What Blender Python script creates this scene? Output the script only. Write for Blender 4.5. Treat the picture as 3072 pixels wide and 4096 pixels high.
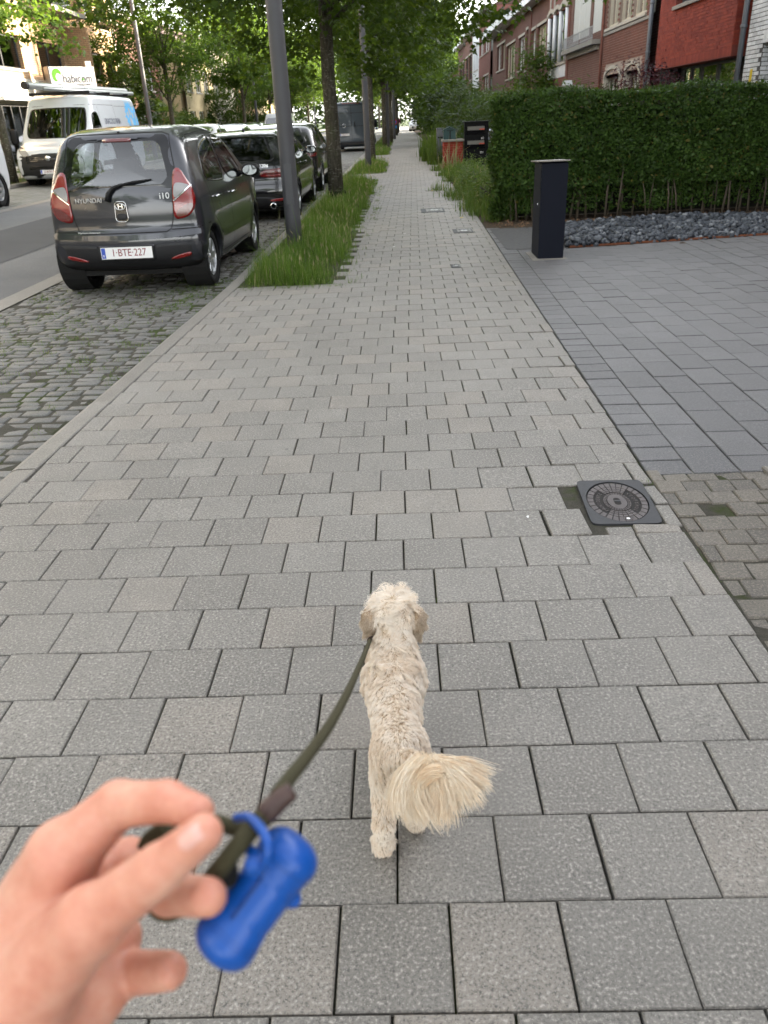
import bpy, math, random
import numpy as np
from mathutils import Vector, Matrix
rng = np.random.default_rng(7)
random.seed(7)
PI = math.pi
def R(d): return math.radians(d)
scene = bpy.context.scene
for o in list(bpy.data.objects): bpy.data.objects.remove(o)
C = scene.collection

# ------------------------------------------------------------------ camera
CAM_H = 1.431
def cam_matrix():
    pitch, roll, yaw = R(26.745), R(-2.625), R(2.178)
    f = Vector((-math.sin(yaw)*math.cos(pitch), math.cos(yaw)*math.cos(pitch), -math.sin(pitch)))
    r0 = Vector((math.cos(yaw), math.sin(yaw), 0)); u0 = r0.cross(f)
    r = r0*math.cos(roll) + u0*math.sin(roll); u = u0*math.cos(roll) - r0*math.sin(roll)
    M = Matrix((r, u, -f)).transposed().to_4x4(); M.translation = (0, 0, CAM_H)
    return M
cam = bpy.data.cameras.new('camera'); cam_o = bpy.data.objects.new('camera', cam); C.objects.link(cam_o)
cam_o.matrix_world = cam_matrix()
cam.sensor_fit = 'VERTICAL'; cam.sensor_height = 36.0; cam.lens = 27.357
cam.clip_start = 0.02; cam.clip_end = 2000
cam.dof.use_dof = True; cam.dof.focus_distance = 3.2; cam.dof.aperture_fstop = 6.6
scene.camera = cam_o

# ------------------------------------------------------------------ light
SUN_EL, SUN_AZ = R(12.5), R(25)          # azimuth counted from +X (right of the street) towards +Y (up the street)
w = bpy.data.worlds.new('World'); scene.world = w; w.use_nodes = True
nt = w.node_tree; nt.nodes.clear()
sky = nt.nodes.new('ShaderNodeTexSky'); sky.sky_type = 'NISHITA'; sky.sun_disc = False
sky.sun_elevation = SUN_EL; sky.sun_rotation = PI/2 - SUN_AZ
sky.air_density = 0.9; sky.dust_density = 1.6; sky.ozone_density = 0.6; sky.altitude = 0
bg = nt.nodes.new('ShaderNodeBackground'); bg.inputs['Strength'].default_value = 0.15
wo = nt.nodes.new('ShaderNodeOutputWorld')
tint = nt.nodes.new('ShaderNodeMix'); tint.data_type = 'RGBA'; tint.blend_type = 'MIX'
tint.inputs[0].default_value = 0.86
bw = nt.nodes.new('ShaderNodeRGBToBW')
nt.links.new(sky.outputs[0], bw.inputs[0])
nt.links.new(sky.outputs[0], tint.inputs[6]); nt.links.new(bw.outputs[0], tint.inputs[7])   # thin even cloud veils the blue
nt.links.new(tint.outputs[2], bg.inputs[0]); nt.links.new(bg.outputs[0], wo.inputs[0])
sl = bpy.data.lights.new('sun', 'SUN'); sl.energy = 3.4; sl.angle = R(1.5); sl.color = (1.0, 0.85, 0.64)
so = bpy.data.objects.new('sun', sl); C.objects.link(so)
sd = Vector((math.cos(SUN_EL)*math.cos(SUN_AZ), math.cos(SUN_EL)*math.sin(SUN_AZ), math.sin(SUN_EL)))
so.rotation_euler = (-sd).to_track_quat('-Z', 'Y').to_euler(); so.location = (30, 20, 20)
vs = scene.view_settings
vs.view_transform = 'Standard'; vs.look = 'None'; vs.exposure = 3.55; vs.gamma = 1.0; vs.use_curve_mapping = False
scene.cycles.use_denoising = True
scene.cycles.max_bounces = 6; scene.cycles.transparent_max_bounces = 16; scene.cycles.diffuse_bounces = 3
scene.cycles.caustics_reflective = False; scene.cycles.caustics_refractive = False

# ------------------------------------------------------------------ helpers
class N:
    """tiny node-graph writer"""
    def __init__(s, name):
        m = bpy.data.materials.new(name); m.use_nodes = True; s.m = m; s.t = m.node_tree; s.t.nodes.clear()
        s.out = s.t.nodes.new('ShaderNodeOutputMaterial')
    def n(s, typ, **kw):
        nd = s.t.nodes.new('ShaderNode'+typ)
        ins = kw.pop('i', {})
        for k, v in kw.items(): setattr(nd, k, v)
        for k, v in ins.items(): s.set(nd.inputs[k], v)
        return nd
    def set(s, sock, v):
        if hasattr(v, 'is_linked') or isinstance(v, bpy.types.NodeSocket): s.t.links.new(v, sock)
        elif isinstance(v, bpy.types.Node): s.t.links.new(v.outputs[0], sock)
        else:
            if isinstance(v, (tuple, list)) and len(v) == 3 and sock.type == 'RGBA': v = (*v, 1)
            sock.default_value = v
    def coord(s, kind='Object', scale=None):
        o = s.n('TexCoord').outputs[kind]
        if scale is not None:
            mp = s.n('Mapping'); s.t.links.new(o, mp.inputs[0])
            mp.inputs['Scale'].default_value = (scale,)*3 if np.isscalar(scale) else scale
            o = mp.outputs[0]
        return o
    def noise(s, vec, scale, detail=3, rough=0.55, out=0):
        nd = s.n('TexNoise', i={'Scale': scale, 'Detail': detail, 'Roughness': rough}); s.t.links.new(vec, nd.inputs['Vector'])
        return nd.outputs[out]
    def vor(s, vec, scale, out=0, feature='F1'):
        nd = s.n('TexVoronoi', feature=feature, i={'Scale': scale}); s.t.links.new(vec, nd.inputs['Vector']); return nd.outputs[out]
    def ramp(s, fac, stops):
        nd = s.n('ValToRGB'); cr = nd.color_ramp
        while len(cr.elements) > 1: cr.elements.remove(cr.elements[-1])
        for k, (p, c) in enumerate(stops):
            e = cr.elements[0] if k == 0 else cr.elements.new(p)
            e.position = p; e.color = (*c, 1) if not np.isscalar(c) else (c, c, c, 1)
        s.set(nd.inputs[0], fac); return nd.outputs[0]
    def mix(s, fac, a, b, blend='MIX'):
        nd = s.n('Mix', data_type='RGBA', blend_type=blend)
        s.set(nd.inputs[0], fac); s.set(nd.inputs[6], a); s.set(nd.inputs[7], b); return nd.outputs[2]
    def math(s, op, a, b=0.0):
        nd = s.n('Math', operation=op); s.set(nd.inputs[0], a); s.set(nd.inputs[1], b); return nd.outputs[0]
    def bump(s, h, strength=0.4, dist=0.01, normal=None):
        nd = s.n('Bump', i={'Strength': strength, 'Distance': dist, 'Height': h})
        if normal is not None: s.t.links.new(normal, nd.inputs['Normal'])
        return nd.outputs[0]
    def bsdf(s, col, rough=0.6, metal=0.0, normal=None, spec=0.5, **ins):
        b = s.n('BsdfPrincipled'); s.set(b.inputs['Base Color'], col); s.set(b.inputs['Roughness'], rough)
        s.set(b.inputs['Metallic'], metal); s.set(b.inputs['Specular IOR Level'], spec)
        if normal is not None: s.t.links.new(normal, b.inputs['Normal'])
        for k, v in ins.items(): s.set(b.inputs[k.replace('_', ' ')], v)
        return b
    def done(s, sh):
        s.t.links.new(sh.outputs[0] if isinstance(sh, bpy.types.Node) else sh, s.out.inputs[0]); return s.m
MATS = {}
def plain(name, col, rough=0.6, metal=0.0, var=0.12, nscale=6.0, bump=0.0, bscale=60.0, spec=0.5, **ins):
    """a procedural material with slight patchiness and optional fine relief"""
    if name in MATS: return MATS[name]
    n = N(name); v = n.coord('Object')
    f = n.noise(v, nscale, 4)
    c = n.mix(f, tuple(x*(1-var) for x in col), tuple(min(1, x*(1+var)) for x in col))
    nm = n.bump(n.noise(v, bscale, 4), bump, 0.004) if bump > 0 else None
    MATS[name] = n.done(n.bsdf(c, rough, metal, nm, spec, **ins)); return MATS[name]

class MB:
    """mesh builder: collects verts / faces (with material slots) and links one object"""
    def __init__(s): s.v = []; s.f = []; s.mi = []; s.k = 0
    def add(s, verts, faces, mi=0):
        verts = np.asarray(verts, float).reshape(-1, 3); b = s.k
        s.v.append(verts); s.f += [tuple(int(i)+b for i in f) for f in faces]; s.mi += [mi]*len(faces); s.k += len(verts)
        return s
    def box(s, x0, x1, y0, y1, z0, z1, mi=0, bev=0.0, M=None, bottom=True):
        if bev <= 0:
            v = [(x0,y0,z0),(x1,y0,z0),(x1,y1,z0),(x0,y1,z0),(x0,y0,z1),(x1,y0,z1),(x1,y1,z1),(x0,y1,z1)]
            f = [(4,5,6,7),(0,1,5,4),(1,2,6,5),(2,3,7,6),(3,0,4,7)] + ([(3,2,1,0)] if bottom else [])
        else:
            b = bev
            lo = [(x0,y0,z0),(x1,y0,z0),(x1,y1,z0),(x0,y1,z0)]; mid = [(x,y,z1-b) for x,y,_ in lo]
            top = [(x0+b,y0+b,z1),(x1-b,y0+b,z1),(x1-b,y1-b,z1),(x0+b,y1-b,z1)]
            v = lo+mid+top; f = [(8,9,10,11)]
            for k in range(4):
                q = (k+1) % 4; f += [(k,q,4+q,4+k),(4+k,4+q,8+q,8+k)]
            if bottom: f.append((3,2,1,0))
        if M is not None: v = [M @ Vector(p) for p in v]
        return s.add(v, f, mi)
    def tube(s, pts, rad, n=10, mi=0, caps=True):
        pts = [Vector(p) for p in pts]; rad = [rad]*len(pts) if np.isscalar(rad) else rad
        v = []; f = []; up = Vector((0,0,1)); prev = None
        for k, p in enumerate(pts):
            t = (pts[min(k+1,len(pts)-1)] - pts[max(k-1,0)]).normalized()
            if prev is None:
                a = t.cross(up); a = a if a.length > 1e-3 else t.cross(Vector((1,0,0)))
            else: a = prev - t*prev.dot(t)
            a.normalize(); b = t.cross(a); prev = a
            for j in range(n):
                an = 2*PI*j/n; v.append(p + (a*math.cos(an) + b*math.sin(an))*rad[k])
        for k in range(len(pts)-1):
            for j in range(n):
                q = (j+1) % n; f.append((k*n+j, k*n+q, (k+1)*n+q, (k+1)*n+j))
        if caps: f.append(tuple(range(n))[::-1]); f.append(tuple((len(pts)-1)*n+j for j in range(n)))
        return s.add(v, f, mi)
    def lathe(s, prof, n=24, axis='z', center=(0,0,0), mi=0):
        """prof: list of (radius, height)"""
        v = []; f = []
        for r, h in prof:
            for j in range(n):
                a = 2*PI*j/n; c, d = r*math.cos(a), r*math.sin(a)
                p = (c, d, h) if axis == 'z' else ((h, c, d) if axis == 'x' else (d, h, c))
                v.append((p[0]+center[0], p[1]+center[1], p[2]+center[2]))
        for k in range(len(prof)-1):
            for j in range(n):
                q = (j+1) % n; f.append((k*n+j, k*n+q, (k+1)*n+q, (k+1)*n+j))
        return s.add(v, f, mi)
    def poly(s, pts, mi=0): return s.add(pts, [tuple(range(len(pts)))], mi)
    def prism(s, pts2, lift, z0, z1, mi=0):
        """extrude polygon pts2 (a,b) between heights; lift(a,b,z)->xyz"""
        n = len(pts2); v = [lift(a,b,z0) for a,b in pts2] + [lift(a,b,z1) for a,b in pts2]
        f = [tuple(range(n))[::-1], tuple(range(n, 2*n))] + [(k,(k+1)%n,n+(k+1)%n,n+k) for k in range(n)]
        return s.add(v, f, mi)
    def mesh(s, name, mats, smooth=False):
        me = bpy.data.meshes.new(name)
        v = np.concatenate(s.v) if s.v else np.zeros((0,3))
        me.from_pydata(v.tolist(), [], s.f)
        for m in (mats if isinstance(mats, (list, tuple)) else [mats]): me.materials.append(m)
        if len(set(s.mi)) > 1: me.polygons.foreach_set('material_index', s.mi)
        if smooth: me.polygons.foreach_set('use_smooth', [True]*len(me.polygons))
        me.update(); return me
    def build(s, name, mats, parent=None, smooth=False, recalc=False, **tags):
        me = s.mesh(name, mats, smooth)
        if recalc: fix_normals(me)
        return link(name, me, parent, **tags)
def fix_normals(me):
    import bmesh
    bm = bmesh.new(); bm.from_mesh(me); bmesh.ops.recalc_face_normals(bm, faces=bm.faces); bm.to_mesh(me); bm.free()
def autosmooth(o, ang=35):
    me = o.data; me.polygons.foreach_set('use_smooth', [True]*len(me.polygons)); me.set_sharp_from_angle(angle=R(ang))
def tag(o, label=None, cat=None, group=None, kind=None):
    if label: o['label'] = label
    if cat: o['category'] = cat
    if group: o['group'] = group
    if kind: o['kind'] = kind
    return o
def link(name, data, parent=None, **t):
    o = bpy.data.objects.new(name, data); C.objects.link(o)
    if parent is not None: o.parent = parent
    return tag(o, **t)
def thing(name, label, cat, loc=(0,0,0), rz=0.0, group=None):
    o = bpy.data.objects.new(name, None); C.objects.link(o); o.location = loc; o.rotation_euler = (0,0,rz); o.empty_display_size = 0.1
    return tag(o, label, cat, group)
def copy_tree(o, parent=None):
    c = o.copy(); C.objects.link(c); c.parent = parent
    for ch in [x for x in KIDS.get(o.name, o.children)]: copy_tree(ch, c)
    return c
KIDS = {}
def quadmesh(name, V, mats, parent=None, nv=4, smooth=False, uvs=False, **t):
    """V: (n, nv, 3) array, one nv-gon each: fast path for leaves, blades, setts"""
    n = len(V); me = bpy.data.meshes.new(name)
    me.vertices.add(n*nv); me.vertices.foreach_set('co', np.ascontiguousarray(V, np.float32).ravel())
    me.loops.add(n*nv); me.loops.foreach_set('vertex_index', np.arange(n*nv, dtype=np.int32))
    me.polygons.add(n); me.polygons.foreach_set('loop_start', np.arange(0, n*nv, nv, dtype=np.int32))
    for m in (mats if isinstance(mats, (list, tuple)) else [mats]): me.materials.append(m)
    if smooth: me.polygons.foreach_set('use_smooth', np.ones(n, bool))
    me.update(calc_edges=True); me.validate()
    return link(name, me, parent, **t)
def blademesh(name, V, mat, parent=None, **t):
    n = len(V); me = bpy.data.meshes.new(name); me.vertices.add(n*5); me.vertices.foreach_set('co', np.ascontiguousarray(V, np.float32).ravel())
    I = (np.array([0,1,2,4,4,2,3])[None, :]+(np.arange(n)*5)[:, None]).ravel(); me.loops.add(len(I)); me.loops.foreach_set('vertex_index', I.astype(np.int32))
    st = (np.array([0,4])[None, :]+(np.arange(n)*7)[:, None]).ravel(); me.polygons.add(2*n); me.polygons.foreach_set('loop_start', st.astype(np.int32))
    me.materials.append(mat); me.update(calc_edges=True); me.validate(); return link(name, me, parent, **t)
def instmesh(name, base_v, base_f, T, mats, parent=None, smooth=False, **t):
    """T: (n,4,4)-like list of (3x3, loc): copies of one small mesh joined into one"""
    A, L = T; n = len(A); bv = np.asarray(base_v, float); nv = len(bv)
    V = np.einsum('nij,vj->nvi', A, bv) + L[:, None, :]
    faces = base_f; fl = [len(f) for f in faces]; idx = np.concatenate([np.array(f) for f in faces])
    I = (idx[None, :] + (np.arange(n)*nv)[:, None]).ravel()
    tot = np.tile(np.array(fl), n); st = np.concatenate([[0], np.cumsum(tot)[:-1]])
    me = bpy.data.meshes.new(name)
    me.vertices.add(n*nv); me.vertices.foreach_set('co', V.astype(np.float32).ravel())
    me.loops.add(len(I)); me.loops.foreach_set('vertex_index', I.astype(np.int32))
    me.polygons.add(len(tot)); me.polygons.foreach_set('loop_start', st.astype(np.int32))
    for m in (mats if isinstance(mats, (list, tuple)) else [mats]): me.materials.append(m)
    if smooth: me.polygons.foreach_set('use_smooth', np.ones(len(tot), bool))
    me.update(calc_edges=True); me.validate()
    return link(name, me, parent, **t)
def text(body, size, M, mat, parent=None, name='lettering', ext=0.001, align='CENTER', sx=1.0):
    cu = bpy.data.curves.new(name, 'FONT'); cu.body = body; cu.size = size; cu.extrude = ext; cu.align_x = align; cu.align_y = 'CENTER'
    cu.resolution_u = 3; cu.materials.append(mat); cu.space_character = 1.0
    tmp = bpy.data.objects.new('tmp', cu); me = bpy.data.meshes.new_from_object(tmp)
    bpy.data.objects.remove(tmp); me.transform(M @ Matrix.Diagonal((sx,1,1,1)))
    if not me.materials: me.materials.append(mat)
    return link(name, me, parent)
def basis(o, x, y, z=None):
    """matrix with origin o and columns x,y,(z)"""
    x = Vector(x).normalized(); y = Vector(y).normalized(); z = x.cross(y) if z is None else Vector(z).normalized()
    M = Matrix((x, y, z)).transposed().to_4x4(); M.translation = o; return M

# ---- signed-distance modelling: smooth unions meshed with surface nets
def smin(a, b, k):
    h = np.clip(0.5 + 0.5*(b-a)/k, 0, 1); return b + (a-b)*h - k*h*(1-h)
def smax(a, b, k): return -smin(-a, -b, k)
def sd_cone(P, a, b, ra, rb):
    a = np.asarray(a, float); b = np.asarray(b, float); ab = b-a
    t = np.clip(((P-a)@ab)/max(ab@ab, 1e-12), 0, 1)
    return np.linalg.norm(P - a - t[..., None]*ab, axis=-1) - (ra + (rb-ra)*t)
def sd_ell(P, c, r, rot=None):
    q = P - np.asarray(c, float)
    if rot is not None: q = q @ np.array(rot)
    r = np.asarray(r, float); k0 = np.linalg.norm(q/r, axis=-1); k1 = np.linalg.norm(q/(r*r), axis=-1)
    return k0*(k0-1)/np.maximum(k1, 1e-9)
def surface_nets(fn, lo, hi, h, newton=2, half=False):
    lo = np.asarray(lo, float); hi = np.asarray(hi, float); n = np.ceil((hi-lo)/h).astype(int)+1
    ax = [lo[k] + h*np.arange(n[k]) for k in range(3)]
    D = np.empty(n, np.float32)
    for i0 in range(0, n[0], 24):
        X, Y, Z = np.meshgrid(ax[0][i0:i0+24], ax[1], ax[2], indexing='ij')
        D[i0:i0+24] = fn(np.stack([X, Y, Z], -1))
    S = D < 0
    cnt = np.zeros(n-1, np.float32); acc = np.zeros((*(n-1), 3), np.float32)
    sl = lambda o: tuple(slice(o[k], n[k]-1+o[k]) for k in range(3))
    for axis in range(3):
        for a in (0, 1):
            for b in (0, 1):
                o0 = [0,0,0]; oth = [k for k in range(3) if k != axis]; o0[oth[0]] = a; o0[oth[1]] = b
                o1 = list(o0); o1[axis] = 1
                d0, d1 = D[sl(o0)], D[sl(o1)]; m = (d0 < 0) != (d1 < 0)
                t = np.where(m, d0/np.where(m, d0-d1, 1), 0); cnt += m
                for k in range(3): acc[..., k] += np.where(m, (t if k == axis else o0[k]), 0)
    act = cnt > 0; idx = -np.ones(n-1, np.int64); idx[act] = np.arange(act.sum())
    ijk = np.stack(np.nonzero(act), -1); V = lo + h*(ijk + acc[act]/cnt[act][:, None])
    quads = []
    for axis in range(3):
        oth = [(axis+1) % 3, (axis+2) % 3]
        s0 = [slice(None)]*3; s1 = [slice(None)]*3; s0[axis] = slice(0, n[axis]-1); s1[axis] = slice(1, n[axis])
        for k in oth: s0[k] = slice(1, n[k]-1); s1[k] = slice(1, n[k]-1)
        a, b = S[tuple(s0)], S[tuple(s1)]; m = a != b
        p = np.stack(np.nonzero(m), -1)
        if len(p) == 0: continue
        for k in oth: p[:, k] += 1
        e1 = np.zeros(3, int); e1[oth[0]] = 1; e2 = np.zeros(3, int); e2[oth[1]] = 1
        g = lambda q: idx[q[:,0], q[:,1], q[:,2]]
        q4 = np.stack([g(p-e1-e2), g(p-e2), g(p), g(p-e1)], -1)
        fl = ~a[tuple((p - (np.array([0,0,0]) + np.array([1 if k in oth else 0 for k in range(3)]))).T)]
        q4[fl] = q4[fl][:, ::-1]; quads.append(q4)
    Q = np.concatenate(quads)
    for _ in range(newton):
        e = h*0.25; d = fn(V); G = np.stack([fn(V+np.eye(3)[k]*e)-fn(V-np.eye(3)[k]*e) for k in range(3)], -1)/(2*e)
        g2 = (G*G).sum(-1); step = np.clip(d/np.maximum(g2, .05), -h*.7, h*.7); V = V - step[:, None]*G
    return V, Q
def nets_obj(name, V, Q, mats, parent=None, **t):
    me = bpy.data.meshes.new(name)
    me.vertices.add(len(V)); me.vertices.foreach_set('co', V.astype(np.float32).ravel())
    me.loops.add(Q.size); me.loops.foreach_set('vertex_index', Q.astype(np.int32).ravel())
    me.polygons.add(len(Q)); me.polygons.foreach_set('loop_start', np.arange(0, Q.size, 4, dtype=np.int32))
    for m in (mats if isinstance(mats, (list, tuple)) else [mats]): me.materials.append(m)
    me.polygons.foreach_set('use_smooth', np.ones(len(Q), bool)); me.update(calc_edges=True); me.validate()
    return link(name, me, parent, **t)
def road_z(x): return -0.10 + 0.045*np.clip(-4.0-np.asarray(x, float), 0, 6.4)
# ------------------------------------------------------------------ ground
def projpx(P):
    """camera image position (768x1024 px) of points: used only to tell which pieces show largest"""
    M = np.array(cam_matrix().inverted()); q = np.asarray(P) @ M[:3,:3].T + M[:3,3]
    f = 3112.66/4; return 384+f*q[..., 0]/-q[..., 2], 512-f*q[..., 1]/-q[..., 2], -q[..., 2]
def largest(P, n):
    x, y, d = projpx(P); seen = (x > -12) & (x < 780) & (y > -12) & (y < 1036) & (d > 0.1)
    order = np.where(seen)[0]; return set(order[np.argsort(d[order])][:n].tolist())
def rnd_value(n):
    a = n.n('ObjectInfo').outputs['Random']; b = n.n('NewGeometry').outputs['Random Per Island']
    return n.math('FRACT', n.math('ADD', a, n.math('MULTIPLY', b, 7.31)))
def concrete(name, dark, light, speck=1.0, moss=0.0, bumpd=0.0016, sc=1.0, warm=None, gum=False, sheen=0.08):
    n = N(name); p = n.n('NewGeometry').outputs['Position']; r = rnd_value(n)
    base = n.ramp(r, [(0, dark), (0.5, tuple((a+b)/2 for a, b in zip(dark, light))), (1, light)])
    if warm: base = n.mix(n.math('GREATER_THAN', r, 0.80), base, warm)
    big = n.noise(p, 5.0*sc, 5, 0.6); base = n.mix(n.ramp(big, [(0.3, 0.0), (0.75, 0.5)]), base, tuple(x*0.62 for x in dark))
    sp = n.noise(p, 260*sc, 2, 0.7); sp2 = n.noise(p, 130*sc, 3, 0.8)
    base = n.mix(n.ramp(sp, [(0.48, 0.0), (0.60, 0.9*speck)]), base, tuple(x*0.34 for x in dark))
    base = n.mix(n.ramp(sp2, [(0.52, 0.0), (0.66, 0.8*speck)]), base, tuple(min(1, x*1.55) for x in light))
    v = n.vor(p, 170*sc); base = n.mix(n.ramp(v, [(0.10, 0.7*speck), (0.17, 0.0)]), base, tuple(min(1, x*1.8) for x in light))
    if moss: base = n.mix(n.ramp(n.noise(p, 2.3, 5, 0.65), [(0.55, 0.0), (0.75, moss)]), base, (0.055, 0.07, 0.02))
    if gum:                                                          # old chewing gum, drip stains, grime along the walking line
        g = n.vor(p, 2.6); base = n.mix(n.ramp(g, [(0.020, 0.75), (0.034, 0.0)]), base, tuple(x*0.38 for x in dark))
        st = n.noise(p, 1.1, 6, 0.7); base = n.mix(n.ramp(st, [(0.50, 0.0), (0.72, 0.42)]), base, tuple(x*0.50 for x in dark)); st2 = n.noise(p, 0.55, 4, 0.6); base = n.mix(n.ramp(st2, [(0.45, 0.0), (0.7, 0.35)]), base, tuple(min(1, x*1.18) for x in light))
    h = n.math('ADD', n.math('MULTIPLY', sp2, 0.7), n.math('MULTIPLY', sp, 0.5))
    return n.done(n.bsdf(base, 0.60, 0, n.bump(h, 0.7, bumpd), 0.6, Sheen_Weight=sheen, Sheen_Roughness=0.45))
M_tile = concrete('paving_tile', (0.158, 0.146, 0.128), (0.236, 0.220, 0.196), 1.15, warm=(0.232, 0.205, 0.174), gum=True)
M_drive = concrete('driveway_tile', (0.078, 0.077, 0.080), (0.130, 0.128, 0.131), 0.95, gum=True)
M_brown = concrete('brown_sett', (0.080, 0.070, 0.057), (0.165, 0.143, 0.112), 0.9, moss=0.10, sheen=0.0)
M_kerb = concrete('kerb_concrete', (0.15, 0.137, 0.118), (0.21, 0.195, 0.172), 0.8, moss=0.12)
M_sett = concrete('granite_sett', (0.090, 0.088, 0.082), (0.180, 0.176, 0.166), 0.7, moss=0.22, sheen=0.0)
def m_soil(name, a, b, sc=30, green=0.0, gcol=(0.05, 0.08, 0.02)):
    n = N(name); p = n.n('NewGeometry').outputs['Position']
    c = n.ramp(n.noise(p, sc, 6, 0.7), [(0.3, a), (0.7, b)])
    c = n.mix(n.ramp(n.noise(p, sc*7, 3, 0.7), [(0.5, 0.0), (0.7, 0.7)]), c, tuple(min(1, x*1.7) for x in b))
    if green: c = n.mix(n.ramp(n.noise(p, 1.7, 5, 0.7), [(0.6-green*0.35, 0.0), (0.62, 1.0)]), c, gcol)
    return n.done(n.bsdf(c, 0.95, 0, n.bump(n.noise(p, sc*3, 5, 0.75), 0.8, 0.012), 0.2))
M_sand = m_soil('joint_sand', (0.028, 0.026, 0.021), (0.062, 0.057, 0.047), 60, 0.45, (0.035, 0.045, 0.012))
M_jsand = m_soil('sett_joint_sand', (0.045, 0.042, 0.034), (0.085, 0.080, 0.065), 60, 0.20, (0.045, 0.060, 0.016))
M_soil = m_soil('garden_soil', (0.035, 0.026, 0.018), (0.09, 0.066, 0.045), 22)
M_lawn = m_soil('rough_lawn', (0.02, 0.035, 0.01), (0.05, 0.075, 0.02), 9)
def m_asphalt(name, a, b, sp):
    n = N(name); p = n.n('NewGeometry').outputs['Position']
    c = n.ramp(n.noise(p, 0.8, 6, 0.6), [(0.3, a), (0.7, b)])
    c = n.mix(n.ramp(n.noise(p, 95, 3, 0.8), [(0.5, 0.0), (0.68, sp)]), c, tuple(min(1, x*2.0) for x in b))
    c = n.mix(n.ramp(n.noise(p, 140, 2, 0.8), [(0.55, 0.0), (0.7, sp)]), c, tuple(x*0.5 for x in a))
    return n.done(n.bsdf(c, 0.85, 0, n.bump(n.noise(p, 150, 3, 0.7), 0.5, 0.006), 0.3))
M_asph = m_asphalt('worn_asphalt', (0.115, 0.115, 0.118), (0.16, 0.158, 0.155), 0.6)
M_asph2 = m_asphalt('dark_asphalt', (0.062, 0.063, 0.066), (0.085, 0.085, 0.088), 0.2)

def sheet(name, x0, x1, y0, y1, zf, mat, nx=1, ny=1, **t):
    m = MB(); xs = np.linspace(x0, x1, nx+1); ys = np.linspace(y0, y1, ny+1)
    v = [(x, y, float(zf(x)) if callable(zf) else zf) for y in ys for x in xs]
    f = [(j*(nx+1)+i, j*(nx+1)+i+1, (j+1)*(nx+1)+i+1, (j+1)*(nx+1)+i) for j in range(ny) for i in range(nx)]
    m.add(v, f); return m.build(name, mat, **t)
S = dict(kind='structure')
sheet('ground', -600, 600, -100, 900, -0.32, M_lawn, **S)
sheet('road', -8.0, -4.20, -4, 190, lambda x: road_z(x)+0.000, M_asph, 8, 1, **S)
sheet('asphalt_repair', -6.75, -5.25, -4, 190, lambda x: road_z(x)+0.005, M_asph2, 4, 1, **S)
sheet('gutter', -4.21, -3.98, -4, 190, lambda x: road_z(x)+0.004, M_kerb, 1, 1, **S)
sheet('far_gutter', -8.22, -7.99, -4, 190, lambda x: road_z(x)+0.004, M_kerb, 1, 1, **S)

def xL(y): return -1.80 + 0.03*(np.clip(y, 2.0, 8.0)-3.0)          # left edge of the tiles, along the kerb
def xR(y): return 1.035 + 0.016*np.clip(y-3.0, 0, 11) + 0.012*np.clip(y-24, 0, 18)
pave = sheet('pavement', -1.62, 1.9, -2, 190, -0.014, M_sand, 1, 1, **S)
GRASS = [(-1.66, -0.60, 7.80, 22.3), (-1.62, -0.42, 25.3, 31.8), (-1.62, -0.45, 38.5, 47.0), (-1.62, -0.45, 51, 66), (-1.62, -0.45, 70, 90)]
T = 0.22; PHI = R(0.43); cph, sph = math.cos(PHI), math.sin(PHI); Y0 = 12.8208*T
MANH = (0.675, 1.015, 2.655, 3.105)
tm = MB().box(-T/2+0.0026, T/2-0.0026, -T/2+0.0016, T/2-0.0016, -0.05, 0, bev=0.0032, bottom=False).mesh('tile', M_tile)
tiles = []                                                           # (centre x, y, width, row)
for r in range(-262, 20):
    off = -6.525 + 0.4765*r; yc = Y0 - (r+0.5)*T
    lo, hi = xL(yc)+sph*yc, xR(yc)+sph*yc
    k0 = math.floor((lo/T) - off); k1 = math.ceil((hi/T) - off)
    for k in range(k0, k1+1):
        a, b = (off+k)*T, (off+k+1)*T; a, b = max(a, lo), min(b, hi)
        if b-a < 0.045: continue
        xc = (a+b)/2; X = xc*cph - yc*sph; Y = xc*sph + yc*cph
        if MANH[0]-0.07 < X+((b-a)/2)*0.2 and X < MANH[1]+0.06 and MANH[2]-0.07 < Y < MANH[3]-0.02: continue
        if any(g[0]-0.1 < X < g[1]-0.05 and g[2] < Y < g[3] for g in GRASS): continue
        if Y > 45 and r % 1: continue
        tiles.append((X, Y, b-a))
tiles = np.array(tiles)
big = largest(np.c_[tiles[:, :2], np.zeros(len(tiles))], 300)
rs = np.random.default_rng(3)
far = MB(); mh = np.array([0.85, 2.9])
for k, (X, Y, wd) in enumerate(tiles):
    d = math.hypot(X-mh[0], Y-mh[1]); nearR = max(0, 1-(xR(Y)-X)/0.5) if 2.2 < Y < 6 else 0
    j = 1 + 3.0*math.exp(-d/0.25) + 1.6*nearR
    z = rs.normal(0, 0.0011)*j - 0.014*math.exp(-d/0.20); tx, ty = rs.normal(0, 0.0045, 2)*j; tz = rs.normal(0, 0.0035)*j
    full = abs(wd-T) < 1e-4
    if k in big:
        o = link('tile', tm if full else MB().box(-wd/2+0.0030, wd/2-0.0030, -T/2+0.002, T/2-0.002, -0.05, 0, bev=0.0032, bottom=False).mesh('tile', M_tile), pave)
        o.location = (X + rs.normal(0, 0.0008)*j, Y + rs.normal(0, 0.0006)*j, z); o.rotation_euler = (tx, ty, PHI+tz)
    else:
        M = Matrix.Translation((X, Y, z)) @ Matrix.Rotation(PHI+tz*0.6, 4, 'Z') @ Matrix.Rotation(tx*0.6, 4, 'X') @ Matrix.Rotation(ty*0.6, 4, 'Y')
        far.box(-wd/2+0.003, wd/2-0.003, -T/2+0.002, T/2-0.002, -0.03, 0, bev=0.003, M=M, bottom=False)
far.build('tile_field', M_tile, pave, kind='stuff')

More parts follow.
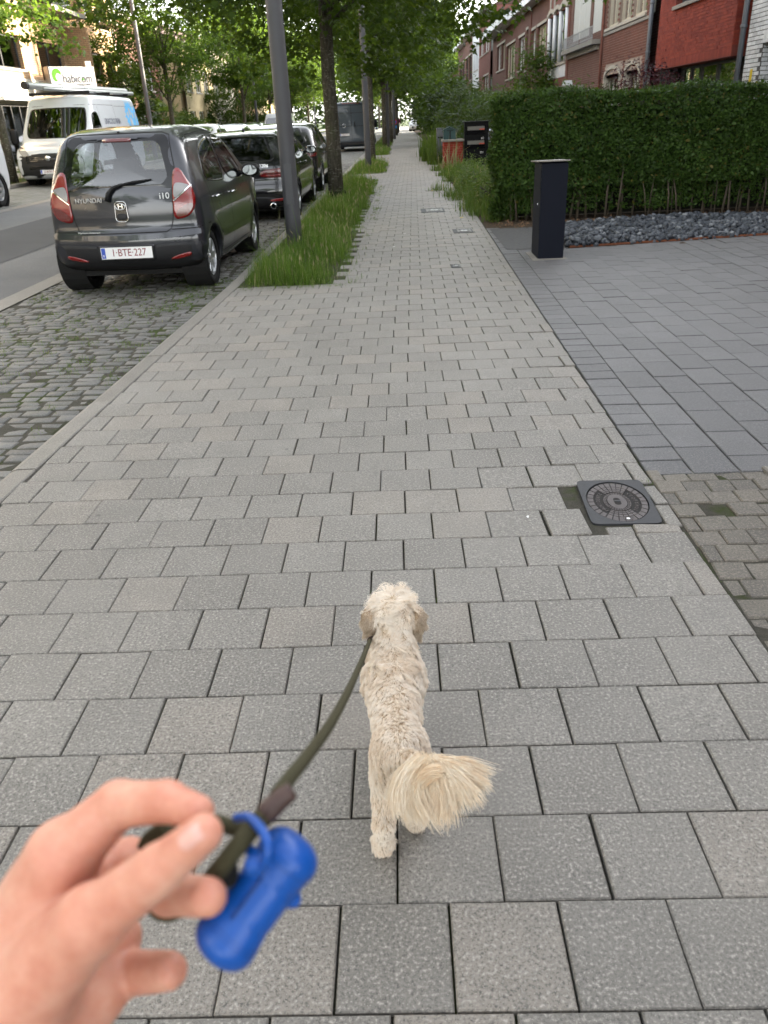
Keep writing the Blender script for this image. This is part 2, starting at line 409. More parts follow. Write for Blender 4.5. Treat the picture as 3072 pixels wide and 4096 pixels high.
sheet('far_pavement', -1.6, 1.7, 59.9, 190, -0.002, concrete('far_paving', (0.18, 0.166, 0.145), (0.256, 0.239, 0.212), 0.6), **S)
# kerb of concrete stones, each about a metre
kerb = sheet('kerb', -2.05, -1.60, -2, 120, -0.105, M_sand, 1, 1, **S)
y = 0.4; ks = 0
while y < 100:
    L = 1.0; a, b = y+0.003, y+L-0.003; xa, xb = float(xL(a)), float(xL(b)); w0 = 0.145
    prof = [(-w0-0.025, -0.2), (-w0-0.015, -0.045), (-w0+0.015, -0.012), (-w0+0.045, -0.001), (-0.010, 0.001), (-0.004, -0.004), (-0.004, -0.2)]
    v = [(xa+px, a, pz) for px, pz in prof] + [(xb+px, b, pz) for px, pz in prof]; n = len(prof)
    f = [(i, i+1, n+i+1, n+i) for i in range(n-1)] + [tuple(range(n))[::-1], tuple(range(n, 2*n))]
    o = MB().add(v, f).build('kerb_stone', M_kerb, kerb, recalc=True); o.location.z = rs.normal(0, 0.002)
    y += L
# granite setts of the parking lane
lane = sheet('parking_lane', -4.0, -1.9, -4, 190, lambda x: road_z(x)-0.0065, M_jsand, 4, 1, **S)
sv = []; y = 1.6
while y < 34:
    h = rs.uniform(0.085, 0.112); x = -1.86+rs.uniform(-.05, 0.1); x = float(xL(y))-0.20-rs.uniform(0, .05)
    while x > -3.97:
        ln = rs.uniform(0.115, 0.205); ln = min(ln, x+3.985)
        if ln > 0.05: sv.append((x-ln/2, y+h/2+rs.normal(0, 0.004)+0.012*math.sin(x*3+y), ln, h))
        x -= ln
    y += h
sv = np.array(sv); sz = road_z(sv[:, 0])
bigs = largest(np.c_[sv[:, :2], sz], 300)
def sett_shape(sd):
    q = np.random.default_rng(sd); j = lambda s: q.normal(0, s)
    c = [(-.5,-.5),(.5,-.5),(.5,.5),(-.5,.5)]; c = [(a*(1-abs(j(.025))), b*(1-abs(j(.03)))) for a, b in c]
    v = [(a, b, -.05) for a, b in c] + [(a*.97, b*.97, -.012+j(.002)) for a, b in c] + [(a*.84, b*.80, -.003+j(.0018)) for a, b in c] + [(j(.1), j(.1), j(.0015))]
    f = [(k, (k+1)%4, 4+(k+1)%4, 4+k) for k in range(4)] + [(4+k, 4+(k+1)%4, 8+(k+1)%4, 8+k) for k in range(4)] + [(8+k, 8+(k+1)%4, 12) for k in range(4)]
    return v, f
shapes = [sett_shape(s) for s in range(8)]
smesh = []
for v, f in shapes:
    me = MB().add(v, f).mesh('sett', M_sett, True); smesh.append(me)
grp = [[] for _ in shapes]
for k, (x, y, ln, h) in enumerate(sv):
    s = k % 8; gx, gy = (ln-0.005), (h-0.006); az = rs.normal(0, 0.02); z = float(road_z(x))+rs.normal(0, 0.003)
    if k in bigs:
        o = link('sett', smesh[s], lane); o.location = (x, y, z); o.scale = (gx, gy, 1); o.rotation_euler = (rs.normal(0, .012), rs.normal(0, .012), az)
    else: grp[s].append((x, y, z, gx, gy, az))
for s, g in enumerate(grp):
    g = np.array(g); A = np.zeros((len(g), 3, 3)); c, d = np.cos(g[:, 5]), np.sin(g[:, 5])
    A[:, 0, 0] = c*g[:, 3]; A[:, 0, 1] = -d*g[:, 4]; A[:, 1, 0] = d*g[:, 3]; A[:, 1, 1] = c*g[:, 4]; A[:, 2, 2] = 1
    instmesh('sett_field', *shapes[s], (A, g[:, :3]), M_sett, lane, smooth=True, kind='stuff')
def m_cobble(name):
    n = N(name); p = n.coord('Object', (1/0.15, 1/0.1, 1)); nd = n.n('TexBrick', i={'Scale': 1.0, 'Mortar Size': 0.06, 'Mortar Smooth': 0.4, 'Brick Width': 1.0, 'Row Height': 1.0, 'Color1': (.15,.15,.145), 'Color2': (.24,.24,.23), 'Mortar': (.03,.032,.02)})
    n.t.links.new(p, nd.inputs[0]); q = n.n('NewGeometry').outputs['Position']
    c = n.mix(n.ramp(n.noise(q, 3, 5, .7), [(0.5, 0.0), (0.66, 0.5)]), nd.outputs[0], (0.05, 0.06, 0.02))
    return n.done(n.bsdf(c, .85, 0, n.bump(n.math('SUBTRACT', 1.0, nd.outputs[1]), .8, .012), .3))
M_cob = m_cobble('cobble_sheet')
sheet('far_setts', -4.0, -1.85, 34, 190, lambda x: road_z(x), M_cob, 4, 1, **S)
sheet('opposite_parking_lane', -10.35, -8.21, -4, 190, lambda x: road_z(x)+0.0, M_cob, 4, 1, **S)
zO = float(road_z(-10.3))
ok = MB(); 
okr = sheet('opposite_kerb_bed', -10.6, -10.3, -4, 190, zO-0.02, M_sand, **S)
for k in range(0, 70): MB().box(-10.50, -10.36, 4+k*1.0+.003, 5+k*1.0-.003, zO-.1, zO+.10, bev=.012, bottom=False).build('kerb_stone', M_kerb, okr)
sheet('opposite_verge', -11.7, -10.5, -4, 190, zO+0.085, M_lawn, 1, 1, **S)
M_opp = concrete('opposite_paving', (0.15, 0.143, 0.13), (0.21, 0.20, 0.19), 0.5)
sheet('opposite_pavement', -13.4, -11.68, -4, 190, zO+0.095, M_opp, 1, 1, **S)
sheet('opposite_front_gardens', -40, -13.38, -4, 190, zO+0.080, M_lawn, 1, 1, **S)

# right: driveway of dark tiles, brown setts, bare soil, front gardens
drive = sheet('driveway', 1.04, 7.0, 3.11, 12.4, -0.016, M_sand, **S)
dt = []
y = 3.13; k = 0
while y < 11.6:                                                      # edging column
    hh = 0.155; dt.append((float(xR(y+hh/2))+0.008+0.097, y+hh/2, 0.190, hh-0.008)); y += hh
for c in range(0, 22):
    x = 1.238 + 0.207*(c+0.5); y = 3.13 - (0.13 if c % 2 else 0) + rs.normal(0, .015)
    lim = 9.55 + (x-1.95)*0.165 if x > 1.9 else 11.5
    while y < lim:
        y0_, y1_ = max(y, 3.13), min(y+0.305, lim)
        if y1_-y0_ > 0.04: dt.append((x+0.016*max(0, min(y-3, 9))*max(0, 1-c*0.12), (y0_+y1_)/2, 0.1985, y1_-y0_-0.008))
        y += 0.305
dt = np.array(dt); bigd = largest(np.c_[dt[:, :2], np.zeros(len(dt))], 300); ff = MB()
for k, (x, y, a, b) in enumerate(dt):
    z = rs.normal(0, .0012)-.002
    if k in bigd:
        o = MB().box(-a/2, a/2, -b/2, b/2, -.04, 0, bev=.003, bottom=False).build('tile', M_drive, drive); o.location = (x, y, z); o.rotation_euler = (rs.normal(0,.004), rs.normal(0,.004), rs.normal(0,.003))
    else: ff.box(x-a/2, x+a/2, y-b/2, y+b/2, -.03, z, bev=.003, bottom=False)
if ff.k: ff.build('tile_field', M_drive, drive, kind='stuff')
brown = sheet('brown_sett_strip', 1.03, 4.0, -1, 3.115, -0.010, M_jsand, **S)
bs = []; y = 0.9; br = 0; fb = MB()
while y < 3.08:
    h = 0.114; x = float(xR(y))+0.010; br += 1; bs.append((x+(.056 if br % 2 else .028), y+h/2, .104 if br % 2 else .048, h-.008)); x += .112 if br % 2 else .056
    while x < 3.2:
        ln = rs.uniform(.10, .125); bs.append((x+ln/2, y+h/2+rs.normal(0,.004), ln-.008, h-.008)); x += ln
    y += h
bs = np.array(bs); bigb = largest(np.c_[bs[:, :2], np.zeros(len(bs))], 300)
for k, (x, y, a, b) in enumerate(bs):
    if k in bigb:
        o = MB().box(-a/2-.0028, a/2+.0028, -b/2-.0028, b/2+.0028, -.03, 0, bev=.005, bottom=False).build('sett', M_brown, brown)
        o.location = (x, y, rs.normal(-.004, .003)); o.rotation_euler = (rs.normal(0,.02), rs.normal(0,.02), rs.normal(0,.03))
    else: fb.box(x-a/2-.0028, x+a/2+.0028, y-b/2-.0028, y+b/2+.0028, -.03, rs.normal(-.004, .002), bev=.005, bottom=False)
fb.build('sett_field', M_brown, brown, kind='stuff')
es = MB().box(-.26, .26, -.025, .025, -.04, .012, bev=.006, bottom=False).build('edging_stone', M_kerb, drive); es.location = (1.80, 3.135, 0.004); es.rotation_euler.z = .03
mj = np.random.default_rng(12); MOSS = []
for k in range(120):                                                 # moss tufts sit in the joints of the near tiles
    r = int(mj.integers(-22, 8)); yj = Y0-r*T; xj = mj.uniform(-1.6, 1.0)
    if mj.uniform() < .45: xj = (-6.525+.4765*r+int(mj.integers(0, 13)))*T; yj -= mj.uniform(.02, .2)
    MOSS.append((xj*cph-yj*sph, xj*sph+yj*cph, -.004))
sheet('front_gardens', 1.2, 7.02, 11.4, 190, -0.010, M_soil, **S)
sheet('near_garden_floor', 3.9, 7.02, -4, 3.12, -0.018, M_soil, **S)
# ------------------------------------------------------------------ vehicles
def m_paint(name, col, metal=0.0, rough=0.25, dust=0.10, coat=1.0):
    n = N(name); p = n.coord('Object'); f = n.noise(p, 3, 5, .65)
    c = n.mix(n.math('MULTIPLY', n.ramp(f, [(.45, 0.0), (.8, 1.0)]), dust), col, (0.16, 0.15, 0.13))
    fl = n.noise(p, 900, 1); c = n.mix(n.math('MULTIPLY', fl, 0.25 if metal else 0.0), c, tuple(min(1, x*2.2) for x in col))
    r = n.math('ADD', n.math('MULTIPLY', f, 0.12), rough-0.05)
    return n.done(n.bsdf(c, r, metal, None, 0.5, Coat_Weight=coat, Coat_Roughness=0.04))
def m_glass(name, tintc, refl=1.0):
    n = N(name); tr = n.n('BsdfTransparent', i={'Color': (*tintc, 1)}); gl = n.n('BsdfGlossy', i={'Color': (1,1,1,1), 'Roughness': 0.015})
    fr = n.n('Fresnel', i={'IOR': 1.5}); f = n.math('MULTIPLY', fr.outputs[0], refl)
    mx = n.n('MixShader'); n.t.links.new(f, mx.inputs[0]); n.t.links.new(tr.outputs[0], mx.inputs[1]); n.t.links.new(gl.outputs[0], mx.inputs[2])
    return n.done(mx)
P_grey = m_paint('graphite_paint', (0.017, 0.0182, 0.0245), 0.35, 0.28, 0.02)
P_black = m_paint('black_paint', (0.006, 0.006, 0.008), 0.0, 0.16, 0.05)
P_dgrey = m_paint('dark_grey_paint', (0.024, 0.024, 0.026), 0.4, 0.22)
P_blue = m_paint('slate_blue_paint', (0.022, 0.036, 0.052), 0.0, 0.45, .05, .35)
P_white = m_paint('white_paint', (0.58, 0.60, 0.63), 0.0, 0.30, 0.12)
P_silver = m_paint('silver_paint', (0.42, 0.44, 0.47), 0.6, 0.28)
P_blue2 = m_paint('pale_blue_paint', (0.20, 0.28, 0.45), 0.3, 0.28)
G_car = m_glass('car_glass', (0.66, 0.70, 0.71), 1.0); G_van = m_glass('van_glass', (0.04, 0.045, 0.05), .22); G_rear = m_glass('rear_glass', (0.62, 0.66, 0.68), 2.4)
G_dark = m_glass('tinted_glass', (0.10, 0.11, 0.115), .9)
M_trim = plain('black_trim', (0.010, 0.010, 0.011), 0.5, bump=0.1, bscale=300, spec=.25)
M_gloss = plain('gloss_black', (0.006, 0.006, 0.007), 0.08)
M_valance = plain('grey_plastic', (0.018, 0.018, 0.020), 0.5, bump=0.15, bscale=400, spec=.3)
M_rub = plain('tyre_rubber', (0.010, 0.010, 0.010), 0.9, bump=0.35, bscale=120, spec=.2)
M_alloy = plain('alloy', (0.50, 0.51, 0.52), 0.28, 0.85)
M_chrome = plain('chrome', (0.75, 0.76, 0.78), 0.10, 1.0)
M_fabric = plain('seat_fabric', (0.045, 0.047, 0.052), 0.95, bump=0.3, bscale=250)
M_inner = plain('cabin_plastic', (0.06, 0.06, 0.062), 0.8)
M_seam = plain('panel_gap', (0.004, 0.004, 0.004), 0.9)
def m_lens(name, col, rough=0.10, em=0.0):
    n = N(name); v = n.coord('Object'); wv = n.n('TexWave', i={'Scale': 28.0, 'Distortion': 0.3}); n.t.links.new(v, wv.inputs[0])
    c = n.mix(n.math('MULTIPLY', wv.outputs[1], 0.45), col, tuple(x*0.35 for x in col))
    return n.done(n.bsdf(c, rough, 0.0, n.bump(wv.outputs[1], .25, .003), 0.6, Coat_Weight=1.0, Coat_Roughness=0.03))
M_red = m_lens('red_lens', (0.24, 0.004, 0.005)); M_dred = m_lens('dark_red_lens', (0.12, 0.004, 0.005)); M_clear = m_lens('clear_lens', (0.28, 0.27, 0.27), .08)
M_plate = plain('plate_white', (0.78, 0.78, 0.78), .35); M_ptxt = plain('plate_red_text', (0.20, 0.012, 0.02), .5); M_pblue = plain('plate_blue', (0.02, 0.07, 0.42), .4)
M_white = plain('white_lettering', (0.8, 0.8, 0.8), .5); M_badge = plain('silver_badge', (0.55, 0.56, 0.57), .3, .35); M_mirror = plain('mirror_glass', (0.22, 0.24, 0.25), .04, 1.0)

def chaikin(p, it=2):
    p = np.asarray(p, float)
    for _ in range(it):
        q = np.roll(p, -1, 0); p = np.stack([.75*p+.25*q, .25*p+.75*q], 1).reshape(-1, 2)
    return p
def rrect(x0, x1, z0, z1, rr, tx=0.0, n=6):
    """rounded quad outline; tx narrows the top"""
    out = []
    cs = [(x1, z0, -90), (x1-tx, z1, 0), (x0+tx, z1, 90), (x0, z0, 180)]
    for cx, cz, a0 in cs:
        sx = -1 if a0 in (-90, 0) else 1; sz = 1 if a0 in (-90, 180) else -1
        for k in range(n+1):
            a = R(a0 + 90*k/n); out.append((cx + sx*rr + rr*math.cos(a), cz + sz*rr + rr*math.sin(a)))
    return np.array(out)
class Shell:
    """car body as a signed distance field: side profile x plan x cross-section, rounded together"""
    def __init__(s, prof, W, wz, wy, bow=(.16, .28), k=.10, arches=(), L=4.0, arch_r=.33, flare=.012):
        p = chaikin(prof, 2); s.prof = p; s.L = L; s.W = W/2; s.bow = bow; s.k = k; s.arches = arches; s.ar = arch_r; s.flare = flare
        s.wz = np.array(wz).T; s.wy = np.array(wy).T
        s.ylo, s.zlo, s.g = -.4, -.1, .02
        ys = np.arange(-.4, L+.4, s.g); zs = np.arange(-.1, p[:, 1].max()+.4, s.g); Yg, Zg = np.meshgrid(ys, zs, indexing='ij')
        a = p; b = np.roll(p, -1, 0); d = np.full(Yg.shape, 1e9); ins = np.zeros(Yg.shape, bool)
        for (y0, z0), (y1, z1) in zip(a, b):
            ey, ez = y1-y0, z1-z0; t = np.clip(((Yg-y0)*ey+(Zg-z0)*ez)/max(ey*ey+ez*ez, 1e-12), 0, 1)
            d = np.minimum(d, np.hypot(Yg-y0-t*ey, Zg-z0-t*ez))
            c = ((z0 > Zg) != (z1 > Zg)); 
            with np.errstate(all='ignore'): ins ^= c & (Yg < ey*(Zg-z0)/(ez if ez != 0 else 1e-12)+y0)
        s.D = np.where(ins, -d, d)
    def side(s, y, z):
        u = np.clip((y-s.ylo)/s.g, 0, s.D.shape[0]-1.001); v = np.clip((z-s.zlo)/s.g, 0, s.D.shape[1]-1.001)
        i = u.astype(int); j = v.astype(int); fu = u-i; fv = v-j; D = s.D
        return (D[i,j]*(1-fu)+D[i+1,j]*fu)*(1-fv)+(D[i,j+1]*(1-fu)+D[i+1,j+1]*fu)*fv
    def __call__(s, P, arch=True):
        x = np.abs(P[..., 0]); y = P[..., 1]; z = P[..., 2]
        t = np.clip(y/s.L, 0, 1); wr = np.clip(1-t/.38, 0, 1); wf = np.clip((t-.55)/.45, 0, 1)
        yy = y - s.bow[0]*x*x*wr + s.bow[1]*x*x*wf
        zc = z + 0.05*x*x*np.clip((z-.8)/.5, 0, 1)
        w = s.W*np.interp(z, *s.wz)*np.interp(y, *s.wy)
        for ay in s.arches:
            r = np.hypot(y-ay, z-.30); w = w + s.flare*np.exp(-((r-s.ar)/.07)**2)
        d = smax(s.side(yy, zc), (x-w)*.95, s.k)
        if arch:
            for ay in s.arches:
                c = np.maximum(np.hypot(y-ay, (z-.30))-s.ar, (s.W-.27)-x); d = smax(d, -c, .012)
        return d
    def hit(s, pts, axis, arch=False):
        """project (u,v) points on the surface along an axis: 'back','front','right','left','top'"""
        pts = np.asarray(pts, float); n = len(pts); P = np.zeros((n, 3)); D = np.zeros(3)
        if axis in ('back', 'front'):
            P[:, 0] = pts[:, 0]; P[:, 2] = pts[:, 1]; P[:, 1] = -.3 if axis == 'back' else s.L+.3; D[1] = 1 if axis == 'back' else -1
        elif axis in ('right', 'left'):
            P[:, 1] = pts[:, 0]; P[:, 2] = pts[:, 1]; P[:, 0] = (s.W+.3)*(1 if axis == 'right' else -1); D[0] = -1 if axis == 'right' else 1
        else: P[:, 0] = pts[:, 0]; P[:, 1] = pts[:, 1]; P[:, 2] = s.prof[:, 1].max()+.3; D[2] = -1
        for _ in range(60): P = P + D*np.clip(s(P, arch), -.02, .2)[:, None]*.8
        e = .004; G = np.stack([s(P+np.eye(3)[k]*e, arch)-s(P-np.eye(3)[k]*e, arch) for k in range(3)], -1); G /= np.linalg.norm(G, axis=1, keepdims=True)+1e-9
        return P, G
    def patch(s, outline, axis, off, rings=5, center=None, s0=0.0, s1=1.0, skirt=.008):
        o = np.asarray(outline, float); c = o.mean(0) if center is None else np.array(center); n = len(o)
        sc = np.linspace(s0, s1, rings+1) if s0 > 0 else np.linspace(0, s1, rings+1)[1:]
        pts = np.concatenate([c+(o-c)*t for t in sc]); 
        if s0 <= 0: pts = np.concatenate([pts, c[None]])
        P, G = s.hit(pts, axis); V = P+G*off; nr = len(sc); f = []
        for k in range(nr-1):
            for j in range(n): q = (j+1) % n; f.append((k*n+j, (k+1)*n+j, (k+1)*n+q, k*n+q))
        if s0 <= 0:
            for j in range(n): f.append((nr*n, j, (j+1) % n))
        base = len(V)
        if skirt:
            V = np.concatenate([V, (P-G*skirt)[(nr-1)*n:nr*n]])
            for j in range(n): q = (j+1) % n; f.append(((nr-1)*n+j, base+j, base+q, (nr-1)*n+q))
            if s0 > 0:
                b2 = len(V); V = np.concatenate([V, (P-G*skirt)[:n]])
                for j in range(n): q = (j+1) % n; f.append((j, q, b2+q, b2+j))
        return V, f
    def ribbon(s, line, axis, wd, off):
        """a strip of width wd along a 2-D line laid on the surface"""
        l = np.asarray(line, float); seg = [l[0]]
        for a, b in zip(l[:-1], l[1:]):
            m = max(2, int(np.hypot(*(b-a))/.03)); seg += [a+(b-a)*t for t in np.linspace(0, 1, m+1)[1:]]
        l = np.array(seg); t = np.gradient(l, axis=0); t /= np.linalg.norm(t, axis=1, keepdims=True)+1e-9; nn = np.c_[-t[:, 1], t[:, 0]]*wd/2
        P, G = s.hit(np.concatenate([l-nn, l+nn]), axis); V = P+G*off; n = len(l)
        return V, [(k, k+1, n+k+1, n+k) for k in range(n-1)]
def inside(poly, pts):
    x, y = pts[:, 0], pts[:, 1]; r = np.zeros(len(pts), bool)
    for (x0, y0), (x1, y1) in zip(poly, np.roll(poly, -1, 0)):
        with np.errstate(all='ignore'): r ^= ((y0 > y) != (y1 > y)) & (x < (x1-x0)*(y-y0)/(y1-y0 if y1 != y0 else 1e-12)+x0)
    return r
def make_body(root, sh, paint, h, holes, name='body'):
    """shell mesh with the window openings (axis, outline) cut out"""
    V, Q = surface_nets(sh, (-sh.W-.08, -.08, .1), (sh.W+.08, sh.L+.08, sh.prof[:, 1].max()+.08), h)
    c = V[Q].mean(1); keep = np.ones(len(Q), bool)
    for axis, o in holes:
        o = np.asarray(o); m = o.mean(0); o = m+(o-m)*.95
        if axis == 'back': k = inside(o, c[:, [0, 2]]) & (c[:, 1] < sh.L*.3)
        elif axis == 'front': k = inside(o, c[:, [0, 2]]) & (c[:, 1] > sh.L*.5)
        else: k = inside(o, c[:, [1, 2]]) & (c[:, 0]*(1 if axis == 'right' else -1) > sh.W*.35)
        keep &= ~k
    return nets_obj(name, V, Q[keep], paint, root)
def window(root, sh, axis, o, frame=.07, glass=None, frit=M_gloss, name='window', off=.004):
    V, f = sh.patch(o, axis, off, 2, s0=1-frame, s1=1.0); g = MB().add(V, f).build(name, frit, root, smooth=True)
    V, f = sh.patch(o, axis, off+.001, 6, s1=1-frame+.004, skirt=0); MB().add(V, f).build('pane', glass or G_car, g, smooth=True)
    return g
def wheel(root, x, y, r, wd, spokes, side, mat=M_alloy, hub=None, z=None):
    z = r if z is None else z; e = bpy.data.objects.new('wheel', None); C.objects.link(e); e.parent = root; e.location = (x, y, z); e.rotation_euler = (0, 0, 0 if side > 0 else PI)
    key = (round(r, 3), round(wd, 3), spokes, mat.name)
    if key not in WHEELS:
        ri = r*.66; h = wd/2
        t = MB().lathe([(ri, -h*.8), (ri*1.04, -h), (r*.93, -h), (r*.985, -h*.82), (r, -h*.5), (r, h*.5), (r*.985, h*.82), (r*.93, h), (ri*1.04, h), (ri, h*.8)], 40, 'x').mesh('tyre', M_rub, True)
        m = MB(); m.lathe([(ri, -h*.7), (ri*1.02, h*.86), (ri*.965, h*.90), (ri*.93, h*.55), (ri*.90, -h*.5)], 40, 'x')
        m.lathe([(0.001, h*.80), (ri*.18, h*.80), (ri*.22, h*.66), (ri*.25, h*.35)], 20, 'x')
        for k in range(spokes):
            a = 2*PI*k/spokes; w0, w1 = ri*.13, ri*.20
            ca, sa = math.cos(a), math.sin(a)
            def pt(rr, tt, xx): return (xx, rr*ca-tt*sa, rr*sa+tt*ca)
            v = [pt(ri*.16, -w0, h*.74), pt(ri*.16, w0, h*.74), pt(ri*.95, w1, h*.80), pt(ri*.95, -w1, h*.80), pt(ri*.16, -w0*1.3, h*.3), pt(ri*.16, w0*1.3, h*.3), pt(ri*.95, w1*1.3, h*.4), pt(ri*.95, -w1*1.3, h*.4)]
            m.add(v, [(0,1,2,3), (0,3,7,4), (1,5,6,2), (3,2,6,7)])
        d = MB().lathe([(0.001, -h*.1), (ri*.92, -h*.1)], 24, 'x')
        WHEELS[key] = (t, m.mesh('rim', mat, True), d.mesh('brake', M_trim))
        WHEELS[key][1].set_sharp_from_angle(angle=R(40))
    t, m, d = WHEELS[key]; link('tyre', t, e); link('rim', m, e); link('brake_disc', d, e)
    return e
WHEELS = {}
def sym(o): o = np.array(o); return np.c_[-o[:, 0], o[:, 1]][::-1]
def place_on(sh, u, v, axis):
    P, G = sh.hit(np.array([[u, v]]), axis); return Vector(P[0]), Vector(G[0])
def plate(root, sh, z, txt, axis='back', x=0.0, eu=True, w_=.52, h_=.11, col=None):
    p, g = place_on(sh, x, z, axis); s = 1 if axis == 'back' else -1
    o = p + Vector((0, -s*.012, 0)); X = Vector((s, 0, 0)); Zv = Vector((0, s*.06, 1)).normalized()
    M = basis(o, X, Zv)
    b = MB().box(-w_/2, w_/2, -h_/2, h_/2, -.006, .004, 0, M=M); pl = b.build('number_plate', M_plate, root)
    if eu: MB().box(-w_/2+.006, -w_/2+.045, -h_/2+.006, h_/2-.006, .0042, .0052, 0, M=M).build('country_band', M_pblue, pl); text('B', .030, M @ Matrix.Translation((-w_/2+.026, -.025, .006)), M_white, pl)
    text(txt, .098, M @ Matrix.Translation((.022, 0, .0055)), col or M_ptxt, pl, sx=.86)
    fr = MB()
    for a, b_, c, d in [(-w_/2-.008, w_/2+.008, -h_/2-.008, -h_/2), (-w_/2-.008, w_/2+.008, h_/2, h_/2+.008), (-w_/2-.008, -w_/2, -h_/2, h_/2), (w_/2, w_/2+.008, -h_/2, h_/2)]: fr.box(a, b_, c, d, -.006, .006, M=M)
    fr.build('frame', M_trim, pl)
    return pl
def ell_blob(c, r, n=14, m=10, p=.6):
    """superellipsoid verts/faces"""
    v = []; f = []
    sg = lambda a: math.copysign(abs(a)**p, a)
    for i in range(m+1):
        t = -PI/2+PI*i/m
        for j in range(n):
            a = 2*PI*j/n; v.append((c[0]+r[0]*sg(math.cos(t))*sg(math.cos(a)), c[1]+r[1]*sg(math.cos(t))*sg(math.sin(a)), c[2]+r[2]*sg(math.sin(t))))
    for i in range(m):
        for j in range(n): q = (j+1) % n; f.append((i*n+j, i*n+q, (i+1)*n+q, (i+1)*n+j))
    return v, f
def cabin(root, y_front, y_rear, z, hw, top, rhd=False):
    """seats, head restraints, dashboard, steering wheel, floor"""
    MB().box(-hw, hw, y_rear-.45, y_front+1.0, .30, .38).box(-hw, hw, y_rear-.45, y_rear-.1, .38, z+.22).build('cabin_floor', M_inner, root)
    for x in (-.36, .36):
        s_ = MB().add(*ell_blob((x, y_front, z), (.25, .26, .10))).add(*ell_blob((x, y_front-.24, z+.32), (.24, .09, .34))).build('front_seat', M_fabric, root, smooth=True)
        MB().add(*ell_blob((x, y_front-.30, top-.12), (.14, .06, .115))).build('head_restraint', M_fabric, s_, smooth=True)
    rb = MB().add(*ell_blob((0, y_rear+.12, z), (hw*.92, .26, .10), p=.4)).add(*ell_blob((0, y_rear-.12, z+.30), (hw*.92, .09, .30), p=.4)).build('rear_bench', M_fabric, root, smooth=True)
    for x in (-.36, .36): MB().add(*ell_blob((x, y_rear-.17, top-.22), (.13, .05, .085))).build('head_restraint', M_fabric, rb, smooth=True)
    MB().add(*ell_blob((0, y_front+.82, z+.30), (hw*.95, .26, .16), p=.5)).build('dashboard', M_inner, root, smooth=True)
    sw = MB(); cx = -.36; c = Vector((cx, y_front+.50, z+.38)); ring = [c+Vector((.185*math.cos(a), .06*math.sin(a), .175*math.sin(a))) for a in np.linspace(0, 2*PI, 25)]
    sw.tube(ring, .014, 6); sw.tube([c-Vector((.18,0,0)), c+Vector((.18,0,0))], .016, 6); sw.build('steering_wheel', M_trim, root, smooth=True)
def mirror(root, sh, y, z, side, paint, sz=1.0):
    p, g = place_on(sh, y, z, 'right' if side > 0 else 'left'); c = p + Vector((side*.13*sz, .03, .03*sz))
    m = MB().add(*ell_blob(c, (.11*sz, .075*sz, .075*sz), 14, 10, .75)).build('mirror', paint, root, smooth=True)
    MB().tube([p-Vector((side*.03,0,0)), p+Vector((side*.06, .01, 0)), c], .022*sz, 8).build('mirror_arm', M_trim, m, smooth=True)
    gl = MB().add([(c.x+side*.085*sz*math.cos(a), c.y-.074*sz, c.z+.055*sz*math.sin(a)) for a in np.linspace(0, 2*PI, 17)[:-1]], [tuple(range(16))]); gl.build('mirror_glass', M_mirror, m)
    return m
def handle(root, sh, y, z, axis, mat):
    P, G = sh.hit(np.array([[y-.09, z], [y, z+.004], [y+.09, z]]), axis); P = P+G*.022
    m = MB().tube([P[0]-G[0]*.02, P[0], P[1], P[2], P[2]-G[2]*.02], [.010, .012, .013, .012, .010], 8); return m.build('door_handle', mat, root, smooth=True)

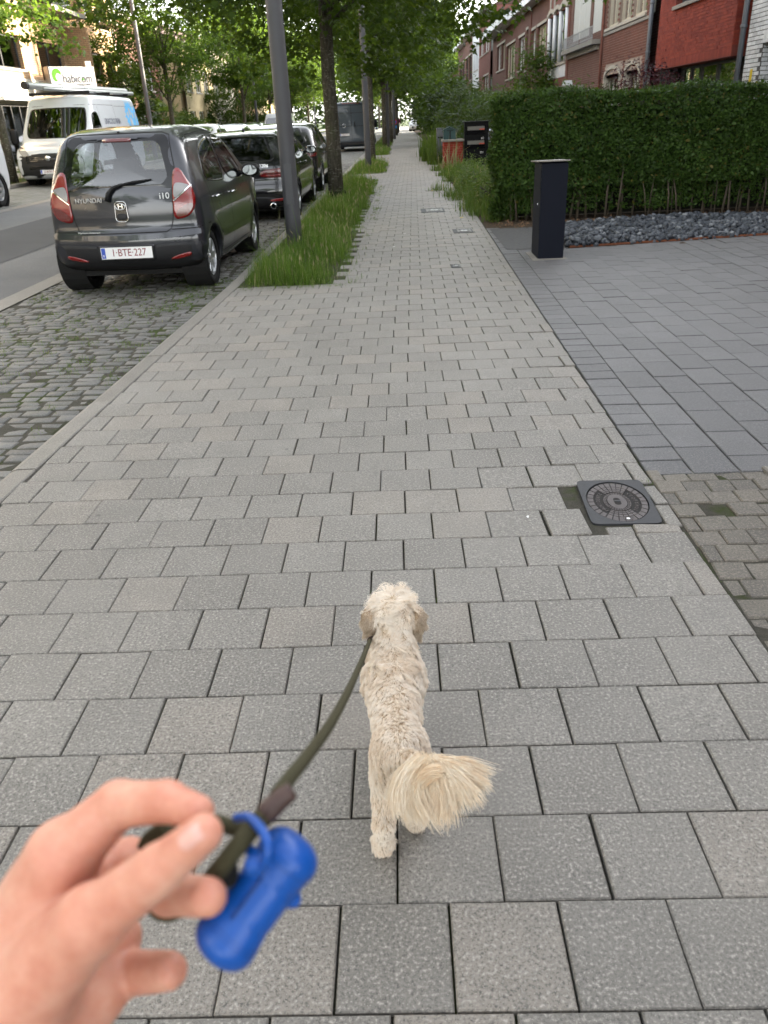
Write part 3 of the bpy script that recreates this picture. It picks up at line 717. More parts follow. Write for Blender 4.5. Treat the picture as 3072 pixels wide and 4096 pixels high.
# ---- grey hatchback (nearest)
def hatchback():
    t = thing('parked_car', 'dark grey five-door hatchback parked nearest, seen from behind', 'car')
    prof = [(.07,.28),(.015,.35),(.0,.46),(.005,.565),(.035,.605),(.05,.65),(.052,.78),(.07,.94),(.13,1.12),(.205,1.32),(.265,1.43),(.36,1.495),(.60,1.53),(1.0,1.55),(1.55,1.535),(2.0,1.46),(2.45,1.24),(2.78,1.05),(3.10,.965),(3.36,.86),(3.50,.70),(3.545,.50),(3.52,.32),(3.44,.2),(2.5,.18),(1.0,.18),(.25,.19)]
    sh = Shell(prof, 1.575, [(0.1,.90),(.25,.955),(.45,1.0),(.70,.995),(.88,.975),(1.0,.94),(1.2,.868),(1.40,.785),(1.52,.70),(1.7,.6)], [(-.1,.965),(.12,.98),(.5,1.0),(1.2,1.0),(2.6,1.0),(3.1,.965),(3.6,.86)], (.14, .30), .09, (.475, 2.855), 3.55, .310, .014)
    rw_o = rrect(-.575, .575, .985, 1.455, .075, .075); rw_i = rrect(-.475, .475, 1.02, 1.40, .09, .045)
    w_r = chaikin([(.55,1.03),(.75,.995),(1.36,.965),(1.40,1.0),(1.38,1.41),(1.30,1.432),(.98,1.41),(.74,1.32)], 2)
    w_f = chaikin([(1.46,.96),(2.34,.935),(2.42,.96),(2.10,1.25),(1.88,1.39),(1.78,1.432),(1.50,1.432),(1.45,1.40)], 2)
    ws = chaikin([(-.60,1.03),(.60,1.03),(.62,1.06),(.50,1.43),(.46,1.45),(-.46,1.45),(-.50,1.43),(-.62,1.06)], 2)
    holes = [('back', np.array([0,1.215])+(rw_o-[0,1.215])*.94)] + [(a, o) for a in ('right', 'left') for o in (w_r, w_f)] + [('front', ws)]
    body = make_body(t, sh, P_grey, .02, holes)
    # tailgate glass with its broad black border
    V, f = sh.patch(rw_o, 'back', .005, 2, center=(0, 1.215), s0=.5, s1=1.0)
    n = len(rw_o); inner = np.array([rw_i[int(k*len(rw_i)/n)] for k in range(n)])
    pts = np.concatenate([inner, (inner+rw_o)/2, rw_o]); P, G = sh.hit(pts, 'back'); V = P+G*.005
    f = [(k*n+j, k*n+(j+1)%n, (k+1)*n+(j+1)%n, (k+1)*n+j) for k in range(2) for j in range(n)]
    rwf = MB().add(V, f).build('rear_window', M_gloss, t, smooth=True)
    V, f = sh.patch(rw_i*1.0, 'back', .0055, 7, skirt=0); MB().add(V, f).build('pane', G_rear, rwf, smooth=True)
    # tall red lamp clusters
    tl = chaikin([(.500,.700),(.60,.705),(.690,.75),(.728,.86),(.700,.98),(.645,1.07),(.600,1.155),(.535,1.155),(.520,1.02),(.512,.85)], 2)
    wl = chaikin([(.520,.875),(.60,.935),(.66,.985),(.675,1.0),(.60,1.025),(.531,1.022)], 2)
    for sd in (1, -1):
        o = tl if sd > 0 else sym(tl); V, f = sh.patch(o, 'back', .012, 6); c = MB().add(V, f).build('tail_lamp', M_red, t, smooth=True)
        o2 = wl if sd > 0 else sym(wl); V, f = sh.patch(o2, 'back', .0165, 3, skirt=0); MB().add(V, f).build('reversing_lens', M_clear, c, smooth=True)
        o3 = chaikin([(.53,.72),(.63,.73),(.69,.79),(.70,.85),(.62,.83),(.53,.77)], 2); o3 = o3 if sd > 0 else sym(o3); V, f = sh.patch(o3, 'back', .0165, 3, skirt=0); MB().add(V, f).build('brake_lens', M_dred, c, smooth=True)
        ln = [(.518,.868),(.60,.925),(.665,.98),(.69,1.0)]; ln = ln if sd > 0 else [(-a, b) for a, b in ln]; V, f = sh.ribbon(ln, 'back', .010, .0175); MB().add(V, f).build('chrome_line', M_chrome, c)
    for ln in [[(-.515,1.0),(-.505,.80),(-.49,.70),(-.465,.62),(-.42,.592),(.42,.592),(.465,.62),(.49,.70),(.505,.80),(.515,1.0)], [(-.575,1.0),(-.50,1.45),(-.42,1.475),(.42,1.475),(.50,1.45),(.575,1.0)], [(-.79,.635),(-.73,.615),(-.47,.61)], [(.47,.61),(.73,.615),(.79,.635)]]:
        V, f = sh.ribbon(ln, 'back', .008, .002); MB().add(V, f).build('panel_gap', M_seam, t)
    # rear bumper: shelf, dark lower skin, plate niche, reflectors
    V, f = sh.patch(chaikin([(-.74,.505),(-.33,.49),(-.29,.475),(-.26,.36),(.26,.36),(.29,.475),(.33,.49),(.74,.505),(.755,.42),(.70,.26),(.50,.225),(-.50,.225),(-.70,.26),(-.755,.42)], 1), 'back', .007, 5, (0, .30)); MB().add(V, f).build('bumper_skin', M_valance, t, smooth=True)
    V, f = sh.ribbon([(-.74,.58),(-.40,.556),(0,.548),(.40,.556),(.74,.58)], 'back', .045, .014); MB().add(V, f).build('bumper_shelf', P_grey, t, smooth=True)
    V, f = sh.patch(rrect(-.285, .285, .340, .482, .02), 'back', .011, 3); MB().add(V, f).build('plate_niche', P_grey, t, smooth=True)
    plate(t, sh, .414, '1·BTE·227')
    for sd in (1, -1):
        o = chaikin([(.41,.325),(.62,.36),(.635,.38),(.62,.40),(.44,.355)], 2); o = o if sd > 0 else sym(o); V, f = sh.patch(o, 'back', .014, 3); MB().add(V, f).build('reflector', M_red, t, smooth=True)
    # badge and handle
    p, g = place_on(sh, 0, .80, 'back'); M = basis(p+Vector((0,-.008,0)), (1,0,0), (0,.06,1))
    o = rrect(-.062, .062, -.10, .085, .035, .006); m = MB(); n = len(o)
    for q in range(n):
        a, b = o[q], o[(q+1) % n]; m.tube([M @ Vector((*a, .004)), M @ Vector((*b, .004))], .0042, 6, caps=False)
    bd = m.build('badge_ring', M_chrome, t, smooth=True); MB().add([M @ Vector((*a, .002)) for a in o], [tuple(range(n))]).build('badge_plate', M_gloss, bd)
    MB().tube([M @ Vector((.046*math.cos(a), .038+.028*math.sin(a), .010)) for a in np.linspace(0, 2*PI, 21)], .004, 6).build('emblem_oval', M_chrome, bd, smooth=True)
    text('H', .058, M @ Matrix.Translation((0, .038, .010)) @ Matrix.Shear('XY', 4, (.35, 0)), M_chrome, bd, 'emblem', .003, sx=1.35)
    MB().add(*ell_blob((0, 0, 0), (.05, .03, .012))).build('latch', M_valance, bd, smooth=True).matrix_local = M @ Matrix.Translation((0, -.055, .004))
    for tx, x, z, s_, a in [('HYUNDAI', -.455, .897, .060, 'LEFT'), ('i10', .435, .915, .080, 'CENTER')]:
        p, g = place_on(sh, x, z, 'back'); gx = Vector((g.y*-1, g.x, 0)).normalized(); gx = gx if gx.x > 0 else -gx
        text(tx, s_, basis(p+g*.006, gx, (0,.06,1)), M_badge, t, 'badge_lettering', .003, a, 1.05)
    p, g = place_on(sh, -.36, .605, 'back'); gx = Vector((-g.y, g.x, 0)); text('Moorkens Antwerpen', .026, basis(p+g*.003, gx if gx.x > 0 else -gx, (0,0,1)), M_white, t, 'dealer_lettering', .0003)
    # wiper
    P, G = sh.hit(np.array([[-.12,.885],[-.10,.95],[-.05,1.0],[.02,1.02],[.16,1.045],[.33,1.06]]), 'back'); P = P+G*.028
    wp = MB().tube([*P], [.026, .022, .018, .014, .010, .006], 8).build('wiper', M_trim, t, smooth=True)
    p, g = place_on(sh, 0, 1.485, 'back'); MB().add(*ell_blob(p, (.012,.016,.012))).build('washer_nozzle', M_trim, t)
    V, f = sh.patch(rrect(-.14,.14,1.405,1.432,.012), 'back', .008, 2); MB().add(V, f).build('high_brake_lamp', M_dred, t, smooth=True)
    for a in ('right', 'left'):
        sg = 1 if a == 'right' else -1
        window(t, sh, a, w_r, .09); window(t, sh, a, w_f, .08)
        for ln in [[(.62,.62),(.60,.80),(.55,1.03)], [(1.42,1.43),(1.425,.95),(1.44,.60),(1.45,.30)], [(.82,.30),(.80,.55),(.62,.66)], [(.82,.285),(2.46,.285)], [(2.48,.30),(2.52,.60),(2.50,.90)], [(.30,1.22),(.55,1.44),(1.2,1.47),(1.8,1.46),(2.4,1.17)]]:
            V, f = sh.ribbon(ln, a, .007, .002); MB().add(V, f).build('panel_gap', M_seam, t)
        V, f = sh.ribbon([(.86,.475),(1.415,.455)], a, .055, .012); MB().add(V, f).build('side_moulding', P_grey, t, smooth=True)
        V, f = sh.ribbon([(1.455,.455),(2.40,.44)], a, .055, .012); MB().add(V, f).build('side_moulding', P_grey, t, smooth=True)
        for y in (.98, 1.98): pass
        handle(t, sh, .86, .845, a, M_chrome); handle(t, sh, 1.62, .83, a, M_chrome)
        mirror(t, sh, 2.30, .985, sg, M_trim)
        for y in (.475, 2.855): wheel(t, sg*.650, y, .283, .170, 7, sg)
        for y in (.475, 2.855):
            MB().lathe([(.312, -.16), (.305, .10)], 24, 'x', (sg*.64, y, .30)).build('arch_liner', M_seam, t)
    p, g = place_on(sh, -.72, 1.30, 'top')
    V, f = sh.patch(ws, 'front', .004, 6, skirt=0); MB().add(V, f).build('windscreen', G_car, t, smooth=True)
    MB().box(-.62, .62, .20, 3.2, .17, .22).build('underbody', M_seam, t)
    cabin(t, 1.75, .92, .50, .60, 1.24)
    return t
i10 = hatchback(); i10.scale = (1.025,)*3; i10.location = (-2.815, 8.24, -.10); i10.rotation_euler.z = R(-1.0)

# ---- other vehicles from one parametric builder
def stretch(prof, L, H, L0, H0): return [(a*L/L0, b*H/H0) for a, b in prof]
WAGON = [(.10,.24),(.03,.32),(0,.48),(.03,.60),(.06,.66),(.055,.84),(.10,.93),(.22,1.08),(.42,1.30),(.52,1.365),(.80,1.41),(1.5,1.44),(2.1,1.43),(2.6,1.36),(3.1,1.13),(3.4,1.0),(3.9,.93),(4.35,.82),(4.60,.66),(4.66,.45),(4.62,.25),(4.5,.18),(.35,.18)]
SUV = [(.10,.30),(.03,.38),(0,.52),(.03,.66),(.05,.75),(.06,.95),(.13,1.10),(.36,1.42),(.48,1.49),(.80,1.55),(1.5,1.585),(2.1,1.57),(2.5,1.49),(2.95,1.24),(3.2,1.10),(3.8,1.0),(4.2,.86),(4.40,.68),(4.45,.45),(4.40,.30),(4.3,.24),(.35,.24)]
WZ = [(0.1,.90),(.25,.955),(.45,1.0),(.70,.995),(.85,.975),(.95,.94),(1.15,.86),(1.32,.77),(1.45,.69),(1.8,.55)]
WZS = [(0.1,.90),(.3,.955),(.5,1.0),(.80,.995),(1.0,.97),(1.1,.93),(1.3,.85),(1.48,.765),(1.58,.69),(1.9,.55)]
def sedan(name, label, paint, L, W, H, kind='wagon', h=.045, rear=True, front=False, txt=None, lens=M_red, badge=None, group=None, glass=G_dark, spokes=5, exhaust=False, seats=True):
    t = thing(name, label, 'car', group=group)
    base, L0, H0, wz, ax = (WAGON, 4.66, 1.44, WZ, (.95, 3.78)) if kind == 'wagon' else (SUV, 4.45, 1.585, WZS, (.85, 3.52))
    prof = stretch(base, L, H, L0, H0); sy, sz = L/L0, H/H0
    wzz = [(a*sz, b) for a, b in wz]; ar = [a*sy for a in ax]; r = .325 if kind == 'wagon' else .345
    sh = Shell(prof, W, wzz, [(-.1,.90),(.2,.94),(.6,.99),(1.4,1.0),(L*.75,1.0),(L*.88,.965),(L,.86)], (.14, .26), .11, ar, L, r+.035, .016)
    q = lambda o: [(a*sy, b*sz) for a, b in o]
    if kind == 'wagon':
        w1 = chaikin(q([(.62,1.02),(1.0,.985),(1.30,.975),(1.32,1.28),(1.2,1.32),(.85,1.27)]), 2); w2 = chaikin(q([(1.38,.97),(2.18,.955),(2.20,1.34),(2.1,1.355),(1.42,1.33)]), 2); w3 = chaikin(q([(2.26,.955),(3.18,.945),(3.22,.97),(2.80,1.22),(2.52,1.34),(2.28,1.355)]), 2)
        rw = q(rrect(-.62, .62, .955, 1.33, .06, .12)); ws = q(chaikin([(-.66,1.02),(.66,1.02),(.56,1.34),(-.56,1.34)], 2)); lz = (.70, .84, .36, .83); pz = .74
    else:
        w1 = chaikin(q([(.45,1.16),(.85,1.12),(1.0,1.11),(1.02,1.42),(.9,1.44),(.62,1.38)]), 2); w2 = chaikin(q([(1.08,1.10),(1.95,1.08),(1.97,1.47),(1.85,1.485),(1.12,1.455)]), 2); w3 = chaikin(q([(2.03,1.08),(2.95,1.065),(2.99,1.09),(2.62,1.35),(2.38,1.46),(2.06,1.485)]), 2)
        rw = q(rrect(-.62, .62, 1.11, 1.46, .06, .13)); ws = q(chaikin([(-.66,1.14),(.66,1.14),(.55,1.46),(-.55,1.46)], 2)); lz = (.80, 1.02, .55, .84); pz = .86
    rw, ws = np.array([(a/sy, b) for a, b in rw]), np.array([(a/sy, b) for a, b in ws])
    holes = [('back', rw), ('front', ws)] + [(a, o) for a in ('right', 'left') for o in (w1, w2, w3)]
    make_body(t, sh, paint, h, holes)
    window(t, sh, 'back', rw, .10, glass, name='rear_window'); V, f = sh.patch(ws, 'front', .004, 5, skirt=0); MB().add(V, f).build('windscreen', G_car, t, smooth=True)
    for a in ('right', 'left'):
        sg = 1 if a == 'right' else -1
        for o in (w1, w2, w3): window(t, sh, a, o, .10, glass if o is not w3 else G_car)
        for ln in [q([(1.35,1.3),(1.345,.9),(1.36,.3)]), q([(2.23,1.3),(2.23,.9),(2.24,.3)]), q([(1.36,.28),(3.1,.28)])]:
            V, f = sh.ribbon(ln, a, .009, .002); MB().add(V, f).build('panel_gap', M_seam, t)
        handle(t, sh, 1.52*sy, .86*sz, a, paint); handle(t, sh, 2.40*sy, .845*sz, a, paint); mirror(t, sh, 2.98*sy, 1.0*sz, sg, paint)
        for y in ar: wheel(t, sg*(W/2-.115), y, r, .225, spokes, sg); MB().lathe([(r+.034, -.14), (r+.03, .08)], 20, 'x', (sg*(W/2-.14), y, .30)).build('arch_liner', M_seam, t)
    z0, z1, x0, x1 = lz
    for sd in (1, -1):
        o = chaikin([(x0,z0*sz),(x1-.03,z0*sz),(x1+.01,z0*sz+.06),(x1,z1*sz),(x0+.22,z1*sz),(x0+.02,z1*sz-.03)], 2); o = o if sd > 0 else sym(o)
        V, f = sh.patch(o, 'back', .010, 5); c = MB().add(V, f).build('tail_lamp', lens, t, smooth=True)
        o = chaikin([(x0+.02,z0*sz+.03),(x1-.02,z0*sz+.03),(x1-.02,z0*sz+.050),(x0+.02,z0*sz+.046)], 1); o = o if sd > 0 else sym(o); V, f = sh.patch(o, 'back', .014, 3, skirt=0); MB().add(V, f).build('light_bar', M_red, c, smooth=True)
        o = chaikin([(.50,.33*sz),(.78,.34*sz),(.79,.38*sz),(.52,.37*sz)], 1); o = o if sd > 0 else sym(o); V, f = sh.patch(o, 'back', .012, 3); MB().add(V, f).build('reflector', M_red, t, smooth=True)
        if front:
            o = chaikin([(.42,.66*sz),(.70,.70*sz),(.76,.82*sz),(.62,.80*sz),(.44,.73*sz)], 2); o = o if sd > 0 else sym(o); V, f = sh.patch(o, 'front', .010, 4); MB().add(V, f).build('headlamp', M_clear, t, smooth=True)
        if exhaust and sd > 0:
            MB().lathe([(.040,-.04),(.052,-.04),(.052,.12),(.044,.12),(.040,-.03)], 20, 'y', (sd*.56, .05, .27)).build('exhaust_tip', M_chrome, t, smooth=True)
    V, f = sh.patch(chaikin([(-.78,.36*sz),(-.4,.42*sz),(.4,.42*sz),(.78,.36*sz),(.72,.22*sz),(-.72,.22*sz)], 1), 'back', .006, 4, (0, .32*sz)); MB().add(V, f).build('bumper_skin', M_valance, t, smooth=True)
    if front:
        V, f = sh.patch(rrect(-.42,.42,.34*sz,.60*sz,.05), 'front', .008, 4); MB().add(V, f).build('grille', M_trim, t, smooth=True); plate(t, sh, .46*sz, '1·KDP·408', 'front')
    V, f = sh.ribbon([(-.62,.60*sz),(-.6,.93*sz),(.6,.93*sz),(.62,.60*sz),(-.62,.60*sz)], 'back', .008, .002); MB().add(V, f).build('panel_gap', M_seam, t)
    if txt: plate(t, sh, pz*sz*.9, txt)
    if badge:
        p, g = place_on(sh, .44, .885*sz, 'back'); gx = Vector((-g.y, g.x, 0)); text(badge, .075, basis(p+g*.006, gx if gx.x > 0 else -gx, (0,.06,1)), M_chrome, t, 'badge_lettering', .003)
    p, g = place_on(sh, 0, L*.22, 'top'); v = [(-.02,-.09,0),(.02,-.09,0),(.012,.09,0),(-.012,.09,0),(0,-.07,.06)]; MB().add([Vector(a)+p for a in v], [(0,1,4),(1,2,4),(2,3,4),(3,0,4)]).build('shark_fin', M_trim if kind == 'wagon' else paint, t)
    MB().box(-W*.4, W*.4, .3, L-.4, .17, .22).build('underbody', M_seam, t)
    if seats: cabin(t, L*.50, L*.29, .48*sz, W*.38, 1.14*sz)
    return t
b = sedan('parked_car', 'glossy black estate car parked behind the grey hatchback, half hidden by the lamp post', P_black, 4.70, 1.83, 1.47, 'wagon', .035, txt='2·CKX·689', lens=M_dred, badge='320d', exhaust=True, glass=G_dark)
b.location = (-2.78, 14.4, -.10)
b = sedan('parked_car', 'dark grey crossover parked beyond the black estate car, beside the maple trunk', P_dgrey, 4.40, 1.82, 1.56, 'suv', .05, txt='1·VGE·314', lens=M_dred)
b.location = (-2.85, 20.3, -.10)
b = sedan('parked_car', 'white hatchback across the street showing its roof above the black estate car', P_white, 4.2, 1.78, 1.47, 'suv', .07, front=True, seats=False)
b.location = (-9.2, 42.5, .13); b.rotation_euler.z = PI
b = sedan('parked_car', 'silver saloon across the street, just beyond the white hatchback', P_silver, 4.5, 1.80, 1.44, 'wagon', .07, front=True, seats=False)
b.location = (-9.2, 49.5, .13); b.rotation_euler.z = PI
b = sedan('parked_car', 'pale blue car parked in front of the slate blue van, far along the kerb', P_blue2, 4.2, 1.78, 1.50, 'suv', .08, txt='1·LTR·552', seats=False)
b.location = (-2.6, 58.5, -.10)
b = sedan('parked_car', 'dark car with pale roof across the street, behind the lamp post', P_dgrey, 4.4, 1.8, 1.5, 'suv', .08, front=True, seats=False); b.location = (-9.2, 56.0, .13); b.rotation_euler.z = PI
b = sedan('parked_car', 'pale blue car in a front garden behind the green letter box', P_blue2, 4.2, 1.75, 1.50, 'suv', .07, seats=False); b.location = (3.4, 31.5, -.01); b.rotation_euler.z = R(-68)
b = sedan('parked_car', 'small white car standing at the far end of the pavement', P_white, 4.0, 1.75, 1.50, 'suv', .09, front=True, seats=False); b.location = (2.6, 108, -.01); b.rotation_euler.z = R(170)

def box_van(name, label, paint, L, W, H, nose, h=.05, ax0=1.05):
    """tall panel van: long upright body, short sloping bonnet at the front end"""
    t = thing(name, label, 'van')
    prof = [(.04,.28),(.0,.42),(.0,.60),(.02,1.2),(.05,H-.45),(.10,H-.12),(.22,H-.02),(.6,H),(L-2.2,H),(L-1.75,H-.02),(L-1.55,H-.10),(L-1.42,H-.33),(L-.80,1.30),(L-.62,1.16),(L-.25,1.04),(L-.08,.92),(L,.70),(L-.01,.42),(L-.08,.26),(L-.3,.22),(.3,.22)]
    sh = Shell(prof, W, [(0,.90),(.3,.96),(.55,1.0),(1.0,1.0),(1.5,.975),(H-.3,.90),(H,.86),(H+.4,.8)], [(-.1,.97),(.2,.99),(1,1.0),(L-1.3,1.0),(L-.5,.965),(L,.87)], (.03, .17), .09, (ax0, L-.95), L, .37, .014)
    ws = chaikin([(-.86,1.30),(-.5,1.27),(.5,1.27),(.86,1.30),(.80,H-.42),(.70,H-.35),(-.70,H-.35),(-.80,H-.42)], 2)
    wf = chaikin([(L-1.85,1.20),(L-1.10,1.16),(L-.98,1.20),(L-1.35,H-.55),(L-1.5,H-.48),(L-1.83,H-.48)], 2)
    make_body(t, sh, paint, h, [('front', ws), ('right', wf), ('left', wf)])
    window(t, sh, 'front', ws, .07, G_van, name='windscreen')
    for a in ('right', 'left'):
        sg = 1 if a == 'right' else -1; window(t, sh, a, wf, .10, G_van, name='door_window')
        for ln in [[(L-1.92,.40),(L-1.92,H-.30),(L-1.45,H-.30)], [(L-1.0,1.15),(L-1.0,.72)], [(L-3.3,.45),(L-3.3,H-.30),(L-1.96,H-.30)], [(.3,H-.32),(L-3.4,H-.32)], [(.15,1.30),(L-1.95,1.30)]]:
            V, f = sh.ribbon(ln, a, .010, .002); MB().add(V, f).build('panel_gap', M_seam, t)
        V, f = sh.ribbon([(1.5,.55),(L-1.4,.55)], a, .13, .012); MB().add(V, f).build('side_moulding', M_valance, t, smooth=True)
        for y in (ax0, L-.95): wheel(t, sg*(W/2-.13), y, .345, .225, 6, sg, M_alloy); MB().lathe([(.372,-.14),(.365,.08)], 20, 'x', (sg*(W/2-.15), y, .30)).build('arch_liner', M_seam, t)
        p, g = place_on(sh, L-1.0, 1.28, a); m = MB().add(*ell_blob(p+Vector((sg*.20,.04,.06)), (.10,.08,.21), p=.5)).build('mirror', M_trim, t, smooth=True)
        handle(t, sh, L-1.80, 1.02, a, M_trim)
    for sd in (1, -1):
        o = chaikin([(.50,.86),(.66,.80),(.86,.98),(.90,1.10),(.80,1.10),(.56,.93)], 2); o = o if sd > 0 else sym(o); V, f = sh.patch(o, 'front', .010, 5); MB().add(V, f).build('headlamp', M_clear, t, smooth=True)
        o = rrect(W/2-.20, W/2-.07, .70, 1.35, .04); o = o if sd > 0 else sym(o); V, f = sh.patch(o, 'back', .012, 4); MB().add(V, f).build('tail_lamp', M_red, t, smooth=True)
    V, f = sh.patch(chaikin([(-.88,.86),(-.50,.84),(-.42,.90),(.42,.90),(.50,.84),(.88,.86),(.92,.50),(.80,.27),(-.80,.27),(-.92,.50)], 1), 'front', .008, 6, (0, .56)); MB().add(V, f).build('front_bumper', M_valance, t, smooth=True)
    for z0, z1, xx in [(.66,.86,.62),(.50,.60,.55)]:
        V, f = sh.patch(rrect(-xx, xx, z0, z1, .03), 'front', .013, 4); g_ = MB().add(V, f).build('grille', M_gloss, t, smooth=True)
        for z in np.arange(z0+.03, z1-.01, .045): V, f = sh.ribbon([(-xx+.04, z), (xx-.04, z)], 'front', .012, .020); MB().add(V, f).build('grille_bar', M_trim, g_)
    return t, sh
duc, dsh = box_van('parked_van', 'white high-roof panel van across the street with pipes on its roof', P_white, 5.6, 2.03, 2.42, 0)
plate(duc, dsh, .43, '2·AFH·579', 'front')
p, g = place_on(dsh, 0, .775, 'front'); MB().lathe([(.001,.0),(.065,.0),(.075,-.02)], 24, 'y', p+Vector((0,.03,0))).build('badge', M_chrome, duc, smooth=True)
MB().tube([Vector((.1,4.0,2.40)), Vector((.12,3.9,2.75))], .004, 5).build('aerial', M_trim, duc)
def side_text(root, sh, body, size, y, z, mat, axis, sx=1.0):
    p, g = place_on(sh, y, z, axis); X = Vector((0, 1, 0)) if axis == 'right' else Vector((0, -1, 0))
    return text(body, size, basis(p+g*.005, X, (g.z*-g.x, 0, abs(g.x))), mat, root, 'side_lettering', .001, 'CENTER', sx)
M_navy = plain('navy_vinyl', (0.02, 0.025, 0.06), .5); M_cyan = plain('light_blue_vinyl', (0.10, 0.42, 0.75), .5)
side_text(duc, dsh, 'LINACOLO BVBA', .23, 2.66, 1.665, M_navy, 'left', .8)
def vinyl(root, sh, o, mat, axis, cen, off=.004):
    V, f = sh.patch(o, axis, off, 3, skirt=0, center=cen); return MB().add(V, f).build('vinyl_graphic', mat, root)
cen = (.82, 1.80)
star = [(cen[0]+r_*math.cos(a), cen[1]+r_*math.sin(a)) for k in range(18) for r_, a in [((.50 if k % 3 else .57), 2*PI*k/18), (.38, 2*PI*(k+.5)/18)]]
vinyl(duc, dsh, np.array(star), M_cyan, 'left', cen)
for c_, r_ in [((.87,1.63),.13),((.82,1.95),.10),((.60,1.84),.08),((1.06,1.86),.08)]: vinyl(duc, dsh, np.array([(c_[0]+r_*math.cos(a), c_[1]+r_*1.2*math.sin(a)) for a in np.linspace(0, 2*PI, 18)[:-1]]), P_white, 'left', c_, .007)
for r_, m_, of in [(.42, M_cyan, .004), (.28, P_white, .007), (.16, M_cyan, .009)]: vinyl(duc, dsh, np.array([(.26+r_*.5*math.cos(a), 1.62+r_*1.2*math.sin(a)) for a in np.linspace(0, 2*PI, 24)[:-1]]), m_, 'left', (.26, 1.62), of)
duc.scale = (1, 1, .945); duc.location = (-9.44, 28.3, .135); duc.rotation_euler.z = PI
# roof load on the van: a fat capped tube and ladder bars
M_alu = plain('aluminium_tube', (0.42, 0.43, 0.42), .35, .6)
ld = thing('pipe_carrier', 'long pale capped pipe tube strapped to the white van roof', 'pipe carrier', (-9.44, 28.3, .135))
pa, pb = Vector((-.20,-5.55,2.46)), Vector((.62,.1,2.44)); pd = (pb-pa).normalized()
MB().tube([pa, pb], .088, 20).build('tube', M_alu, ld, smooth=True)
MB().tube([pa-pd*.04, pa+pd*.06], .096, 20).build('end_cap', M_valance, ld)
MB().tube([pa+Vector((.28,.5,-.07)), pb+Vector((.22,0,-.07))], .05, 12).build('side_tube', M_alu, ld, smooth=True)
for y in (-4.0, -2.3, -.6): MB().box(-.80, .90, y-.025, y+.025, 2.27, 2.345).build('roof_bar', M_trim, ld)
for k in (.28, .30, .52, .54): q_ = pa+(pb-pa)*k; MB().tube([q_-pd*.008, q_+pd*.008], .092, 20).build('strap', M_trim, ld)
bv, bsh = box_van('parked_van', 'slate blue high-roof panel van parked at the kerb, back doors closed', P_blue, 5.9, 2.05, 2.48, 0)
for ln in [[(0,.55),(0,2.30)], [(-.90,.62),(-.90,2.30),(.90,2.30),(.90,.62)], [(-.88,1.92),(.88,1.92)], [(-.88,1.28),(-.06,1.28)], [(.06,1.28),(.88,1.28)]]:
    V, f = bsh.ribbon(ln, 'back', .014, .002); MB().add(V, f).build('panel_gap', M_seam, bv)
plate(bv, bsh, .86, '2·AGR·121', x=-.40); p, g = place_on(bsh, -.42, 1.30, 'back'); MB().tube([p+Vector((.09*math.cos(a),-.01,.09*math.sin(a))) for a in np.linspace(0, 2*PI, 21)], .012, 6).build('badge', M_chrome, bv, smooth=True)
MB().tube([(.18,-.02,1.22),(.18,-.05,1.25),(.18,-.05,1.45),(.18,-.02,1.48)], .02, 8).build('door_handle', M_trim, bv)
MB().box(-1.0, 1.0, -.06, .1, .36, .50, bev=.02).build('rear_bumper', M_valance, bv); V, f = bsh.patch(rrect(-.5,.5,2.36,2.43,.02), 'back', .012, 3); MB().add(V, f).build('high_brake_lamp', M_dred, bv)
bv.location = (-2.62, 47.6, -.10)
wv, wsh = box_van('parked_van', 'white delivery van cut off by the left edge of the picture', P_white, 4.4, 1.80, 1.78, 0, ax0=.66)
for sd in (1, -1): pass
wv.location = (-9.30, 18.15, .11); wv.rotation_euler.z = PI
fv, fsh = box_van('parked_van', 'white panel van far across the street above the crossover roof', P_white, 5.2, 1.95, 2.1, 0, .09); fv.location = (-9.3, 70, .13); fv.rotation_euler.z = PI
# ------------------------------------------------------------------ vegetation
def m_leaf(name, dark, light, trans=0.42, tcol=None, rough=0.5, alt=None, altf=0.0):
    n = N(name); r = n.n('NewGeometry').outputs['Random Per Island']; p = n.n('NewGeometry').outputs['Position']
    dark = tuple(x*.80 for x in dark); light = tuple(x*.80 for x in light); c = n.mix(r, dark, light); c = n.mix(n.ramp(n.noise(p, .9, 3, .6), [(.35, 0.0), (.7, .45)]), c, light)
    if alt: c = n.mix(n.math('GREATER_THAN', n.math('FRACT', n.math('MULTIPLY', r, 13.7)), 1-altf), c, alt)
    b = n.bsdf(c, rough, 0, None, 0.18); t = n.n('BsdfTranslucent')
    n.set(t.inputs[0], n.mix(0.55, c, tcol or (0.22, 0.34, 0.03)))
    mx = n.n('MixShader', i={0: trans}); n.t.links.new(b.outputs[0], mx.inputs[1]); n.t.links.new(t.outputs[0], mx.inputs[2])
    return n.done(mx)
L_maple = m_leaf('maple_leaf_shaded', (0.018, 0.042, 0.008), (0.060, 0.112, 0.018), .38, (0.20, 0.30, 0.02))  # shade of the crown undersides put into a darker leaf colour
L_maple2 = m_leaf('maple_leaf_lit', (0.026, 0.060, 0.010), (0.085, 0.150, 0.022), .44, (0.20, 0.32, 0.03))  # sunlit look put into a paler copy of the maple leaf colour
L_hedge = m_leaf('hedge_leaf', (0.014, 0.036, 0.007), (0.064, 0.120, 0.022), .25, (0.12, 0.2, 0.02), .45, (0.10, 0.09, 0.02), .03)
L_dark = m_leaf('dark_shrub_leaf', (0.012, 0.028, 0.008), (0.040, 0.075, 0.018), .25)
L_bush = m_leaf('shrub_leaf', (0.030, 0.060, 0.012), (0.085, 0.14, 0.025), .35)
L_red = m_leaf('purple_leaf', (0.030, 0.010, 0.014), (0.070, 0.022, 0.030), .25, (0.20, 0.03, 0.04))
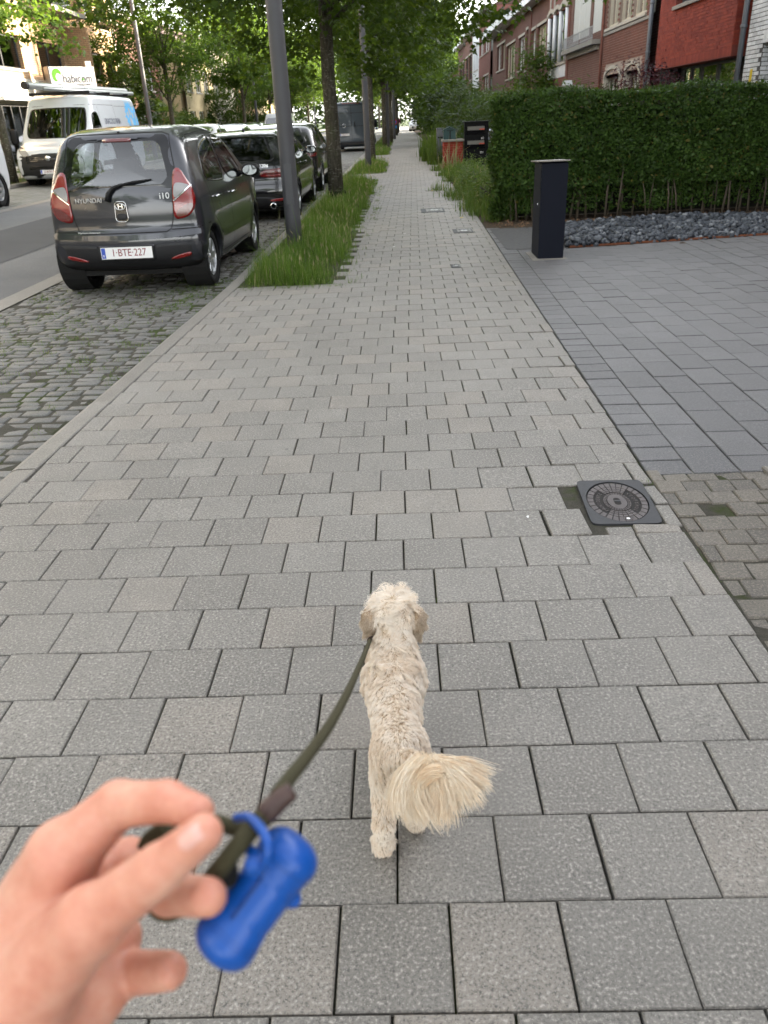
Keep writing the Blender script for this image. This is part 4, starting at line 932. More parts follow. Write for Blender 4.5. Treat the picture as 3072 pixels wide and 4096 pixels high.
L_yel = m_leaf('yellow_shrub_leaf', (0.14, 0.15, 0.012), (0.32, 0.30, 0.02), .35, (0.4, 0.36, 0.02))
L_grass = m_leaf('grass_blade', (0.036, 0.085, 0.012), (0.125, 0.222, 0.036), .40, (0.28, 0.42, 0.05), .55, (0.32, 0.29, 0.15), .10)
L_weed = m_leaf('weed_leaf', (0.050, 0.100, 0.020), (0.130, 0.200, 0.050), .40, None, .55, (0.30, 0.27, 0.13), .05)
L_seed = m_leaf('seed_head', (0.20, 0.19, 0.09), (0.36, 0.33, 0.18), .3, (0.4, 0.35, 0.15))
def m_bark():
    n = N('bark'); p = n.coord('Object'); w1 = n.noise(n.coord('Object', (1, 1, .28)), 26, 5, .7)
    c = n.ramp(w1, [(.3, (0.028, 0.024, 0.018)), (.55, (0.075, 0.066, 0.05)), (.75, (0.125, 0.115, 0.09))])
    c = n.mix(n.ramp(n.noise(n.coord('Object', (1, 1, 3)), 13, 3, .6), [(.58, 0.0), (.64, .75)]), c, (0.20, 0.195, 0.16))
    c = n.mix(n.ramp(n.noise(p, 4, 4, .6), [(.5, 0.0), (.75, .6)]), c, (0.06, 0.075, 0.03))
    return n.done(n.bsdf(c, .9, 0, n.bump(w1, .8, .02), .2))
M_bark = m_bark(); M_twig = plain('twig', (0.045, 0.036, 0.026), .9, var=.4)
MAPLE = np.array([(0,-.06),(.10,.05),(.42,-.02),(.33,.22),(.58,.45),(.27,.46),(.20,.60),(0,1.0),(-.20,.60),(-.27,.46),(-.58,.45),(-.33,.22),(-.42,-.02),(-.10,.05)])
RHOMB = np.array([(0,0),(.28,.5),(0,1.0),(-.28,.5)])
LANCE = np.array([(0,0),(.16,.45),(0,1.0),(-.16,.45)])
def leaves(pos, size, shape, q, droop=.5, out=None, up=.6):
    """leaf polygons at pos: (n, nv, 3). droop tilts tips down; out = outward direction per leaf"""
    n = len(pos); az = q.uniform(0, 2*PI, n); 
    if out is not None: az = np.arctan2(out[:, 1], out[:, 0]) + q.normal(0, .9, n)
    dp = q.normal(-droop, .45, n)
    y = np.c_[np.cos(az)*np.cos(dp), np.sin(az)*np.cos(dp), np.sin(dp)]
    ref = np.c_[q.normal(0, up, n), q.normal(0, up, n), np.ones(n)]
    x = np.cross(y, ref); x /= np.linalg.norm(x, axis=1, keepdims=True)+1e-9
    s = size*q.uniform(.65, 1.25, n)
    z = np.cross(x, y); cv = -0.25*np.abs(shape[:, 0])*1.0
    return pos[:, None, :] + s[:, None, None]*(shape[None, :, 0, None]*x[:, None, :] + shape[None, :, 1, None]*y[:, None, :] + cv[None, :, None]*z[:, None, :])
def crown_pts(q, n, c, r, clump=.38, per=45, low=0.0, shell=.55):
    """clumped points in an ellipsoid with an uneven rim"""
    m = max(8, n//per); d = q.normal(0, 1, (m, 3)); d /= np.linalg.norm(d, axis=1, keepdims=True)
    lump = 1+.16*np.sin(3*d[:, 0]+5*d[:, 1]+c[0])+.12*np.sin(7*d[:, 2]+4*d[:, 1])
    rr = (q.uniform(shell**3, 1, m)**(1/3))*lump; cc = d*rr[:, None]*np.array(r)
    cc[:, 2] = np.where(cc[:, 2] < 0, cc[:, 2]*(.9+low), cc[:, 2])
    k = q.integers(0, m, n); sz = q.uniform(.5, 1.3, m)
    p = cc[k] + q.normal(0, 1, (n, 3))*np.array([clump, clump, clump*.55])*sz[k][:, None]
    out = p/(np.linalg.norm(p, axis=1, keepdims=True)+1e-9)
    return p+np.array(c), out
def tree_mesh(seed, th, tr, c, r, n, ls, shape, mat, lean=(0, 0), clump=.38, per=45, low=0.0):
    q = np.random.default_rng(seed); m = MB(); fork = th*.80
    tp = [Vector((lean[0]*k/6+q.normal(0, .012), lean[1]*k/6+q.normal(0, .012), (c[2]+r[2]*.35)*k/6)) for k in range(7)]; tp[0] = Vector((0, 0, -.05))
    m.tube(tp, [tr*1.15, tr*1.0, tr*.93, tr*.86, tr*.66, tr*.46, tr*.18], 14)
    for k in range(15):
        z0 = fork*q.uniform(.78, 1.5); s = min(5, int(6*z0/(c[2]+r[2]*.35))); b = tp[s].lerp(tp[s+1], .5); b.z = z0
        a = 2*PI*k/15*2.4+q.normal(0, .3); ln = q.uniform(.55, .95)
        e = Vector((math.cos(a)*r[0]*ln, math.sin(a)*r[1]*ln, q.uniform(-.1, .55)*r[2]+c[2]*1.0-z0*0)) ; e.z = max(e.z, z0+.2)
        mid = b.lerp(e, .5)+Vector((0, 0, .35)); m.tube([b, b.lerp(mid, .55)+Vector((0,0,.1)), mid, e], [tr*.34, tr*.26, tr*.17, tr*.05], 7)
    tm_ = m.mesh('trunk', M_bark, True)
    p, o = crown_pts(q, n, c, r, clump, per, low)
    if len(lean): p[:, :2] += np.array(lean)
    V = leaves(p, ls, shape, q, .55, o)
    co = quadmesh('crown', V, mat, nv=len(shape)); me = co.data; bpy.data.objects.remove(co)
    return tm_, me
def tree(name, label, loc, meshes, rz=0, group=None, sc=1.0, guard=False):
    t = thing(name, label, 'tree', loc, rz, group); t.scale = (sc,)*3
    link('trunk', meshes[0], t); link('crown', meshes[1], t)
    if guard: MB().lathe([(.155,-.02),(.165,.0),(.158,.22),(.150,.23),(.146,.0)], 20).add(*ell_blob((.16,-.02,.2),(.04,.03,.04))).build('trunk_guard', M_rub, t, smooth=True)
    return t
T1 = tree_mesh(11, 4.4, .135, (.1, -.3, 5.2), (4.6, 4.6, 2.9), 44000, .105, MAPLE, L_maple, (0, 0), .30, 60, .06)
tree('maple_tree', 'nearest street maple on the right verge, bark-flecked trunk with rubber collar', (-1.27, 16.3, 0), T1, 0, 'street maples', guard=True)
T2 = tree_mesh(12, 4.0, .12, (0, 0, 5.7), (3.3, 3.3, 2.9), 30000, .098, MAPLE[[0,2,4,7,10,12]], L_maple, (0, 0), .30, 75, .05)
T3 = tree_mesh(13, 3.6, .12, (0, 0, 6.0), (3.5, 3.5, 2.8), 26000, .092, MAPLE[[0,2,4,7,10,12]], L_maple2, (0, 0), .30, 75, .05)
T5 = tree_mesh(15, 3.4, .12, (0, 0, 6.0), (2.9, 2.9, 2.9), 14000, .10, MAPLE[[0,2,4,7,10,12]], L_maple2, (0, 0), .28, 70, .05)
T4 = tree_mesh(14, 4.0, .12, (0, 0, 6.2), (3.0, 3.6, 3.0), 22000, .11, MAPLE[[0,2,4,7,10,12]], L_maple2, (0, 0), .30, 75, .05)
for k, (x, y, ms, s, lb) in enumerate([(-1.08, 33.0, T2, 1.0, 'street maple right behind the second lamp post'), (-.80, 46.1, T2, 1.0, 'street maple beside the slate blue van on the right verge'), (-.60, 58, T4, 1.05, 'street maple next after the third lamp post on the right verge'), (-.45, 70, T2, 1.1, 'street maple near the no-stopping sign'), (-.3, 84, T4, 1.1, 'far street maple past the no-stopping sign'), (-.2, 98, T2, 1.1, 'farthest street maple of the right verge row')]):
    tree('maple_tree', lb, (x, y, 0), ms, k*1.9, 'street maples', s)
for k, (x, y, ms, s, lb) in enumerate([(-10.85, 23.5, T5, .95, 'maple at the left edge beside the white delivery vans'), (-10.8, 41.4, T3, .96, 'sunlit maple behind the opposite lamp post, right of the white panel van'), (-10.8, 60.9, T4, .95, 'maple across the street left of the tall conifer'), (-10.8, 73.3, T3, .95, 'maple across the street beyond the tall conifer'), (-10.8, 88, T4, 1.0, 'far maple across the street with thin trunk'), (-10.8, 104, T3, 1.0, 'farthest maple across the street')]):
    tree('maple_tree', lb, (x, y, .2), ms, 1.0+k*2.3, 'maples across the street', s)
# the far end of the street closes with trees
for k, (x, y, s) in enumerate([(-5.0, 150, 1.7), (3.5, 140, 1.6), (9, 125, 1.5), (-14, 135, 1.6), (-22, 120, 1.6), (-4, 175, 2.0), (7, 165, 2.0), (4.6, 118, 1.1), (-16, 95, 1.4), (-19, 112, 1.5)]):
    tree('background_tree', ['tree closing the far end of the street, left of centre', 'tree closing the far end of the street above the far white car', 'tree far behind the row houses at the street end', 'tall tree far behind the maples across the street', 'tree farthest to the left behind the opposite houses', 'tall hazy tree at the very end of the road', 'tall hazy tree at the very end of the pavement', 'small tree leaning over the far pavement end', 'tree standing among the far opposite gardens', 'big tree beyond the far opposite gardens'][k], (x, y, -.3), (T2, T4, T3)[k % 3], k*1.3, 'trees at the far end', s)

q = np.random.default_rng(44); n_ = 26000; P_ = np.c_[q.uniform(-60, 60, n_), q.uniform(186, 200, n_), q.uniform(0, 1, n_)**.8*(11+2*np.sin(np.arange(n_)*.37))]
quadmesh('distant_wood', leaves(P_, 1.0, RHOMB, q, .2), L_dark, nv=4, kind='stuff', label='dark mass of trees beyond the end of the street', cat='wood')
tree('background_tree', 'unseen street maple behind the viewer, added for reflections', (-1.3, -9, 0), T2, 0.4, 'street maples', 1.0); tree('background_tree', 'unseen maple across the street behind the viewer, added for reflections', (-10.8, 3, .2), T4, 0.9, 'maples across the street', 1.0); tree('background_tree', 'unseen maple across the street far behind the viewer, added for reflections', (-10.8, -14, .2), T3, 2.9, 'maples across the street', 1.0)  # unseen trees added to reflect in the cars and cut sky light
# ---- bushes and shrubs
def bush(name, label, loc, r, n, ls, mat, shape=RHOMB, cat='shrub', seed=0, stem=True, clump=.14, per=30, droop=.1, group=None, shell=.6, cz=None):
    q = np.random.default_rng(100+seed); t = thing(name, label, cat, loc, 0, group); cz = r[2]*.95 if cz is None else cz
    p, o = crown_pts(q, n, (0, 0, cz), r, clump, per, 0, shell); p[:, 2] = np.maximum(p[:, 2], .03)
    quadmesh('foliage', leaves(p, ls, shape, q, droop, o), mat, t, nv=len(shape))
    m = MB()
    for k in range(7):
        a = 2*PI*k/7+q.normal(0, .3); e = Vector((math.cos(a)*r[0]*.6, math.sin(a)*r[1]*.6, cz+r[2]*q.uniform(-.1, .5)))
        m.tube([(0, 0, -.03), e*.45+Vector((0, 0, .1)), e], [.035, .022, .006], 6)
    m.build('stems', M_twig, t, smooth=True); return t
bush('garden_shrub', 'dark feathery shrub behind the black letter box stand', (3.2, 29.5, 0), (1.4, 2.0, 1.0), 6000, .16, L_dark, LANCE, seed=1, clump=.2)
bush('garden_shrub', 'tall dark green shrub behind the hedge end', (4.6, 23.5, 0), (1.5, 1.9, .95), 7000, .14, L_bush, LANCE, seed=2, clump=.22)
bush('garden_shrub', 'broad dark shrub overhanging the far pavement', (3.1, 38.5, 0), (1.4, 2.6, 1.35), 6000, .20, L_dark, LANCE, seed=3, clump=.25)
bush('garden_shrub', 'loose olive green shrub reaching up before the brick gable', (4.2, 34.5, 0), (1.3, 2.0, 1.2), 4500, .18, L_bush, LANCE, seed=4, clump=.25)
bush('garden_shrub', 'round dark shrub far along the right gardens', (3.0, 50, 0), (1.4, 2.8, 1.6), 5000, .24, L_dark, RHOMB, seed=5, clump=.3)
bush('garden_shrub', 'large leafy shrub at the far right gardens under the last maple', (3.4, 66, 0), (1.8, 4.0, 2.4), 6000, .30, L_bush, RHOMB, seed=6, clump=.35)
bush('garden_shrub', 'far dark shrub by the small white car', (3.0, 85, 0), (1.6, 4.0, 2.3), 4500, .34, L_dark, RHOMB, seed=7, clump=.35)
bush('garden_shrub', 'purple-leaved maple bush in front of the brown brick house', (5.55, 20.4, 0), (.85, .85, .55), 1700, .10, L_red, LANCE, seed=8, clump=.18, cz=1.75)
bush('climbing_plant', 'leafy climber growing up the front of the brick houses', (6.2, 40.5, 0), (.75, 1.2, 2.2), 5000, .17, L_bush, RHOMB, cat='climber', seed=9, clump=.22)
bush('garden_shrub', 'yellow-green clipped shrub across the street above the silver car', (-13.3, 47.5, .2), (1.1, 1.5, .75), 2200, .10, L_yel, RHOMB, seed=10, clump=.15)
bush('garden_shrub', 'big dark evergreen shrub behind the white panel van', (-14.4, 44.0, .2), (2.2, 2.6, 1.9), 7000, .22, L_dark, RHOMB, seed=11, clump=.3, cz=2.6)
bush('garden_shrub', 'bushy green shrub beside the palm across the street', (-14.2, 57.5, .2), (1.5, 3.6, 1.1), 5000, .20, L_bush, RHOMB, seed=12, clump=.3)
bush('garden_shrub', 'low shrub under the big evergreen across the street', (-13.6, 41.5, .2), (1.0, 2.0, .8), 3000, .15, L_bush, RHOMB, seed=15, clump=.25)
bush('conifer', 'tall dark column conifer across the street behind the black estate car', (-13.2, 66.5, .2), (1.6, 1.6, 2.1), 7000, .22, L_dark, LANCE, cat='conifer', seed=13, clump=.2, droop=-.6)
bush('conifer', 'second dark conifer farther along the opposite gardens', (-13.6, 80, .2), (1.8, 1.8, 2.8), 5000, .28, L_dark, LANCE, cat='conifer', seed=14, clump=.25, droop=-.6)
# fan palm across the street
def palm(loc):
    t = thing('palm_tree', 'fan palm with shaggy trunk across the street in front of the yellow houses', 'palm', loc)
    q = np.random.default_rng(5); MB().tube([(0,0,-.05),(.03,0,.7),(0,0,1.45)], [.20,.17,.20], 12).build('trunk', M_bark, t, smooth=True)
    m = MB()
    for k in range(46):
        a = q.uniform(0, 2*PI); el = q.uniform(-.5, 1.2); ln = q.uniform(.75, 1.1); d = Vector((math.cos(a)*math.cos(el), math.sin(a)*math.cos(el), math.sin(el)))
        b = Vector((0, 0, 1.5)); e = b+d*ln; m.tube([b, e], [.014, .008], 4, caps=False)
        s = d.cross(Vector((0,0,1))).normalized(); u = s.cross(d)
        for j in np.linspace(-1.25, 1.25, 13):
            w_ = (d*math.cos(j)+s*math.sin(j))*.62*(1-.15*abs(j)); tip = e+w_+Vector((0,0,-.14)); h_ = w_.normalized().cross(u)*.022
            m.add([e, e+w_*.5+h_, tip, e+w_*.5-h_], [(0,1,2,3)])
    m.build('fronds', L_bush, t)
palm((-13.9, 52.0, .2))

# ---- hedge on the right
def hedge():
    x0, x1, y0, y1, H = 1.42, 7.0, 12.25, 13.05, 1.63
    t = thing('hedge', 'clipped dark green hedge with bare stems at its foot, beside the driveway', 'hedge', (0, 0, 0)); q = np.random.default_rng(21)
    def bulge(u, v): return .05*np.sin(u*3.1+1)+.04*np.sin(u*7.3+v*4)+.03*np.sin(v*9+u*2)
    P = []; O = []
    n = 70000; u = q.uniform(x0, x1, n); v = q.uniform(.10, H, n); keep = q.uniform(0, 1, n) < np.clip((v-.02-.14*np.sin(u*2.7)-.12*np.sin(u*6.1))/.45, .20, 1); u, v = u[keep], v[keep]
    P.append(np.c_[u, y0-bulge(u, v)+np.abs(q.normal(0, .075, len(u)))-.02+.10*(v < .45), v]); O.append(np.tile([0, -1, .25], (len(u), 1)))
    n = 17000; u = q.uniform(x0, x1, n); v = q.uniform(y0-.04, y1, n); P.append(np.c_[u, v, H+bulge(u, v*3)*.7-np.abs(q.normal(0, .05, n))+.03]); O.append(np.tile([0, -.3, 1.0], (n, 1)))
    n = 11000; u = q.uniform(y0, y1, n); v = q.uniform(.05, H, n); P.append(np.c_[x0-bulge(u, v)*1.3+np.abs(q.normal(0, .08, n)), u, v]); O.append(np.tile([-1, 0, .25], (n, 1)))
    P = np.concatenate(P); O = np.concatenate(O)
    n = len(P); az = O + q.normal(0, .55, (n, 3)); y = az/np.linalg.norm(az, axis=1, keepdims=True); rf = q.normal(0, 1, (n, 3)); x = np.cross(y, rf); x /= np.linalg.norm(x, axis=1, keepdims=True)
    s = .034*q.gamma(7, 1/7, n); sh_ = np.array([(0,0),(.30,.35),(.22,.75),(0,1.0),(-.22,.75),(-.30,.35)])
    nv = np.cross(x, y); tilt = (y*.55+nv*.8*np.where(q.uniform(0, 1, n) < .5, 1, -1)[:, None]); tilt /= np.linalg.norm(tilt, axis=1, keepdims=True)
    V = P[:, None, :] + s[:, None, None]*(sh_[None, :, 0, None]*x[:, None, :] + sh_[None, :, 1, None]*tilt[:, None, :])
    quadmesh('leaves', V, L_hedge, t, nv=6)
    k = 260; u = q.uniform(x0, x1, k); sp = q.uniform(.05, .16, k); tw = MB()                 # young shoots standing above the clipped top
    for a, b in zip(u, sp): yy = q.uniform(y0, y1-.2); tw.tube([(a, yy, H-.03), (a+q.normal(0,.02), yy, H+b)], [.004, .002], 4, caps=False)
    tw.build('top_shoots', L_hedge, t)
    MB().box(x0+.22, x1, y0+.26, y1-.1, .42, H-.16).build('light_block_core', plain('hedge_shade', (0.010, 0.011, 0.006), 1.0), t)  # solid dark box added inside the hedge to block light
    MB().box(x0+.3, x1, y1-.14, y1-.10, 0, .5).build('shade_panel', plain('hedge_shade', (0,0,0)), t)  # near-black panel stands in for the shade behind the stems
    for k in range(58):
        a = x0+.12+(x1-x0-.2)*k/57+q.normal(0, .03); yy = y0+q.uniform(.02, .3); r_ = q.uniform(.007, .017); h_ = q.uniform(.55, .8); dx = q.normal(0, .07)
        MB().tube([(a, yy, -.02), (a+dx*.4, yy+q.normal(0,.02), h_*.5), (a+dx, yy+.02, h_)], [r_*1.2, r_, r_*.7], 7).build('stem', M_stem, t, smooth=True)
M_stem = plain('hedge_stem', (0.075, 0.060, 0.042), .9, var=.45, bump=.4, bscale=50)
hedge()

M_verge = m_soil('verge_earth', (0.030, 0.030, 0.016), (0.075, 0.066, 0.040), 25, .5, (0.035, 0.055, 0.014))
# ---- grass verges, weeds
BLADE = 5
def blades(x, y, z, q, h, w0, bend=.5):
    n = len(x); a = q.uniform(0, 2*PI, n); d = np.c_[np.cos(a), np.sin(a), np.zeros(n)]; s = np.c_[-np.sin(a), np.cos(a), np.zeros(n)]
    b = np.abs(q.normal(0, bend, n))[:, None]; h = h[:, None]; B = np.c_[x, y, z]; w = (w0*q.uniform(.6, 1.3, n))[:, None]
    mid = B + np.array([0, 0, 1.0])*h*.60 + d*h*b*.25; tip = B + np.array([0, 0, 1.0])*h*(1-.25*np.minimum(b, 1.4)) + d*h*b*.85
    return np.stack([B-s*w, B+s*w, mid+s*w*.75, tip, mid-s*w*.75], 1)
def grass_patch(label, x0, x1, y0, y1, dens, hm, seed, w0=.0022, edge=.12):
    q = np.random.default_rng(seed); n = int((x1-x0)*(y1-y0)*dens); x = q.uniform(x0, x1, n); y = q.uniform(y0, y1, n)
    e = np.minimum.reduce([x-x0, x1-x, y-y0+.05, y1-y+.1]); keep = q.uniform(0, 1, n) < np.clip(.35+e/edge*.5, 0, 1)*np.clip(.45+.6*np.sin(x*4.1+y*2.3)+.5*np.sin(y*5.7-x*3)+.5, .35, 1)
    keep &= q.uniform(0, 1, n) < np.clip((x1-x)/.22+.45*np.sin(y*6.3)+.35*np.sin(y*2.1+x*9)-.05, .08, 1)*np.clip((y-y0)/.12+.4*np.sin(x*11), .15, 1)
    x, y, e = x[keep], y[keep], e[keep]
    h = hm*q.gamma(5, .2, len(x))*np.clip(.5+e/.5, .45, 1.15)*np.clip(1+.45*np.sin(y*3.3+x*5)+.35*np.sin(y*1.3-x*2.2), .35, 1.9); near = np.maximum(1, np.asarray(y)/12)
    V = blades(x, y, np.full(len(x), -.015), q, h, w0*near, .55)
    blademesh('verge_grass', V, L_grass, kind='stuff', label=label, cat='grass')
    m = max(6, int(n*.004)); x = q.uniform(x0+.1, x1-.1, m); y = q.uniform(y0+.1, y1, m); h = hm*q.uniform(1.3, 1.9, m)
    V = blades(x, y, np.zeros(m), q, h, w0*.5*np.maximum(1, y/12), .35); tips = V[:, 3]
    up = np.c_[q.normal(0,.3,m), q.normal(0,.3,m), np.ones(m)]*.035; sd_ = np.c_[np.ones(m), np.zeros(m), np.zeros(m)]*.006*np.maximum(1, y/12)[:, None]
    hd = np.stack([tips-up*.6, tips+sd_, tips+up*1.2, tips+up*1.4, tips-sd_], 1)
    blademesh('grass_seed_heads', np.concatenate([V, hd]), L_seed, kind='stuff', label='pale seed heads standing out of '+label, cat='grass')
for (a, b, c, d), dn, lb in zip(GRASS, (5200, 1500, 700, 300, 180), ('tall grass of the nearest verge around the lamp post', 'tall grass tuft around the second lamp post', 'verge grass by the slate blue van', 'far verge grass after the third lamp post', 'farthest verge grass on the right')):
    sheet('verge_soil', a, b, c, d, -0.006, M_verge, **S); grass_patch(lb, a+.03, b+.02, c, d, dn, .135, int(c))
grass_patch('low grass along the opposite kerb', -11.7, -10.5, 17, 80, 120, .16, 77); bpy.data.objects['verge_grass.005'].location.z = zO+.09
def tufts(name, label, pts, n, hm, spread, seed, mat, w0=.0020, bend=.7, kind='stuff'):
    q = np.random.default_rng(seed); X = []; Y = []; Z = []
    for (x, y, z) in pts: k = max(3, int(n*q.uniform(.4, 1.5))); X += list(q.normal(x, spread, k)); Y += list(q.normal(y, spread, k)); Z += [z-.01]*k
    X, Y, Z = map(np.array, (X, Y, Z)); V = blades(X, Y, Z, q, hm*q.gamma(4, .25, len(X)), w0*np.maximum(1, Y/9), bend)
    return blademesh(name, V, mat, kind=kind, label=label, cat='grass')
q = np.random.default_rng(9)
pts = [(x, y, float(road_z(x))) for x, y in zip(q.uniform(-3.9, -2.05, 300), np.concatenate([q.uniform(5.2, 9.5, 200), q.uniform(3, 14, 100)]))]
pts += [(float(xL(y))-.22+q.normal(0, .03), y, -.10) for y in q.uniform(4.5, 20, 150)] + [(-2.2+q.normal(0,.12), y, -.10) for y in q.uniform(7.2, 9.0, 70)]
tufts('joint_weeds', 'moss and grass sprouting between the granite setts', pts, 22, .028, .035, 3, L_weed, .0016, 1.2)
pts = [(float(xR(y))+q.normal(.0, .012), y, -.012) for y in q.uniform(1.6, 4.4, 26)] + [(1.02+q.normal(0,.03), 3.05+q.normal(0,.03), -.01) for _ in range(14)]
tufts('edge_weeds', 'moss and grass along the right edge of the pavement', pts, 10, .016, .012, 4, L_weed, .0011, 1.0)
tufts('joint_moss', 'green moss specks in the tile joints near the dog', MOSS, 14, .006, .008, 14, L_weed, .0011, 1.3)
pts = [(q.uniform(-.66, -.42), y, -.01) for y in q.uniform(7.8, 20, 60)] + [(q.uniform(-1.6, -.5), 7.75+abs(q.normal(0,.04)), -.01) for _ in range(30)]
tufts('verge_fringe', 'grass creeping from the nearest verge over the tiles', pts, 14, .05, .04, 6, L_grass, .0018, 1.1)
pts = [(1.5+q.normal(0, .22)+.004*(y-13), y, -.01) for y in q.uniform(12.4, 25.5, 120)]
pts2 = [(q.uniform(-1.6, -.65), y, -.01) for y in q.uniform(7.9, 22, 70)]
tufts('dry_grass', 'dry straw stalks in the nearest verge', pts2, 9, .13, .05, 16, L_seed, .0016, .9)
tufts('pavement_weeds', 'ferny weeds along the pavement below the hedge end', pts, 55, .19, .10, 7, L_weed, .0035, .75)
pts = [(1.35+q.normal(0, .16), y, -.01) for y in q.uniform(28.5, 36, 60)]
tufts('poppy_weeds', 'tall wild weeds beside the grey letter box', pts, 60, .50, .12, 8, L_bush, .004, .4)
pts = [(1.48+q.normal(0,.12), y, 0) for y in q.uniform(24.6, 26.6, 10)]
tufts('foxtail_grass', 'pale foxtail grass at the foot of the red brick pillar', pts, 7, .55, .10, 9, L_seed, .006, .5)
# leafy weeds with side leaflets below the hedge end
for k, (x, y) in enumerate([(1.55, 14.6), (1.75, 15.8), (1.6, 17.4), (1.85, 18.8), (1.7, 20.6)]):
    bush('weed_clump', ['ferny weed clump nearest the hedge end', 'second ferny weed clump from the hedge end', 'middle ferny weed clump beside the pavement', 'ferny weed clump before the letter box stand', 'last ferny weed clump before the brick pillar'][k], (x, y, 0), (.36, .6, .27), 1500, .075, L_weed, LANCE, cat='weeds', seed=30+k, clump=.11, droop=-.1, group='weeds below the hedge end')
# ------------------------------------------------------------------ lamp posts
M_pole = plain('grey_pole', (0.066, 0.066, 0.070), .5, var=.10, nscale=3, bump=.05, bscale=200, spec=.35)
M_lamp = plain('lantern_glass', (0.55, 0.55, 0.52), .2)
def lamp_post(label, x, y, z, r0, r1, Hh, arm, group):
    t = thing('lamp_post', label, 'lamp post', (x, y, z), 0, group)
    MB().tube([(0,0,-.1),(0,0,.4),(0,0,Hh*.5),(0,0,Hh)], [r0, r0*.99, (r0+r1)/2, r1], 28).build('pole', M_pole, t, smooth=True)
    MB().box(-r0*.45, r0*.45, -r0-.004, -r0*.80, .55, 1.0, bev=.0).build('hatch', M_pole, t)
    MB().tube([(0,0,Hh-.02),(arm*.5,0,Hh+.12),(arm,0,Hh+.15)], [r1*.8, r1*.6, r1*.5], 10).build('arm', M_pole, t, smooth=True)
    h = MB().add(*ell_blob((arm*1.3, 0, Hh+.15), (.38, .15, .07), p=.6)).build('lantern', M_pole, t, smooth=True)
    MB().box(arm*1.3-.28, arm*1.3+.28, -.11, .11, Hh+.055, Hh+.085).build('lens', M_lamp, h)
    return t
lamp_post('nearest grey lamp post standing in the verge grass', -1.36, 10.28, 0, .098, .082, 8.0, -1.4, 'lamp posts on the right verge')
lamp_post('second grey lamp post beyond the maple trunk', -1.03, 27.3, 0, .098, .080, 8.0, -1.4, 'lamp posts on the right verge')
lamp_post('third lamp post beside the slate blue van', -.66, 49.0, 0, .098, .080, 8.0, -1.4, 'lamp posts on the right verge')
lamp_post('fourth lamp post standing by the no-stopping sign', -.41, 68.5, 0, .098, .080, 8.0, -1.4, 'lamp posts on the right verge')
lamp_post('thin dark lamp post across the street behind the white panel van', -10.8, 37.6, .2, .10, .075, 8.6, 1.4, 'lamp posts across the street')
lamp_post('lamp post across the street beside the tall conifer', -10.8, 66.1, .2, .10, .075, 8.6, 1.4, 'lamp posts across the street')
lamp_post('farther lamp post across the street right of the nearest post', -10.8, 84, .2, .10, .075, 8.6, 1.4, 'lamp posts across the street')
lamp_post('farthest lamp post across the street', -10.8, 112, .2, .10, .075, 8.6, 1.4, 'lamp posts across the street')
# ------------------------------------------------------------------ houses
def m_brick(name, c1, c2, mortar, bw=.21, bh=.072, ms=.012, ax='yz'):
    n = N(name); p = n.n('NewGeometry').outputs['Position']; sx = n.n('SeparateXYZ'); n.t.links.new(p, sx.inputs[0])
    cb = n.n('CombineXYZ'); n.t.links.new(n.math('ADD', sx.outputs[1], sx.outputs[0]), cb.inputs[0]); n.t.links.new(sx.outputs[2], cb.inputs[1])
    b = n.n('TexBrick', i={'Scale': 1.0, 'Brick Width': bw, 'Row Height': bh, 'Mortar Size': ms, 'Mortar Smooth': .2, 'Bias': -.1, 'Color1': (*c1, 1), 'Color2': (*c2, 1), 'Mortar': (*mortar, 1)}); n.t.links.new(cb.outputs[0], b.inputs[0])
    c = n.mix(n.ramp(n.noise(p, 1.3, 5, .65), [(.35, 0.0), (.8, .4)]), b.outputs[0], tuple(x*.5 for x in c1))
    c = n.mix(n.math('MULTIPLY', n.noise(p, 40, 3, .7), .35), c, tuple(x*.6 for x in c2))
    return n.done(n.bsdf(c, .88, 0, n.bump(n.math('SUBTRACT', 1.0, b.outputs[1]), .7, .012), .25))
def m_loose_brick(name, c1, c2):
    n = N(name); r = rnd_value(n); p = n.n('NewGeometry').outputs['Position']
    c = n.mix(r, c1, c2); c = n.mix(n.ramp(n.noise(p, 30, 5, .7), [(.4, 0.0), (.75, .55)]), c, tuple(x*.55 for x in c1))
    c = n.mix(n.ramp(n.noise(p, 1.2, 4, .6), [(.45, 0.0), (.75, .35)]), c, tuple(min(1, x*1.35) for x in c2))
    return n.done(n.bsdf(c, .85, 0, n.bump(n.noise(p, 90, 4, .7), .6, .004), .3))
B_red = m_loose_brick('red_brick', (0.165, 0.027, 0.018), (0.25, 0.044, 0.025)); B_redm = plain('red_mortar', (0.15, 0.036, 0.025), .95, var=.2)
B_white = m_loose_brick('white_glazed_brick', (0.50, 0.51, 0.52), (0.68, 0.69, 0.70)); B_dkm = plain('dark_mortar', (0.07, 0.066, 0.062), .95)
B_brown = m_loose_brick('brown_brick', (0.115, 0.045, 0.032), (0.175, 0.068, 0.048)); B_ltm = plain('pale_mortar', (0.30, 0.24, 0.20), .95)
K_brown = m_brick('brown_brick_wall', (0.125, 0.052, 0.038), (0.17, 0.070, 0.05), (0.19, 0.14, 0.115)); K_plum = m_brick('plum_brick_wall', (0.135, 0.066, 0.052), (0.155, 0.078, 0.062), (0.15, 0.09, 0.075), ms=.006)
K_red = m_brick('red_brick_wall', (0.15, 0.052, 0.042), (0.20, 0.07, 0.055), (0.18, 0.11, 0.09))
K_yellow = m_brick('yellow_brick_wall', (0.40, 0.25, 0.135), (0.50, 0.33, 0.19), (0.20, 0.14, 0.09)); K_cream = m_brick('cream_brick_wall', (0.50, 0.45, 0.36), (0.62, 0.57, 0.47), (0.28, 0.24, 0.19), .24, .085)
